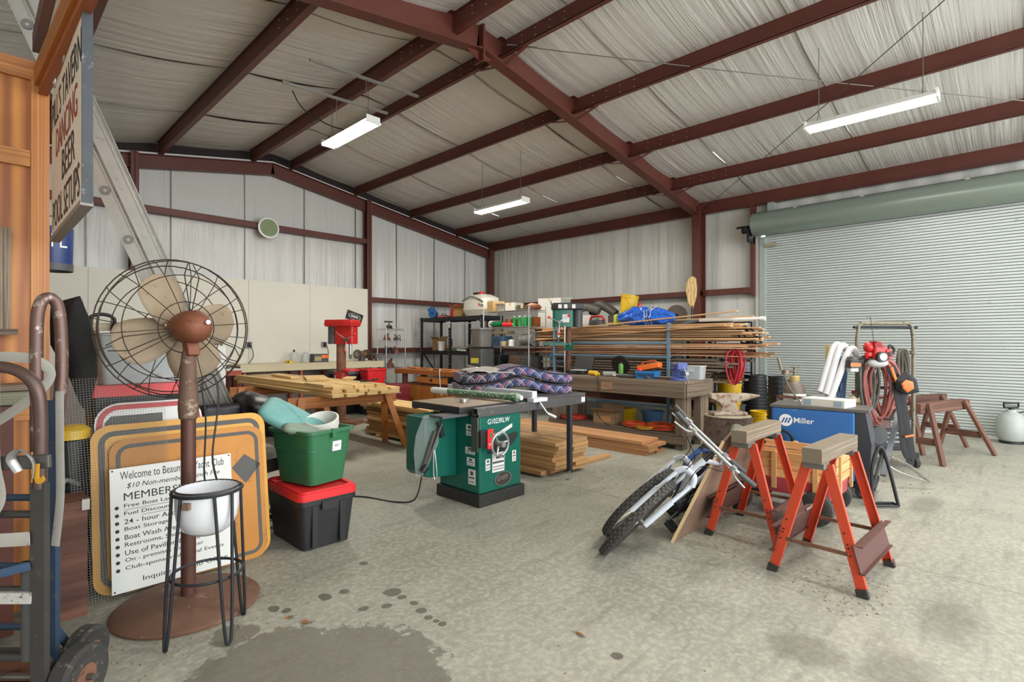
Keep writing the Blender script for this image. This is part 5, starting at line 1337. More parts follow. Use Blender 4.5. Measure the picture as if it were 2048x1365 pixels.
c = atd(1705, 727, 5.75)
t = thing('battery_tool', 'orange and black battery tool hooked on the cart beside the white pipe sleeves', 'tool', c, math.atan2(RT.y, RT.x))
B().tub(.12, .1, .11, .09, -.05, .03, solid=True, r=.02).build('battery', black, t); B().mm((-.055, -.056, -.035), (.055, -.05, .005)).build('battery_label', orange, t, 0)
B().lathe([(0, .03), (.06, .03), (.05, .07), (0, .08)], 16).build('cap', darkgrey, t); B().tub(.1, .08, .1, .08, -.09, -.05, solid=True, r=.02).build('foot', lightgrey, t)
B().cyl((.05, 0, .05), (.22, -.02, .09), .02, n=10).build('handle', black, t); B().cyl((.12, -.01, .065), (.18, -.015, .08), .024, n=10).build('trigger', redp, t)
# white pipe sleeves and blue hose bundle
sm_ = P('pipe_sleeve', '#c9c9ca', .6, 0, .06)
for i, (a, b_, lb) in enumerate((((1668, 692), (1640, 785), 'first white foam pipe sleeve leaning on the yellow stake'), ((1680, 694), (1652, 790), 'second white foam pipe sleeve, folded at the top'), ((1698, 700), (1655, 812), 'third white foam pipe sleeve, beside the orange battery tool'))):
    p, q = atd(*a, 5.95 - i * .05), atd(*b_, 5.85 - i * .05)
    o = B().tube(spline([q, p.lerp(q, .5), p.lerp(q, .08), p + Vector((.03, -.03, .015)), p + Vector((.07, -.06, -.05))]), .034, 12).build('pipe_sleeve', sm_); tag(o, lb, 'pipe sleeve', group='white pipe sleeves')
o = coil('blue_hose', 'bundle of slate blue hose hanging behind the white sleeves', 'hose', atd(1682, 715, 6.1), .06, .26, 6, .011, P('slate_blue', '#4a6487', .5), RT, .02, seed=4)
t = thing('chemical_jug', 'cream jug with black base between the sleeves and the hoses', 'jug', atd(1712, 835, 6.05) - Vector((0, 0, .08)), .3)
B().tub(.2, .2, .2, .2, 0, .12, solid=True).build('base', black, t); B().tub(.19, .19, .19, .19, .12, .26, solid=True).build('body', P('cream_plastic', '#cdbf9c', .5), t)
B().lathe([(.1, .26), (.06, .32), (.04, .33), (.04, .36), (0, .36)], 16).build('neck', P('cream_plastic', '#cdbf9c', .5), t); B().cyl((0, 0, .355), (0, 0, .385), .045, n=14).build('cap', redp, t)
b = B(); p0, p1 = atd(1655, 690, 6.2), atd(1655, 900, 6.2); b.bar((p0.x, p0.y, 0), p0, .025, .04); o = b.build('yellow_stake', P('yellow_stake', '#b9a86a', .6), None, 0); tag(o, 'yellowish wooden stake standing behind the white pipe sleeves', 'stake')
# shoulder harness
hm = P('harness_black', '#252527', .8, 0, .25, 14)
t = thing('harness_strap', 'black padded shoulder harness with orange clips hanging on the cart', 'harness')
q = lambda u, v, d=5.6: atd(u, v, d)
B().tube(spline([q(1780, 735), q(1800, 775), q(1812, 850), q(1822, 905), q(1818, 935)]), (.045, .006), 10, flat=-FW).build('wide_strap', hm, t)
B().tube(spline([q(1788, 765), q(1800, 830), q(1808, 900), q(1825, 925)]), (.032, .006), 10, flat=-FW).build('strap', hm, t)
B().tube(spline([q(1783, 735, 5.55), q(1790, 755, 5.55), q(1800, 778, 5.55)]), (.016, .008), 8, flat=-FW).build('orange_strap', orange, t)
cloth('pad', px_poly([(1790, 760), (1810, 742), (1832, 758), (1838, 785), (1815, 790), (1793, 780)], 5.55, (1813, 768)), .035, .02, hm, frame(q(1813, 768, 5.55), RT, (0, 0, 1))).build('shoulder_pad', hm, t)
cloth('clip', px_poly([(1803, 768), (1812, 760), (1826, 764), (1828, 778), (1815, 786), (1806, 778)], 5.48, (1815, 773)), .014, .01, orange, frame(q(1815, 773, 5.46), RT, (0, 0, 1))).build('orange_clip', orange, t)
B().bar(q(1810, 874, 5.56), q(1828, 871, 5.56), .01, .02).build('orange_tab', orange, t, 0)
# folding luggage cart, leaning channel, spring cable
t = thing('folding_cart', 'black tubular folding luggage cart standing beside the welder', 'cart', (5.44, .86, 0), math.atan2(RT.y, RT.x))
B().tube(spline([(-.1, 0, .02), (-.09, .02, .35), (-.02, .02, .52), (.05, .02, .35), (.12, .0, .02)]), .014, 8).build('frame_loop', blackmetal, t)
B().tube(spline([(-.06, .1, .02), (-.02, .06, .3), (.02, .03, .5)]), .012, 8).build('brace', darkgrey, t); B().tube([(-.1, 0, .02), (.12, 0, .02), (.13, .08, .02), (-.09, .08, .02)], .012, 8, True).build('base', blackmetal, t)
o = B().bar(atd(1766, 952, 5.35), atd(1796, 830, 5.75), .05, .03).build('steel_channel', P('channel_grey', '#5c6066', .45, .5), None, 0, bevel=.004); tag(o, 'grey steel channel leaning on the hose cart', 'steel channel')
b = B(); p0 = atd(1780, 915, 5.2); p1 = atd(1858, 942, 5.1); pts = []
for i in range(220):
    f = i / 219; p = p0.lerp(p1, f); a = f * 2 * PI * 24; pts.append(p + Vector((0, 0, .018 * math.cos(a) - .1 * f * f)) + FW * .018 * math.sin(a))
b.tube(pts, .004, 5); b.tube(spline([pts[-1], pts[-1] + Vector((.02, .0, -.03)), atd(1800, 945, 5.0), atd(1775, 930, 5.0)]), .008, 6)
o = b.build('spring_cable', P('spring_steel', '#a8a49b', .4, .5)); tag(o, 'coiled pale cable with a spring sleeve sticking out from the cart', 'cable')
# ================================================================ gable wall benches
stain = WOOD('red_stained_wood', '#b5563f', '#7d2f22', rough=.6)
cream = P('cream_paint', '#cfc3a2', .55, 0, .1, 3, dirt='#9d9072', dirta=.64)
t = thing('wall_workbench', 'long cream topped workbench with red stained legs along the gable wall', 'workbench', (4.9, 10.44, 0))
board('top', cream, (0, 0, .985), (2.96, .62, .03), parent=t); board('front_apron', cream, (0, -.29, .92), (2.96, .03, .11), parent=t)
for x in (-1.4, -.35, .35, 1.4):
    for y in (-.24, .26): board('leg', stain, (x, y, .48), (.96, .09, .04), (0, PI / 2, 0), t)
    board('cross_rail', stain, (x, 0, .2), (.09, .5, .04), parent=t)
t = thing('side_table', 'low red stained table with a white top left of the long workbench', 'table', (2.98, 10.3, 0))
board('top', P('table_top_white', '#c9c9c4', .4), (0, 0, .93), (.82, .7, .03), parent=t); board('apron', stain, (0, -.33, .87), (.8, .03, .09), parent=t)
for x in (-.36, .36):
    for y in (-.28, .28): board('leg', stain, (x, y, .45), (.9, .08, .05), (0, PI / 2, 0), t)
t = thing('miter_saw', 'green and black miter saw on the low red table', 'saw', (3.0, 10.2, .945), .4)
B().tub(.42, .3, .4, .28, 0, .06, solid=True).build('base', darkgrey, t); B().lathe([(0, .06), (.15, .06), (.15, .08), (0, .08)], 24).build('turntable', grey, t)
mg = P('tool_green', '#3f8f4c', .4)
B().lathe([(.03, -.02), (.13, -.02), (.13, .02), (.03, .02)], 24, (-.02, .02, .3), (1, 0, .2)).build('blade_guard', mg, t); B().cyl((.03, .05, .32), (.2, .05, .33), .06, n=16).build('motor', black, t)
B().tube(spline([(-.02, -.1, .36), (-.02, -.2, .4), (-.02, -.22, .46), (-.02, -.14, .48), (-.02, -.05, .44)]), .017, 8).build('handle', mg, t); B().bar((.0, .16, .06), (0, .08, .3), .06, .05).build('arm', blackmetal, t, 0)
t = thing('tool_case', 'flat black tool case on the low red table beside the wall', 'case', (2.75, 10.5, .945))
B().tub(.3, .25, .32, .27, 0, .1, solid=True).build('body', black, t); B().tube(spline([(-.06, -.14, .05), (-.06, -.17, .05), (.06, -.17, .05), (.06, -.14, .05)]), .01, 6).build('handle', black, t)
def outlet(label, x):
    t = thing('power_outlet', label, 'outlet', (x, 10.76, 1.36), group='wall outlets')
    B().mm((-.06, -.03, -.06), (.06, 0, .06)).build('box', grey, t, 0, bevel=.005); B().mm((-.035, -.036, -.045), (.035, -.03, .045)).build('face', blackmetal, t, 0)
    B().tube(spline([(0, -.04, 0), (.02, -.1, -.05), (.06, -.08, -.22), (-.02, -.06, -.36)]), .007, 6).build('plug_cord', black, t)
outlet('grey outlet box with a plugged cord above the low red table', aty(497, 687, 10.76).x); outlet('grey outlet box with a plugged cord near the drill press', aty(648, 687, 10.76).x)
t = thing('water_jug', 'pair-handled clear jug on the cream workbench', 'jug', (4.55, 10.5, 1.0))
B().lathe([(0, 0), (.075, 0), (.08, .02), (.08, .17), (.05, .21), (.025, .22), (0, .22)], 20).build('body', clear, t); B().cyl((0, 0, .22), (0, 0, .26), .02).build('cap', black, t)
t = thing('water_jug', 'second clear jug nearer the orange charger on the cream workbench', 'jug', (4.78, 10.5, 1.0))
B().lathe([(0, 0), (.07, 0), (.075, .02), (.075, .17), (.04, .2), (.02, .21), (0, .21)], 20).build('body', clear, t); B().cyl((0, 0, .2), (0, 0, .24), .018).build('cap', whitep, t)
t = thing('chalk_reel', 'yellow and black tape reel lying on the cream workbench', 'reel', (4.4, 10.36, 1.0))
B().tub(.16, .08, .16, .08, 0, .05, solid=True, r=.03).build('body', yellow, t); B().cyl((-.04, -.041, .025), (-.04, -.045, .025), .02).build('crank', black, t)
t = thing('battery_charger', 'orange and black jobsite charger on the cream workbench', 'charger', (5.05, 10.45, 1.0))
B().tub(.34, .2, .32, .18, 0, .17, solid=True).build('body', darkgrey, t); B().tub(.18, .1, .16, .09, .08, .15, solid=True).build('battery', orange, t).location = (.08, -.07, 0); B().mm((-.14, -.105, .03), (0, -.1, .12)).build('label_plate', P('plate_tan', '#a79c70', .5), t, 0)
t = thing('wall_plaque', 'small tilted black plaque with a white oval mark above the drill press', 'sign', (6.02, 10.755, 1.98), rot=(0, .3, 0))
B().mm((-.2, -.012, -.1), (.2, 0, .1)).build('plate', black, t, 0); b = B(); b.lathe([(.92, 0), (1, 0), (1, .002), (.92, .002)], 30, (0, -.013, 0), (0, -1, 0), .15, .065); b.build('oval', whitep, t)
b = B(); 
for i in range(6): b.mm((-.09 + i * .031, -.0135, -.025), (-.07 + i * .031, -.012, .025))
b.build('oval_strokes', whitep, t, 0)['kind'] = 'stuff'
t = thing('bench_grinder', 'old bench grinder at the end of the cream workbench', 'grinder', (6.0, 10.4, 1.0), .3)
B().cyl((-.1, 0, .15), (.1, 0, .15), .07, n=18).build('motor', rust, t); B().tub(.14, .12, .1, .1, 0, .1, solid=True).build('foot', darkgrey, t)
for s in (-1, 1): B().cyl((s * .12, 0, .15), (s * .15, 0, .15), .09, n=20).build('stone', grey, t); B().lathe([(.06, -.02), (.1, -.02), (.1, .02), (.06, .02)], 20, (s * .135, 0, .15), (1, 0, 0)).build('guard', steel, t)
t = thing('bench_vise', 'small steel vise at the corner of the cream workbench', 'vise', (6.25, 10.3, 1.0))
B().tub(.12, .1, .08, .08, 0, .06, solid=True).build('base', steel, t); B().box((0, -.03, .1), (.1, .06, .08)).build('fixed_jaw', steel, t, 0); B().box((0, -.11, .1), (.1, .04, .07)).build('moving_jaw', steel, t, 0); B().cyl((-.08, -.18, .09), (.08, -.18, .09), .007).build('handle', chrome, t)

# ---- red floor drill press
def drill_press(name, label, loc, rz, m, H, cr, cm, head, belt, hx=-1):
    t = thing(name, label, 'drill press', loc, rz)
    B().tub(.4, .5, .38, .48, 0, .06, solid=True).build('base', cm, t); B().cyl((0, .1, .05), (0, .1, H - .1), cr, n=20).build('column', cm, t)
    B().tub(.2, .36, .2, .36, H - .42, H - .12, solid=True, r=.04).build('head', head, t)
    B().prism([(-.14, -.2), (.14, -.2), (.17, -.05), (.15, .34), (-.15, .34), (-.17, -.05)], H - .12, H).build('belt_cover', belt, t, 0, bevel=.02)
    B().prism([(-.145, -.205), (.145, -.205), (.175, -.05), (.155, .345), (-.155, .345), (-.175, -.05)], H - .075, H - .06).build('cover_lip', belt, t, 0)
    B().cyl((0, .26, H - .42), (0, .26, H - .12), .085, n=18).build('motor', darkgrey, t)
    B().cyl((0, -.08, H - .6), (0, -.08, H - .42), .03, n=12).build('quill', chrome, t); B().cyl((0, -.08, H - .68), (0, -.08, H - .6), .018, .028, n=12).build('chuck', steel, t)
    for a in (.6, 2.7, 4.7):
        p = Vector((hx * .12, -.08, H - .34)); q = p + Vector((hx * .05, math.cos(a) * .2, math.sin(a) * .2)); o = B().cyl(p, q, .008, n=8).build('feed_handle', chrome, t); B().sph(q, .025, 10, 7).build('knob', belt if belt is red else redp, o)
    B().cyl((hx * .16, -.08, H - .34), (hx * .1, -.08, H - .34), .03, n=12).build('feed_hub', steel, t)
    return t
H = 1.8
t = drill_press('drill_press', 'tall red floor drill press behind the stacked boards', (4.56, 8.42, 0), .5, red, H, .08, rust, red, red)
B().lathe([(0, 0), (.16, 0), (.16, .03), (.05, .05), (0, .05)], 24, (-.08, -.12, .92)).build('table', red, t); B().lathe([(.08, 0), (.12, 0), (.12, .12), (.08, .12)], 20, (0, .1, .78)).build('table_bracket', red, t)
B().tube([(-.12, .1, .84), (-.2, .1, .84), (-.2, .06, .76), (-.26, .06, .76)], .01, 6).build('crank', chrome, t)
b = B(); b.tube(spline([(.1, .2, H - .4), (.2, .2, H - .55), (.15, .12, H - .7)]), .008, 6); b.build('power_lead', black, t)

# ---- bins near the drill press
t = thing('lidded_bin', 'black lidded bin in front of the cream workbench', 'bin', (5.25, 9.75, 0))
B().tub(.42, .4, .48, .46, 0, .78, solid=True).build('body', black, t); B().tub(.52, .5, .5, .48, .78, .85, solid=True).build('lid', darkgrey, t)
t = thing('equipment_case', 'black equipment case under the red bin near the drill press', 'case', (5.62, 9.3, 0))
B().tub(.5, .4, .52, .42, 0, .6, solid=True).build('body', black, t); B().tub(.53, .43, .53, .43, .3, .33, solid=True).build('seam', darkgrey, t)
for x in (-.12, .12): B().mm((x - .03, -.23, .3), (x + .03, -.21, .38)).build('latch', grey, t, 0)
t = thing('red_bin', 'bright red plastic bin standing on the black case', 'bin', (5.6, 9.28, .602))
B().tub(.36, .28, .44, .34, 0, .28, t=.006).build('body', redp, t); b = B(); ring(b, .47, .37, .04, .025, .265, .285, Matrix.Identity(4)); b.build('rim', redp, t, 0)
t = thing('tool_chest', 'dark red tool chest beside the black case', 'tool chest', (5.55, 8.62, 0), .0)
dkr = P('chest_red', '#6f1f24', .4, .1, .12)
B().mm((-.32, -.22, 0), (.32, .22, .56)).build('body', dkr, t, 0, bevel=.01); B().prism([(-.22, .56), (-.2, .62), (.2, .62), (.22, .56)], -.32, .32, Matrix(((0, 0, 1, 0), (1, 0, 0, 0), (0, 1, 0, 0), (0, 0, 0, 1)))).build('lid', dkr, t, 0)
for z in (.08, .24, .4):
    o = B().mm((-.3, -.232, z), (.3, -.22, z + .13)).build('drawer', dkr, t, 0); B().mm((-.1, -.245, z + .06), (.1, -.232, z + .08)).build('pull', chrome, o, 0)

# ---- small wire rack by the gable wall
def wire_rack(name, label, loc, sx, sy, zs, H, rz=0, pm=chrome, r=.013, cat='shelf'):
    t = thing(name, label, cat, loc, rz)
    for x in (-1, 1):
        for y in (-1, 1): B().cyl((x * sx / 2, y * sy / 2, 0), (x * sx / 2, y * sy / 2, H), r, n=10).build('post', pm, t)
    for z in zs:
        b = B()
        for y in (-1, 1):
            for dz in (0, .03): b.bar((-sx / 2, y * sy / 2, z + dz), (sx / 2, y * sy / 2, z + dz), .008, .008)
        for x in (-1, 1):
            for dz in (0, .03): b.bar((x * sx / 2, -sy / 2, z + dz), (x * sx / 2, sy / 2, z + dz), .008, .008)
        n = int(max(sx, sy) / .04)
        for i in range(1, n):
            if sx > sy: b.bar((-sx / 2 + sx * i / n, -sy / 2, z + .03), (-sx / 2 + sx * i / n, sy / 2, z + .03), .004, .004)
            else: b.bar((-sx / 2, -sy / 2 + sy * i / n, z + .03), (sx / 2, -sy / 2 + sy * i / n, z + .03), .004, .004)
        b.build('wire_shelf', pm, t, 0)
    return t
wire_rack('wire_rack', 'narrow chrome wire rack of odd parts at the gable wall', (6.72, 10.35, 0), .5, .36, (.35, .8, 1.12, 1.42, 1.68), 1.74)
random.seed(21)
partm = [rust, steel, blackmetal, P('oxide_parts', '#7a4a42', .6, .2, .3), brownwood]
for i, (x, y, z, w) in enumerate(((6.6, 10.35, 1.452, .2), (6.85, 10.32, 1.452, .18), (6.62, 10.33, 1.152, .22), (6.85, 10.38, 1.152, .2), (6.68, 10.34, .832, .26))):
    m = partm[i % 5]; t = thing('machine_part', ('rust brown casting on the upper shelf of the narrow rack', 'reddish casting beside it on the upper shelf of the narrow rack', 'dark casting on the middle shelf of the narrow rack', 'oily lever casting on the middle shelf of the narrow rack', 'wide greasy casting on the lower shelf of the narrow rack')[i], 'casting', (x, y, z), random.random() * 3, 'castings on the narrow rack')
    B().tub(w, w * .6, w * .7, w * .4, 0, w * .4, solid=True).build('housing', m, t); B().cyl((0, 0, w * .35), (w * .3, 0, w * .75), w * .12, n=10).build('spigot', m, t); B().tube(arc((-w * .3, 0, w * .4), w * .22, 0, PI, 8, (1, 0, 0), (0, 0, 1)), w * .05, 6).build('loop', m, t)
t = thing('pipe_vise', 'black pipe vise on top of the narrow wire rack', 'vise', (6.66, 10.35, 1.714))
B().tub(.16, .1, .1, .08, 0, .08, solid=True).build('body', blackmetal, t); B().cyl((0, 0, .08), (0, 0, .15), .02).build('screw', steel, t); B().box((-.02, 0, .16), (.2, .04, .03)).build('jaw', blackmetal, t, 0)

# ================================================================ woodworker bench
t = thing('joiner_bench', 'varnished wooden joiner bench with cupboard doors behind the table saw', 'workbench', (6.3, 7.95, 0))
board('top', orangewood, (0, 0, .84), (2.2, .62, .09), (0, 0, PI / 2), t)
B().mm((-.24, -.95, .12), (.26, .85, .62)).build('cupboard', brownwood, t, 0)
for i, y in enumerate((-.72, -.3, .12, .54)):
    o = board('cupboard_door', orangewood, (-.25, y, .36), (.44, .38, .02), (0, PI / 2, 0), t)
for y in (-.95, .9):
    for x in (-.24, .24): board('leg', brownwood, (x, y, .4), (.8, .08, .08), (0, PI / 2, 0), t)
board('drawer_front', orangewood, (-.26, .0, .7), (.9, .03, .12), (0, 0, PI / 2), t); B().cyl((-.29, 0, .7), (-.275, 0, .7), .025).build('drawer_knob', blackmetal, t)
board('vise_jaw', orangewood, (.0, 1.17, .83), (.55, .09, .1), parent=t); b = B(); b.cyl((0, 1.1, .8), (0, 1.3, .8), .018); b.cyl((-.12, 1.29, .8), (.12, 1.29, .8), .012); b.build('vise_screw', steel, t)
for i, (y, L, m, lb, g) in enumerate(((8.6, .5, black, 'long black loppers lying on the joiner bench', orange), (8.2, .45, steel, 'grey trowel with an orange grip on the joiner bench', orange), (7.5, .4, rust, 'old brass handled saw on the joiner bench', brownwood))):
    t = thing('hand_tool', lb, 'tool', (6.15, y, .888), 1.3 + .3 * i, 'hand tools on the joiner bench')
    B().prism([(0, -.03), (L * .6, -.015), (L * .62, .01), (0, .035)], 0, .012).build('blade', m, t, 0); B().cyl((L * .6, 0, .012), (L, 0, .02), .016, n=10).build('handle', g, t)
o = B().tube(spline([(5.97, 7.6, .895), (5.96, 7.62, .9), (5.965, 7.6, .6), (5.955, 7.55, .45)]), .007, 6).build('white_cable', whitep); tag(o, 'white cord dangling over the front of the joiner bench', 'cord')

# ================================================================ black shelving
t = thing('steel_shelving', 'heavy black steel shelving unit near the back corner', 'shelving', (8.0, 9.46, 0))
for x in (-.3, .3):
    for y in (-1.08, 0, 1.08):
        o = B().mm((x - .025, y - .025, 0), (x + .025, y + .025, 2.0)).build('post', blackmetal, t, 0)
        if y != 0 or x < 0:
            b = B()
            for k in range(14): b.mm((x - .0262, y - .006, .9 + k * .075), (x - .0252, y + .006, .93 + k * .075))
            b.build('slot_holes', lightgrey, o, 0)['kind'] = 'stuff'
for z in (.3, 1.12, 1.9):
    for x in (-.3, .3): B().mm((x - .02, -1.08, z), (x + .02, 1.08, z + .09)).build('beam', blackmetal, t, 0)
    for y in (-1.08, 1.08): B().mm((-.3, y - .015, z), (.3, y + .015, z + .09)).build('end_beam', blackmetal, t, 0)
    B().mm((-.29, -1.08, z + .07), (.29, 1.08, z + .085)).build('shelf_board', P('shelf_board', '#5b5348', .8), t, 0)
for y in (-1.08, 1.08): B().bar((-.3, y, 1.2), (.3, y, .45), .02, .03).build('brace', blackmetal, t, 0)

def carton(label, loc, s, m=cardboard, rz=0, open_=False, mark=None, group=None, name='carton'):
    t = thing(name, label, 'box', loc, rz, group); x, y, z = s[0] / 2, s[1] / 2, s[2]
    if not open_: B().mm((-x, -y, 0), (x, y, z)).build('body', m, t, 0); B().mm((-x * 1.002, -.025, z - .06), (x * 1.002, .025, z + .001)).build('tape', P('tape_tan', '#c2ab7d', .4), t, 0)
    else:
        b = B(); b.mm((-x, -y, 0), (x, y, .006)); b.mm((-x, -y, 0), (-x + .006, y, z)); b.mm((x - .006, -y, 0), (x, y, z)); b.mm((-x, -y, 0), (x, -y + .006, z)); b.mm((-x, y - .006, 0), (x, y, z)); b.build('body', m, t, 0)
        B().bar((-x, 0, z), (-x - y * .5, 0, z + y * .35), 2 * y, .005, (0, 0, 1)).build('flap', m, t, 0); B().bar((x, 0, z), (x + y * .3, 0, z + y * .5), 2 * y, .005, (0, 0, 1)).build('flap', m, t, 0)
    if mark: B().mm((-x - .002, -y * .6, z * .2), (-x, y * .3, z * .75)).build('printed_label', mark, t, 0)
    return t
def toolbox(label, loc, s, m, rz=0, name='tool_case', cat='case', hm_=black, group=None):
    t = thing(name, label, cat, loc, rz, group); x, y, z = s
    B().tub(x * .96, y * .96, x, y, 0, z * .6, solid=True, r=.02).build('body', m, t); B().tub(x, y, x * .92, y * .92, z * .6, z, solid=True, r=.02).build('lid', m, t)
    B().tube(spline([(-x * .2, 0, z), (-x * .2, 0, z + .04), (x * .2, 0, z + .04), (x * .2, 0, z)]), .008, 6).build('handle', hm_, t)
    for s_ in (-1, 1): B().mm((s_ * x * .3 - .02, -y / 2 - .006, z * .45), (s_ * x * .3 + .02, -y / 2 + .004, z * .7)).build('latch', grey, t, 0)
    return t
def canister(label, loc, r, h, m, cap=black, name='canister', cat='container', lab_=None, group=None):
    t = thing(name, label, cat, loc, 0, group)
    B().lathe([(0, 0), (r, 0), (r, h * .82), (r * .8, h * .92), (r * .4, h * .95), (0, h * .95)], 20).build('body', m, t); B().cyl((0, 0, h * .94), (0, 0, h * 1.05), r * .42, n=14).build('cap', cap, t)
    if lab_: B().lathe([(r * 1.005, h * .2), (r * 1.012, h * .2), (r * 1.012, h * .65), (r * 1.005, h * .65)], 20).build('label_wrap', lab_, t)
    return t
SX = 7.98; ZT = 1.988
t = thing('spray_tank', 'large white plastic spray tank with a red pump on the black shelving', 'tank', (8.0, 8.72, ZT), .0)
tw = P('tank_white', '#d4d3c4', .4, 0, .06)
B().tub(.46, .62, .54, .74, 0, .14, solid=True, r=.08).build('lower_shell', tw, t); B().tub(.54, .74, .5, .7, .14, .4, solid=True, r=.09).build('upper_shell', tw, t); B().tub(.5, .7, .3, .4, .4, .48, solid=True, r=.06).build('crown', tw, t)
B().tube(spline([(-.27, .34, .34), (-.28, .1, .42), (-.27, -.1, .4), (-.27, -.34, .3)]), .01, 6).build('strap', black, t); B().tub(.12, .14, .1, .1, .48, .55, solid=True).build('pump', red, t); B().box((0, .16, .51), (.1, .12, .06)).build('manifold', blackmetal, t, 0); B().cyl((-.28, .28, .03), (-.3, .28, .03), .02).build('drain', black, t)
B().lathe([(0, 0), (.028, .0), (.02, .04), (0, .06)], 12, (-.274, -.22, .22), (0, 0, 1), .1, 1).build('drop_mark', redp, t); b = B()
for k in range(2): b.mm((-.276, -.36, .23 - k * .03), (-.272, -.27, .245 - k * .03))
b.build('brand_bars', black, t, 0)['kind'] = 'stuff'
carton('open cardboard box beside the spray tank on the black shelving', (8.0, 9.32, ZT), (.36, .34, .2), cardboard, .2, True)
t = thing('gas_can', 'red plastic fuel can behind the open cardboard box', 'fuel can', (8.1, 9.72, ZT))
B().tub(.2, .3, .16, .24, 0, .22, solid=True, r=.04).build('body', redp, t); B().tube(spline([(0, -.08, .22), (0, -.08, .3), (0, .08, .3), (0, .08, .22)]), .018, 8).build('handle', redp, t); B().cyl((0, .1, .22), (-.08, .2, .34), .018, .012).build('spout', red, t)
t = thing('red_chute', 'faded red plastic scoop lying on the black shelving', 'scoop', (7.8, 9.8, ZT), .4)
B().prism([(-.22, -.05), (.2, -.07), (.24, 0), (.2, .07), (-.22, .05)], 0, .03).build('blade', P('faded_red', '#c0625a', .5), t, 0); B().tube(spline([(.2, 0, .02), (.3, .02, .05), (.4, .02, .03)]), .014, 8).build('handle', P('faded_red', '#c0625a', .5), t)
t = thing('circular_saw', 'blue circular saw at the far end of the black shelving', 'saw', (7.85, 10.3, ZT), .3)
B().lathe([(.03, -.03), (.11, -.03), (.11, .03), (.03, .03)], 22, (0, 0, .12), (1, 0, 0)).build('guard', P('saw_blue', '#2f6fae', .4), t); B().cyl((.03, 0, .12), (.16, 0, .12), .05, n=14).build('motor', black, t); B().tube(spline([(0, -.06, .2), (0, .04, .26), (0, .14, .18)]), .02, 8).build('handle', P('saw_blue', '#2f6fae', .4), t); B().mm((-.05, -.16, 0), (.12, .14, .008)).build('shoe', steel, t, 0)
toolbox('low black tray case behind the blue saw on the black shelving', (8.12, 10.2, ZT), (.3, .34, .07), black)
# middle shelf
ZM = 1.207
bucket('white bucket with a black printed label on the middle black shelf', (7.84, 9.95, ZM), whitep, .09, .22, bands=1)
canister('black spray canister standing behind the white bucket', (7.98, 9.78, ZM), .045, .3, black)
carton('worn cardboard box at the far end of the middle black shelf', (8.05, 10.28, ZM), (.24, .26, .28), cardboard, .1, True)
t = thing('pipe_fittings', 'heap of tan pipe fittings on the middle black shelf', 'fittings', (7.82, 9.55, ZM)); random.seed(5)
for k in range(7): B().tube(spline([(random.uniform(-.08, .08), random.uniform(-.12, .12), .02 + .02 * (k % 3)), (random.uniform(-.08, .08), random.uniform(-.12, .12), .06 + .02 * (k % 3)), (random.uniform(-.08, .08), random.uniform(-.12, .12), .03)], 4), .018, 7).build('fitting', P('fitting_tan', '#a98d6e', .6), t)
t = thing('manual_binder', 'flat black and white boxed kit tilted on the middle black shelf', 'kit', (7.85, 9.2, ZM + .02), rot=(.06, -.12, .3))
B().mm((-.14, -.19, 0), (.14, .19, .05)).build('box', P('kit_black', '#2b2c2b', .5), t, 0); B().mm((-.142, -.19, .008), (-.14, .06, .042)).build('side_label', whitep, t, 0); B().mm((-.12, -.1, .05), (.12, .15, .052)).build('top_print', P('kit_grey', '#8f928a', .6), t, 0); B().mm((-.142, .09, .008), (-.14, .17, .042)).build('green_label', P('lab_green', '#4d8a4d', .5), t, 0)
t = thing('wire_basket', 'oval grey basket on the middle black shelf', 'basket', (8.02, 8.85, ZM))
B().lathe([(0, 0), (.8, 0), (1, 1), (.97, 1), (.78, .06), (0, .06)], 26, (0, 0, 0), None, .2, .26).build('body', grey, t)
bpy.data.objects['wire_basket'].scale = (1, 1, .16)
t = thing('copper_parts', 'cluster of copper coloured parts at the near end of the middle black shelf', 'parts', (7.82, 8.62, ZM))
cpm = P('copper', '#9a5b3f', .45, .4, .25)
for k in range(6): B().lathe([(.02, 0), (.05, 0), (.055, .05), (.03, .07), (.02, .07)], 14, (random.uniform(-.1, .1), random.uniform(-.14, .14), .0 + .05 * (k // 3)), (random.uniform(-.5, .5), random.uniform(-.5, .5), 1)).build('ring', cpm, t)
t = thing('light_switch_box', 'pale switch box with a cable run hung on the black shelving beam', 'switch box', (7.66, 9.46, 1.8))
B().mm((-.03, -.06, -.06), (0, .06, .08)).build('box', lightgrey, t, 0); B().tube(spline([(-.02, -.05, .06), (-.03, -.4, .0), (-.02, -.8, .03), (-.02, -1.05, .08)]), .008, 6).build('cable', lightgrey, t)
for i, (y, lb, m) in enumerate(((9.9, 'grey crate on the bottom black shelf', darkgrey), (9.2, 'maroon crate on the bottom black shelf', P('maroon', '#4d2026', .5)), (8.7, 'black crate on the bottom black shelf', black))):
    toolbox(lb, (8.0, y, .388), (.4, .38, .3), m, PI / 2, 'storage_crate', 'crate', group='crates on the bottom black shelf')

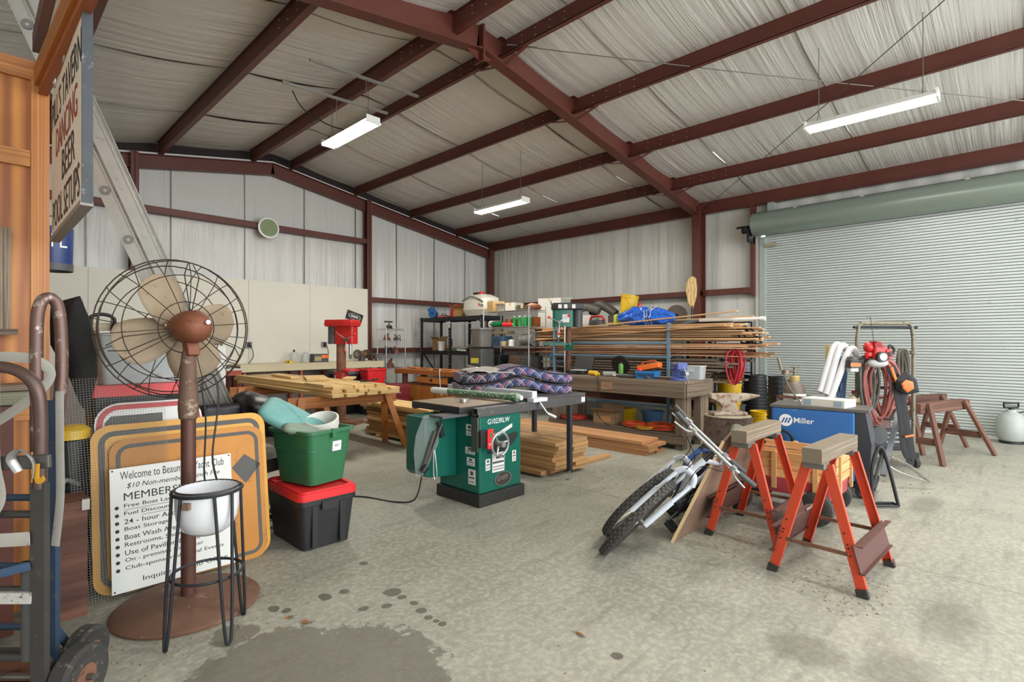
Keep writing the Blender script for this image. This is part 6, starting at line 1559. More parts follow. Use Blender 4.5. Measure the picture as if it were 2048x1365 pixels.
# ================================================================ chrome wire shelving
wire_rack('wire_shelving', 'tall chrome wire shelving packed with bottles beside the black shelving', (7.65, 7.37, 0), .5, 1.26, (.25, .85, 1.30, 1.68, 2.0), 2.1, 0, chrome, .014)
Z5, Z4, Z3, Z2 = 2.034, 1.714, 1.334, .884
for i, (y, s, m, lb, o) in enumerate(((7.86, (.3, .2, .22), P('carton_tan', '#bd9a63', .7), 'tan carton at the far end of the top wire shelf', False), (7.6, (.24, .22, .12), P('carton_white', '#c9c4b4', .7), 'torn white carton on the top wire shelf', True), (7.33, (.3, .24, .16), P('carton_pale', '#cfcabb', .7), 'pale flat carton near the middle of the top wire shelf', False), (7.05, (.26, .2, .1), P('carton_dark', '#4a4238', .7), 'dark carton beside the rolled rags on the top wire shelf', False))):
    carton(lb, (7.62, y, Z5), s, m, .15 * (i - 1), o, None, 'cartons on the top wire shelf')
t = thing('rag_roll', 'bundle of brown and pink rags at the near end of the top wire shelf', 'rags', (7.62, 6.84, Z5))
for k, m in enumerate((P('rag_brown', '#8a5a3f', .9), P('rag_pink', '#b98a80', .9), P('rag_tan', '#9c7c5c', .9))): B().tube(spline([(-.12, -.08 + .05 * k, .05), (0, -.1 + .06 * k, .075 + .01 * k), (.12, -.07 + .05 * k, .05)]), .045, 10).build('rag', m, t)
carton('orange brown carton on the bottle shelf', (7.7, 7.45, Z4), (.2, .26, .16), P('carton_rust', '#a35a2c', .7)); carton('second orange brown carton nearer the wire shelving end', (7.74, 6.95, Z4), (.2, .24, .19), P('carton_rust', '#a35a2c', .7))
bg = GLASSY('bottle_green', '#1f9a4a', .1, .85)
for i, (y, x) in enumerate(((6.8, 7.5), (6.88, 7.46), (6.96, 7.52), (7.04, 7.47), (7.12, 7.53), (6.9, 7.58), (7.2, 7.48))):
    canister('upright green plastic bottle among the others on the second wire shelf', (x, y, Z4), .034, .2, bg, whitep, 'green_bottle', 'bottle', None, 'upright green bottles')
t = thing('green_bottle', 'large green bottle lying on its side on the second wire shelf', 'bottle', (7.5, 7.66, Z4 + .06)); B().lathe([(0, -.16), (.06, -.16), (.062, .06), (.03, .13), (.02, .16), (0, .16)], 18, (0, 0, 0), (0, -1, 0)).build('body', P('bottle_dkgreen', '#136b3f', .25), t); B().lathe([(0, .16), (.024, .16), (.024, .19), (0, .19)], 12, (0, 0, 0), (0, -1, 0)).build('cap', whitep, t)
t = thing('red_bottle', 'red bottle lying in front of the green bottles', 'bottle', (7.47, 7.36, Z4 + .045)); B().lathe([(0, -.13), (.045, -.13), (.045, .06), (.02, .13), (0, .13)], 16, (0, 0, 0), (0, -1, 0)).build('body', redp, t); B().lathe([(0, .13), (.02, .13), (.02, .16), (0, .16)], 12, (0, 0, 0), (0, -1, 0)).build('cap', whitep, t)
t = thing('paper_roll', 'white paper roll at the far end of the second wire shelf', 'roll', (7.6, 7.9, Z4 + .07)); B().lathe([(.02, -.1), (.07, -.1), (.07, .1), (.02, .1)], 20, (0, 0, 0), (1, 0, 0)).build('roll', whitep, t); B().lathe([(.016, -.105), (.02, -.105), (.02, .105), (.016, .105)], 14, (0, 0, 0), (1, 0, 0)).build('core', cardboard, t)
toolbox('blue steel box on the third wire shelf', (7.7, 7.75, Z3), (.34, .3, .2), P('box_blue', '#4d6f92', .45), PI / 2)
carton('flat cream carton above the blue box on the third wire shelf', (7.7, 7.72, Z3 + .2 + .045), (.3, .36, .06), P('carton_cream', '#b5a988', .7))
t = thing('pump_motor', 'grey electric pump with pipe flanges on the third wire shelf', 'pump', (7.6, 6.95, Z3))
B().cyl((0, .15, .13), (0, -.12, .13), .1, n=20).build('motor', grey, t); B().lathe([(0, 0), (.09, 0), (.13, .03), (.13, .06), (0, .06)], 20, (0, -.12, .13), (0, -1, 0)).build('volute', grey, t); B().cyl((0, -.15, .13), (0, -.15, .3), .04, n=12).build('discharge', grey, t); B().mm((-.1, -.1, 0), (.1, .14, .03)).build('foot', darkgrey, t, 0)
for k in range(4): B().lathe([(.1, -.008), (.112, -.008), (.112, .008), (.1, .008)], 20, (0, .1 - .06 * k, .13), (0, 1, 0)).build('fin', grey, t)
canister('white plastic cup shaped tub on the third wire shelf', (7.48, 7.28, Z3), .06, .13, whitep, lightgrey, 'plastic_tub', 'tub'); canister('tan lidded tub on the third wire shelf', (7.5, 7.5, Z3), .08, .1, P('tub_tan', '#b39a74', .5), P('tub_teal', '#2f7f86', .5), 'plastic_tub', 'tub')
t = thing('dust_bin', 'battered grey plastic drum on a frame in front of the wire shelving', 'drum', (7.12, 7.75, 1.32)); 
B().tub(.3, .3, .34, .34, 0, .36, t=.008, r=.06).build('body', P('drum_grey', '#6c6c66', .6, 0, .2, 7, dirt='#a5a49b', dirta=.62), t); b = B(); ring(b, .37, .37, .07, .03, .345, .365, Matrix.Identity(4)); b.build('rim', grey, t, 0); B().mm((-.16, -.16, -.04), (.16, .16, 0)).build('seat_plate', blackmetal, t, 0)
t = thing('planer_stand', 'dark grey machine stand with a yellow label under the drum', 'machine stand', (7.12, 7.75, 0))
B().tub(.44, .44, .34, .34, 0, .85, solid=True).build('pedestal', darkgrey, t); B().tub(.36, .36, .36, .36, .85, 1.278, solid=True).build('cabinet', P('cab_grey', '#4b4c4a', .5, 0, .2), t); B().mm((-.184, -.1, 1.0), (-.18, .12, 1.1)).build('yellow_label', P('lab_yellow', '#d8cf4a', .5), t, 0); B().tube(spline([(-.18, .15, .9), (-.3, .1, .95), (-.3, -.15, .92), (-.18, -.2, .9)]), .02, 8).build('guard_rail', chrome, t)
for i, (y, lb, m) in enumerate(((7.75, 'black crate of tangled parts on the low wire shelf', black), (7.2, 'brown crate on the low wire shelf', P('crate_brown', '#5c4636', .7)), (6.9, 'grey crate on the low wire shelf', darkgrey))): toolbox(lb, (7.65, y, Z2), (.3, .4, .26), m, PI / 2, 'storage_crate', 'crate', group='crates on the low wire shelf')
# ================================================================ weathered workbench
t = thing('heavy_workbench', 'heavy weathered timber workbench with a blue vise on its corner', 'workbench', (6.9, 4.3, 0))
BX0, BX1, BY0, BY1 = -.45, .4, -1.15, 1.15
for i in range(6):
    w = (BX1 - BX0) / 6; board('top_plank', oldwood, (BX0 + w * (i + .5), 0, .885), (BY1 - BY0, w - .006, .04), (0, 0, PI / 2), t)
for x in (BX0 + .02, BX1 - .02): board('side_apron', oldwood, (x, 0, .775), (BY1 - BY0 - .02, .04, .175), (0, 0, PI / 2), t)
for y in (BY0 + .02, BY1 - .02): board('end_apron', oldwood, (0, y, .775), (BX1 - BX0 - .06, .04, .175), parent=t)
for y in (BY0 + .1, BY1 - .1):
    for x in (BX0 + .09, BX0 + .22, BX1 - .22, BX1 - .09): board('leg', oldwood, (x, y, .345), (.69, .1, .12), (0, PI / 2, 0), t)
for i in range(5): board('shelf_plank', oldwood, (BX0 + .1 + .16 * i, 0, .18), (BY1 - BY0 - .06, .15, .03), (0, 0, PI / 2), t)
board('shelf_rail', oldwood, (BX0 + .02, 0, .12), (BY1 - BY0, .03, .09), (0, 0, PI / 2), t)
board('patch_plate', WOOD('patch_wood', '#a08468', '#7b6049'), (BX0 - .005, .05, .78), (.19, .012, .11), (0, 0, PI / 2), t)
ZB = .906
t = thing('machinist_vise', 'blue machinist vise bolted on the corner of the weathered workbench', 'vise', (6.6, 3.32, ZB), -.5)
vb = P('vise_blue', '#4a5c9c', .45, .1, .2, 9, dirt='#8d93ad', dirta=.64)
B().lathe([(0, 0), (.11, 0), (.11, .03), (.07, .05), (0, .05)], 22).build('swivel_base', vb, t); B().tub(.1, .2, .09, .16, .05, .16, solid=True).build('body', vb, t)
B().box((0, .04, .19), (.15, .05, .09)).build('fixed_jaw', vb, t, 0, bevel=.008); B().box((0, -.08, .19), (.15, .05, .09)).build('moving_jaw', vb, t, 0, bevel=.008); B().box((0, -.05, .1), (.07, .24, .06)).build('slide', vb, t, 0)
for y in (.016, -.056): B().box((0, y, .21), (.14, .006, .05)).build('jaw_plate', steel, t, 0)
B().cyl((0, -.2, .1), (0, -.12, .1), .025).build('screw_head', chrome, t); B().cyl((-.05, -.19, .2), (.03, -.19, -.04), .007).build('handle', chrome, t)
t = thing('tool_caddy', 'blue plastic basket of tools under the orange caddy on the weathered workbench', 'basket', (6.62, 3.78, ZB), .2)
bb_ = P('basket_blue', '#2f7fbf', .45)
B().tub(.2, .28, .23, .31, 0, .11, t=.006, r=.02).build('basket', bb_, t)
for k in range(5): B().mm((-.119, -.12 + k * .05, .03), (-.113, -.09 + k * .05, .08)).build('slot', P('slot_navy', '#163d66', .6), t, 0)
B().tub(.16, .24, .17, .25, .06, .1, solid=True).build('contents', P('contents_maroon', '#5a2a35', .6), t); B().sph((-.06, .1, .12), .035).build('red_grip', redp, t)
t = thing('tool_caddy', 'orange divided parts caddy tilted on top of the blue basket', 'caddy', (6.64, 3.76, ZB + .125), rot=(-.2, .15, .2))
B().tub(.15, .3, .18, .33, 0, .07, t=.006, r=.02).build('tray', orange, t); B().mm((-.075, -.004, .01), (.075, .004, .08)).build('divider', orange, t, 0); B().tube(spline([(0, -.1, .03), (0, -.09, .11), (0, .09, .11), (0, .1, .03)]), .01, 6).build('handle', P('handle_dkorange', '#b9541c', .5), t)
def drill(label, loc, rz, m, batt=True, name='power_drill'):
    t = thing(name, label, 'power tool', loc, rz, 'power tools on the weathered workbench')
    B().cyl((-.1, 0, .04), (.08, 0, .04), .036, n=14).build('motor', m, t); B().cyl((.08, 0, .04), (.13, 0, .04), .024, .014, n=12).build('chuck', black, t)
    B().bar((-.05, 0, .03), (-.08, -.13, .025), .05, .04).build('grip', m, t, 0, bevel=.008)
    if batt: B().box((-.085, -.16, .03), (.1, .05, .06)).build('battery', black, t, 0, bevel=.006)
    return t
drill('yellow cordless drill lying on the weathered workbench', (6.6, 4.7, ZB), 1.2, yellow); drill('grey angle grinder with a green collar on the weathered workbench', (6.58, 4.4, ZB), 2.0, P('grind_grey', '#9a9a92', .45), False, 'angle_grinder')
canister('green spray can lying flat behind the grinder', (6.78, 4.32, ZB + .0), .035, .2, P('can_green', '#5f9a3c', .4), black, 'spray_can', 'can')
t = thing('rotary_tool', 'long grey rotary tool with white tip at the bench front edge', 'power tool', (6.52, 4.08, ZB + .03), PI / 2 + .1, 'power tools on the weathered workbench'); B().lathe([(0, -.16), (.02, -.16), (.028, -.1), (.028, .08), (.016, .14), (0, .16)], 16, (0, 0, 0), (1, 0, 0)).build('body', darkgrey, t); B().lathe([(.0, .15), (.016, .15), (.008, .2), (0, .2)], 12, (0, 0, 0), (1, 0, 0)).build('tip', whitep, t); B().mm((-.01, -.03, -.01), (.02, -.026, .01)).build('switch', whitep, t, 0)
t = thing('case_open', 'open black drill case at the far end of the weathered workbench', 'case', (6.8, 5.12, ZB), .1); B().tub(.3, .34, .3, .34, 0, .06, t=.01, r=.03).build('tray', black, t); B().bar((.15, 0, .06), (.22, 0, .28), .34, .03, (1, 0, 0)).build('lid', black, t, 0); B().mm((-.1, -.12, .02), (.06, .1, .07)).build('tool_insert', lightgrey, t, 0); B().tube(spline([(-.15, -.06, .04), (-.19, -.06, .04), (-.19, .06, .04), (-.15, .06, .04)]), .009, 6).build('handle', black, t)
t = thing('sanding_pad', 'black oval grinding wheel behind the tools on the weathered workbench', 'wheel', (6.98, 4.45, ZB + .16), rot=(0, 1.2, .1)); B().lathe([(.03, -.015), (.15, -.015), (.155, 0), (.15, .015), (.03, .015)], 28).build('disc', black, t); B().cyl((0, 0, -.02), (0, 0, .02), .03).build('hub', steel, t)
t = thing('parts_box', 'clear plastic parts box beside the blue vise', 'box', (6.98, 3.3, ZB), .1); B().tub(.2, .3, .22, .32, 0, .17, t=.004).build('body', clear, t); B().tub(.23, .33, .23, .33, .17, .185, solid=True).build('lid', lightgrey, t); B().mm((-.115, -.06, .1), (-.105, .06, .19)).build('latch', lightgrey, t, 0)
t = thing('hammer', 'rusty hammer lying along the front edge of the weathered workbench', 'hammer', (6.55, 3.62, ZB), PI / 2); B().cyl((-.2, 0, .02), (.1, 0, .02), .013, n=8).build('handle', brownwood, t); B().box((.1, 0, .025), (.04, .12, .035)).build('head', rust, t, 0, bevel=.006)
o = B().tube(spline([(6.5, 4.55, ZB + .02), (6.44, 4.5, ZB), (6.435, 4.48, .6), (6.44, 4.5, .35), (6.5, 4.35, .2)]), .005, 6).build('tool_lead', black); tag(o, 'thin black tool lead hanging down the front of the weathered workbench', 'lead')
# on the bench shelf
carton('small open brown carton on the shelf under the weathered workbench', (6.72, 4.5, .197), (.3, .36, .17), P('carton_brown', '#8a7355', .7), .15, True, P('print_orange', '#b98a5f', .6))
def cordcoil(label, loc, r, m, seed, n=9):
    random.seed(seed); pts = []
    for k in range(n * 16):
        a = 2 * PI * k / 16; rr = r * (1 + .22 * math.sin(a * .37 + seed) + random.uniform(-.03, .03)); pts.append((rr * math.cos(a), rr * 1.25 * math.sin(a), .012 + .006 * (k // 16) + .012 * math.sin(a * 1.7 + k * .1) ** 2))
    o = B().tube(pts, .006, 5).build('extension_lead', m); tag(o, label, 'extension cord', loc, None, 'extension cords under the bench'); return o
oc = P('cord_orange', '#d2542e', .5, 0, .12, 10)
cordcoil('orange extension cord coiled next to the open carton under the bench', (6.68, 4.02, .197), .13, oc, 2); cordcoil('orange extension cord heaped nearest the bench leg', (6.72, 3.62, .197), .15, oc, 4, 11); cordcoil('yellow extension cord between the two orange coils', (6.58, 3.8, .2), .1, P('cord_yellow', '#c9992a', .5), 6, 6)
cordcoil('red extension cord coil at the far end of the bench shelf', (6.66, 5.1, .197), .15, P('cord_red', '#c2402f', .5), 8, 9)
t = thing('blue_tub', 'blue round tub on the shelf behind the cords', 'tub', (7.05, 3.95, .197)); B().lathe([(0, 0), (.13, 0), (.16, .2), (.15, .2), (.12, .02), (0, .02)], 24).build('body', P('tub_blue', '#3f6890', .5), t); B().lathe([(.16, .185), (.17, .185), (.17, .205), (.16, .205)], 24).build('rim', P('tub_blue', '#3f6890', .5), t)
carton('yellow and black carton on the shelf behind the blue tub', (7.08, 4.4, .197), (.22, .2, .2), yellow)
# red pine planks in front of the bench
random.seed(31)
pile(5.85, 6.3, 3.35, 5.9, .0, 4, pine2, 'reddish plank before the weathered workbench', 'planks before the workbench', .04, .1, .22)

# ================================================================ lumber rack
t = thing('lumber_rack', 'blue grey steel rack loaded with long mouldings', 'rack', (7.85, 4.95, 0))
rb = P('rack_blue', '#6f8ea3', .45, .2, .15, 8)
for y in (-.95, 1.35):
    for x in (-.22, .3): B().mm((x - .02, y - .02, 0), (x + .02, y + .02, 1.72)).build('upright', rb, t, 0)
    for z in (.42, .8, 1.2, 1.42): B().mm((-.24, y - .025, z - .02), (.32, y + .025, z)).build('arm', rb, t, 0)
for z in (.42, 1.2, 1.42): B().mm((-.245, -.95, z - .035), (-.215, 1.35, z)).build('long_rail', rb, t, 0)
def moulds(n, z, dz, per, m, lb, grp, y0, y1, wv=(.05, .1), th=.022, tilt=.0, seed=1, x0=7.68, x1=8.12):
    random.seed(seed)
    for l in range(n):
        for k in range(per):
            x = x0 + (x1 - x0) * (k + .5) / per + (random.uniform(-.045, .03) if k == 0 else 0); w = (x1 - x0) / per * random.uniform(.75, .95)
            a, b_ = y0 + random.uniform(-.35, .3), y1 + random.uniform(-.3, .35); s = random.uniform(-.012, .012) + tilt
            zz = z + l * dz + th / 2
            o = board('wood_strip', m, (x, (a + b_) / 2, zz), (b_ - a, w, th * random.uniform(.55, 1)), (0, random.uniform(-.006, .006), PI / 2 + random.uniform(-.01, .01))); tag(o, '%s, %s layer up, %s from the bench side' % (lb, ORD[l], ORD1[k]), 'strip', group=grp)
rosy = WOOD('rosy_strip', '#cfa27c', '#a5724f', rnd=.35); pale = WOOD('pale_strip', '#d9b488', '#b5875a', rnd=.35)
moulds(9, 1.425, .03, 4, pale, 'pale moulding on the upper rack arms', 'mouldings on the upper arms', 2.95, 6.9, th=.027, seed=2)
moulds(6, 1.205, .033, 4, rosy, 'rosy moulding on the middle rack arms', 'mouldings on the middle arms', 2.75, 6.7, th=.027, seed=3)
moulds(8, .805, .045, 3, oldwood, 'grey strip on the lower rack arms', 'strips on the lower arms', 3.2, 6.3, th=.035, seed=4)
moulds(8, .425, .034, 2, brownwood, 'brown deck board low in the rack', 'deck boards in the rack', 3.5, 6.6, th=.03, seed=6)
for p0, p1, lb in (((7.655, 6.9, 1.60), (7.665, 2.95, 1.86), 'long pale moulding lying crosswise up over the rack load'), ((8.14, 6.3, 1.74), (8.16, 2.9, 1.80), 'second pale moulding slanting over the rack load'), ((7.6, 6.95, 1.44), (7.61, 3.1, 1.66), 'third pale moulding slanting under the blue tarp')):
    o = board2('wood_strip', pale, p0, p1, .07, .018); tag(o, lb, 'strip', group='slanting mouldings')
o = B().grid(lambda a, b_: (7.9 + .3 * (b_ - .5), 3.15 + .7 * a, 1.74 + .03 * math.sin(a * 5 + b_ * 4)), 14, 6).build('grey_sheet', P('sheet_grey', '#5d5f60', .6), None, 180); o.modifiers.new('thickness', 'SOLIDIFY').thickness = .01; tag(o, 'crumpled dark grey sheet between the moulding ends', 'sheet')
t = thing('white_pipe', 'white plastic pipe poking out of the rack end', 'pipe', (7.75, 3.05, 1.745), .0); B().lathe([(.02, -.5), (.025, -.5), (.025, .4), (.02, .4)], 14, (0, 0, 0), (0, -1, 0)).build('pipe', whitep, t); B().lathe([(.02, .38), (.032, .38), (.032, .45), (.02, .45)], 14, (0, 0, 0), (0, -1, 0)).build('coupling', whitep, t)
t = thing('cable_tangle', 'tangle of black cables on the near end of the rack', 'cables', (7.9, 2.85, 1.45)); random.seed(12)
for k in range(6):
    B().tube(spline([(random.uniform(-.12, .12), random.uniform(-.15, .15), random.uniform(-.1, .2)) for _ in range(7)], 5), .012, 6).build('cable', black, t)

# ---- green floor drill press
t = drill_press('radial_drill', 'green and black floor drill press with red knobs in front of the lumber rack', (7.33, 5.86, 0), 3.91, green, 2.1, .045, rust, green, P('cover_black', '#26272a', .45), 1)
B().mm((-.18, -.34, 1.36), (.18, .06, 1.4)).build('table', green, t, 0); B().lathe([(.046, 0), (.08, 0), (.08, .12), (.046, .12)], 18, (0, .1, 1.28)).build('table_bracket', green, t); B().cyl((.08, .1, 1.32), (.2, .05, 1.3), .05, .04).build('table_arm', green, t)
for x, m in ((-.1, lab), (.0, lab), (.14, lab)): B().mm((.172, x, 2.0), (.18, x + .06, 2.07)).build('sticker', m, t, 0)
B().mm((.1, -.02, 1.76), (.104, .1, 1.9)).build('depth_plate', lab, t, 0)
B().cyl((.1, .02, .05), (.1, .02, 1.7), .014).build('rack_rod', chrome, t)

# ================================================================ storage platform behind the rack
t = thing('pallet_shelf', 'dark steel storage platform behind the lumber rack', 'shelf', (8.85, 5.75, 0))
for x in (-.42, .42):
    for y in (-1.7, 1.7): B().mm((x - .03, y - .03, 0), (x + .03, y + .03, 1.7)).build('post', blackmetal, t, 0)
    B().mm((x - .02, -1.7, 1.58), (x + .02, 1.7, 1.68)).build('beam', blackmetal, t, 0); B().mm((x - .02, -1.7, .75), (x + .02, 1.7, .85)).build('beam', blackmetal, t, 0)
B().mm((-.44, -1.73, 1.68), (.44, 1.73, 1.7)).build('deck', P('deck_ply', '#6d5c47', .8), t, 0); B().mm((-.44, -1.73, .85), (.44, 1.73, .87)).build('deck', P('deck_ply', '#6d5c47', .8), t, 0)
ZP = 1.702
t = carton('tall white carton with an oval mark beside the green drill press', (8.62, 7.12, ZP), (.5, .52, .62), P('carton_plain', '#c2c1b8', .7), .25)
B().lathe([(0, 0), (1, 0), (1, .002), (0, .002)], 24, (.05, -.261, .42), (0, -1, 0), .09, .05).build('oval_mark', P('mark_grey', '#5f5f5a', .6), t); B().mm((-.252, -.05, .48), (-.25, -.03, .56)).build('arrow_mark', ink, t, 0); B().bar((.25, 0, .62), (.42, 0, .68), .5, .005).build('flap', P('carton_plain', '#c2c1b8', .7), t, 0)
bucket('upside yellow bucket with dark printing high on the storage platform', (8.72, 5.42, ZP + .23), P('bucket_yellow', '#d9b31c', .45, 0, .12, 5, dirt='#8a6d1a', dirta=.66), .165, .37, (.12, .1, 0), None, 1)
carton('flat dark carton under the yellow bucket', (8.72, 5.5, ZP), (.42, .42, .225), P('carton_drk', '#4b4038', .7))
t = carton('white carton printed with dark shapes on the storage platform', (8.6, 6.32, ZP), (.34, .46, .24), P('carton_print', '#c5c5c2', .6, 0, .05, 12, dirt='#2c2c2e', dirta=.56), .1)
t = thing('vacuum_hose', 'grey corrugated duct lying over the cartons', 'duct', (8.6, 6.1, ZP + .26)); b = B()
pts = spline([(.0, .55, .08), (-.02, .3, .13), (0, .12, .14), (.05, -.1, .06)], 10); b.tube(pts, [.075 + (.008 if i % 2 else 0) for i in range(len(pts))], 14); b.build('corrugated_tube', P('duct_grey', '#57524c', .6, 0, .15), t); B().tube(spline([(-.05, .75, .0), (-.03, .66, .04), (0, .55, .08)]), .08, 14).build('elbow', P('duct_grey', '#57524c', .6, 0, .15), t)
o = B(); pts = spline([(8.85, 6.3, ZP + .3), (8.75, 6.1, ZP + .46), (8.78, 5.9, ZP + .38), (8.8, 5.72, ZP + .26)], 6); t = thing('downspout', 'dark square downspout elbow behind the yellow bucket', 'pipe'); o.tube(pts, .085, 12).build('tube', P('spout_dark', '#4c4641', .55), t); B().tube(pts[:2], .095, 12).build('collar', P('spout_dark', '#4c4641', .55), t)
t = thing('red_basket', 'red wire mesh basket beside the printed carton', 'basket', (8.45, 6.62, ZP)); 
B().tub(.24, .26, .28, .3, 0, .2, t=.005, r=.02).build('body', P('basket_red', '#a8302c', .5, 0, .3, 30), t); b = B(); ring(b, .3, .32, .03, .015, .195, .21, Matrix.Identity(4)); b.build('rim', redp, t, 0)
canister('bright green jug at the end of the green drill press cover', (8.55, 6.68, ZP + .22), .06, .2, P('jug_green', '#2fae4a', .4), whitep, 'green_jug', 'jug')
t = thing('chainsaw', 'red and black chainsaw standing on the storage platform', 'chainsaw', (8.52, 5.12, ZP + .12), .4); B().tub(.2, .3, .16, .26, 0, .18, solid=True).build('engine', black, t); B().tube(spline([(-.09, -.1, .1), (-.06, -.1, .28), (.06, -.05, .28), (.1, 0, .1)]), .014, 8).build('front_handle', redp, t); B().tub(.12, .16, .1, .12, .18, .24, solid=True).build('cover', red, t); B().box((.02, -.3, .06), (.012, .32, .07)).build('guide_bar', steel, t, 0)
carton('low carton holding the chainsaw', (8.52, 5.12, ZP), (.36, .4, .118), cardboard)
t = thing('box_fan', 'small beige and black box fan on the storage platform', 'fan', (8.55, 4.7, ZP), .1); B().mm((-.07, -.15, 0), (.07, .15, .32)).build('housing', P('beige', '#b3aa98', .5), t, 0); B().lathe([(.09, -.005), (.13, -.005), (.13, .012), (.09, .012)], 24, (-.07, 0, .16), (-1, 0, 0)).build('grille_ring', black, t); B().lathe([(0, -.004), (.09, -.004), (.09, .006), (0, .006)], 20, (-.07, 0, .16), (-1, 0, 0)).build('grille', darkgrey, t)
t = thing('circular_platter', 'brown circular saw blade case leaning behind the box fan', 'case', (8.8, 4.45, ZP + .19), rot=(0, PI / 2 - .2, .3)); B().lathe([(0, -.02), (.18, -.02), (.185, 0), (.18, .02), (0, .02)], 28).build('disc', P('disc_brown', '#5f5348', .6), t); B().cyl((0, 0, -.03), (0, 0, .03), .03).build('hub', black, t)
t = thing('kayak_paddle', 'wooden paddle standing blade up behind the blue tarp', 'paddle', (8.7, 4.12, ZP)); 
b = B(); b.prism([(-.02, 0), (-.07, .1), (-.105, .28), (-.1, .42), (-.05, .52), (.02, .55), (.07, .5), (.085, .36), (.075, .2), (.04, .06), (.02, 0)], -.008, .008, frame((0, 0, .3), RT, (0, 0, 1))); b.build('blade', WOOD('paddle_wood', '#bfa069', '#97773f'), t, 0); B().cyl((0, 0, 0), (0, 0, .34), .017, n=10).build('shaft', black, t)
# blue tarp bundle
bt = P('tarp_blue', '#2463c8', .3, 0, .25, 3.5); 
def tarp(a, b_):
    an = 2 * PI * b_; x = a; r = .17 * (math.sin(PI * min(.999, max(.001, a))) ** .45) * (1 + .1 * math.sin(an * 7 + a * 16) * (1 if a < .7 else .4) + .34 * mnoise.noise(Vector((a * 7, math.cos(an) * 2.2, math.sin(an) * 2.2))) + .1 * mnoise.noise(Vector((a * 20, math.cos(an) * 5, math.sin(an) * 5))))
    if .55 < a < .62: r *= .86
    return (.0 + r * 1.05 * math.cos(an), .5 - 1.08 * a, .12 + r * .95 * math.sin(an) - .03 * a)
t = thing('blue_tarp', 'crumpled bright blue tarpaulin bundle tied with cord on the rack load', 'tarpaulin', (7.9, 4.6, 1.72)); B().grid(tarp, 80, 72).build('tarpaulin', bt, t, 30)
for a in (.56, .6, .66): B().tube([Vector(tarp(a, i / 20)) * 1.0 + Vector((.008 * math.cos(2 * PI * i / 20), 0, .008 * math.sin(2 * PI * i / 20))) for i in range(20)], .006, 5, True).build('tie_cord', whitep, t)
t = thing('hand_planer', 'red handled machine lying on the mouldings left of the blue tarp', 'machine', (7.85, 5.5, 1.72), 1.4); B().tub(.34, .14, .3, .12, 0, .09, solid=True).build('body', darkgrey, t); B().tube(spline([(-.18, 0, .08), (-.1, 0, .15), (.12, 0, .15), (.17, 0, .08)]), .02, 8).build('handle', red, t); B().mm((-.05, -.072, .02), (.06, -.066, .07)).build('label_plate', lab, t, 0)
canister('yellow green printed can beside the red handled machine', (8.05, 5.2, 1.72), .07, .2, P('can_lime', '#b4c23e', .45, 0, .2, 20, dirt='#5a661f', dirta=.55), black, 'printed_can', 'can')
# pallet shelf lower fill
for i, (y, lb, m) in enumerate(((4.6, 'black crate on the lower platform deck nearest the door', black), (5.4, 'brown crate on the lower platform deck', P('crate_brown', '#5c4636', .7)), (6.2, 'grey crate on the lower platform deck', darkgrey), (7.0, 'blue crate on the lower platform deck', P('box_blue', '#4d6f92', .45)))): toolbox(lb, (8.85, y, .872), (.5, .5, .4), m, PI / 2, 'storage_crate', 'crate', group='crates on the platform')

# ================================================================ corner by the roll-up door
t = thing('grid_crate', 'black wire grid crate standing behind the rack end', 'crate', (9.15, 3.6, 0)); bm_ = blackmetal
b = B(); W_, H_ = .62, 1.75
for x in (-W_ / 2, W_ / 2): B().mm((-.012, x - .012, 0), (.012, x + .012, H_)).build('upright', bm_, t, 0)
for z in (.02, .9, 1.3, H_): B().mm((-.012, -W_ / 2, z - .012), (.012, W_ / 2, z + .012)).build('rail', bm_, t, 0)
for i in range(1, 16): b.bar((0, -W_ / 2 + W_ * i / 16, .9), (0, -W_ / 2 + W_ * i / 16, H_), .004, .004)
for i in range(1, 14): b.bar((0, -W_ / 2, .9 + .85 * i / 14), (0, W_ / 2, .9 + .85 * i / 14), .004, .004)
b.build('grid_wires', bm_, t, 0)['kind'] = 'stuff'
t = thing('drain_pipe', 'tall black corrugated drain pipe standing by the side wall', 'pipe', (9.75, 3.75, 0)); pr = []
for k in range(60): pr += [(.085, k * .022), (.095, k * .022 + .008), (.095, k * .022 + .014)]
B().lathe([(.07, 0)] + pr + [(.07, 1.32)], 20).build('pipe', black, t); B().lathe([(.095, 1.2), (.105, 1.2), (.105, 1.3), (.095, 1.3)], 20).build('coupler', black, t)
bucket('yellow bucket with a black lid band behind the anvil, set on crates', (8.3, 2.85, .0), yellow, .15, .38, bands=2, group='yellow buckets by the door')
t = thing('yellow_pump', 'yellow and black wet vacuum behind the anvil', 'vacuum', (8.75, 3.12, .42)); B().lathe([(0, 0), (.17, 0), (.18, .04), (.18, .3), (.19, .3), (.19, .4), (.0, .4)], 24).build('tank', yellow, t); B().lathe([(0, .4), (.18, .4), (.17, .5), (.1, .56), (0, .57)], 24).build('motor_head', black, t); text('STANLEY', yellow, t, .2, .05, frame((-.165, .1, .44), (0, -1, 0), (.3, 0, 1)))
t = thing('milk_crate', 'grey crate under the yellow and black wet vacuum', 'crate', (8.75, 3.12, 0)) ; 
B().tub(.36, .36, .38, .38, 0, .41, solid=True).build('body', darkgrey, t); b = B(); ring(b, .4, .4, .03, .02, .39, .415, Matrix.Identity(4)); b.build('rim', darkgrey, t, 0)
bpy.data.objects['milk_crate'].location = (8.55, 3.42, 0); bpy.data.objects['yellow_pump'].location = (8.55, 3.42, .416)
coil('red_airline', 'coil of bright red air hose hanging at the near end of the lumber rack', 'hose', (7.7, 2.98, 1.3), .1, .22, 8, .011, P('airline_red', '#b3202b', .45), (0, -1, 0), .03, seed=13)
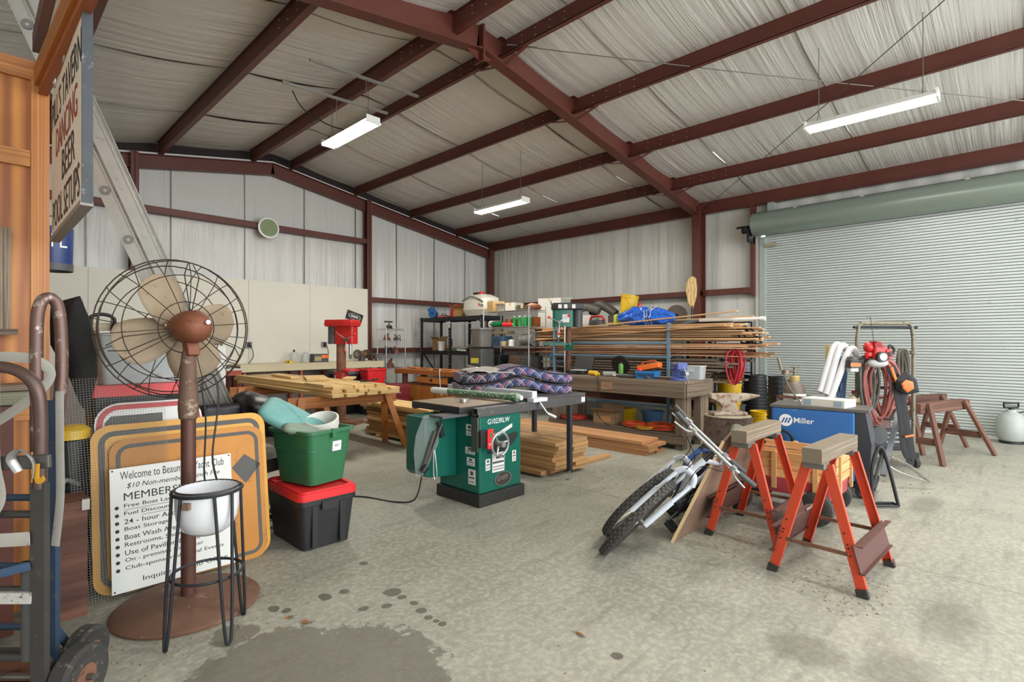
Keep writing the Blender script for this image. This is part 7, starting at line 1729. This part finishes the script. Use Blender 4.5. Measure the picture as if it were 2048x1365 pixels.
bucket('tall yellow bucket with a wire handle between the workbench and the stump', (7.52, 3.03, .0), P('bucket_gold', '#e2b616', .4), .16, .62, bands=1, group='yellow buckets by the door')
t = thing('pallet', 'stub of a grey timber pallet standing behind the workbench end', 'pallet', (7.55, 3.66, 0), .1)
for z in (.1, .35, .6, .82): board('deck_slat', oldwood, (0, 0, z), (.12, .5, .09), parent=t)
for y in (-.22, .22): board('stringer', oldwood, (.05, y, .45), (.9, .05, .05), (0, PI / 2, 0), t)
t = thing('water_bottle_crate', 'pale blue water jug beside the workbench end', 'jug', (7.43, 3.32, 0)); B().lathe([(0, 0), (.1, 0), (.105, .03), (.105, .28), (.06, .36), (.03, .38), (0, .38)], 20).build('body', P('water_blue', '#9fc3d3', .3), t); B().cyl((0, 0, .37), (0, 0, .41), .03).build('cap', blue, t)

# ================================================================ wall clock
t = thing('wall_clock', 'round white framed wall clock hung on the gable girt', 'clock', (4.16, 10.79, 3.68))
B().lathe([(.17, 0), (.2, 0), (.205, .03), (.17, .035)], 32, (0, 0, 0), (0, -1, 0)).build('rim', whitep, t); B().lathe([(0, 0), (.175, 0), (.175, .02), (0, .02)], 32, (0, 0, 0), (0, -1, 0)).build('face', P('clock_face', '#7e8f63', .5), t)
b = B()
for k in range(12): a = 2 * PI * k / 12; b.bar((.12 * math.sin(a), -.021, .12 * math.cos(a)), (.155 * math.sin(a), -.021, .155 * math.cos(a)), .01, .002)
b.build('hour_marks', lightgrey, t, 0)['kind'] = 'stuff'
B().bar((0, -.023, 0), (-.07, -.023, .05), .012, .002).build('hand', whitep, t, 0); B().bar((0, -.025, 0), (.05, -.025, .11), .008, .002).build('hand', whitep, t, 0)
# ================================================================ sawdust, chips and leaves on the floor
random.seed(99); b = B()
def chips(cx, cy, rx, ry, n, s0, s1):
    for _ in range(n):
        a = random.random() * 2 * PI; r = math.sqrt(random.random()); s = random.uniform(s0, s1)
        b.box((cx + rx * r * math.cos(a), cy + ry * r * math.sin(a), .002), (s, s * random.uniform(.2, .8), .003), (random.uniform(-.3, .3), random.uniform(-.3, .3), random.random() * 6))
chips(4.1, 1.55, .7, .35, 260, .004, .018); chips(3.5, .75, .35, .25, 120, .004, .014); chips(3.3, 3.6, .7, .6, 160, .004, .014); chips(.85, 2.95, .5, .4, 120, .004, .016)
chips(3.0, 2.2, 2.2, 1.6, 160, .003, .01); chips(7.2, 1.0, 1.2, .6, 120, .005, .02); chips(4.6, 3.2, .6, .5, 80, .005, .016)
o = b.build('sawdust_debris', P('debris_tan', '#8f8068', .9, 0, .5, 40), None, 0); o['kind'] = 'stuff'; o['label'] = 'scattered sawdust chips and grit on the concrete floor'; o['category'] = 'debris'
for u, v, lb in ((1162, 1272, 'dry brown leaf on the open concrete'), (582, 1236, 'reddish dry leaf beside the damp patch'), (612, 1247, 'thin dry leaf near the damp patch')):
    p = at(u, v); t = thing('dry_leaf', lb, 'leaf', (p.x, p.y, .003), random.random() * 6, 'dry leaves on the floor')
    B().grid(lambda a, c: ((a - .5) * .06, (c - .5) * .022 * math.sin(PI * min(.98, max(.02, a))), .008 * math.sin(a * 5) * (c - .3) + .004), 8, 4).build('blade', P('leaf_brown', '#8a5a36', .8), t, 180); B().cyl((.03, 0, .004), (.05, .004, .003), .001, n=5).build('stem', brownwood, t)
# small power washer engine on the cart deck
t = thing('pressure_washer', 'dark engine driven pump sitting low on the hose cart', 'pump', (7.36, 1.24, .225), math.atan2(RT.y, RT.x))
B().tub(.36, .3, .34, .28, 0, .2, solid=True).build('engine_block', blackmetal, t); B().cyl((-.1, -.15, .14), (-.1, -.19, .14), .1, n=20).build('flywheel_cover', darkgrey, t); B().tub(.26, .16, .24, .14, .2, .3, solid=True).build('fuel_tank', P('tank_rusty', '#5a3a32', .5, .2, .3), t); B().cyl((.05, 0, .3), (.05, 0, .33), .03).build('fuel_cap', orange, t); B().cyl((.18, 0, .1), (.3, 0, .1), .05, n=14).build('pump_head', steel, t)
for z in (.05, .1, .15): B().mm((.0, -.156, z), (.16, -.15, z + .02)).build('cooling_fin', grey, t, 0)
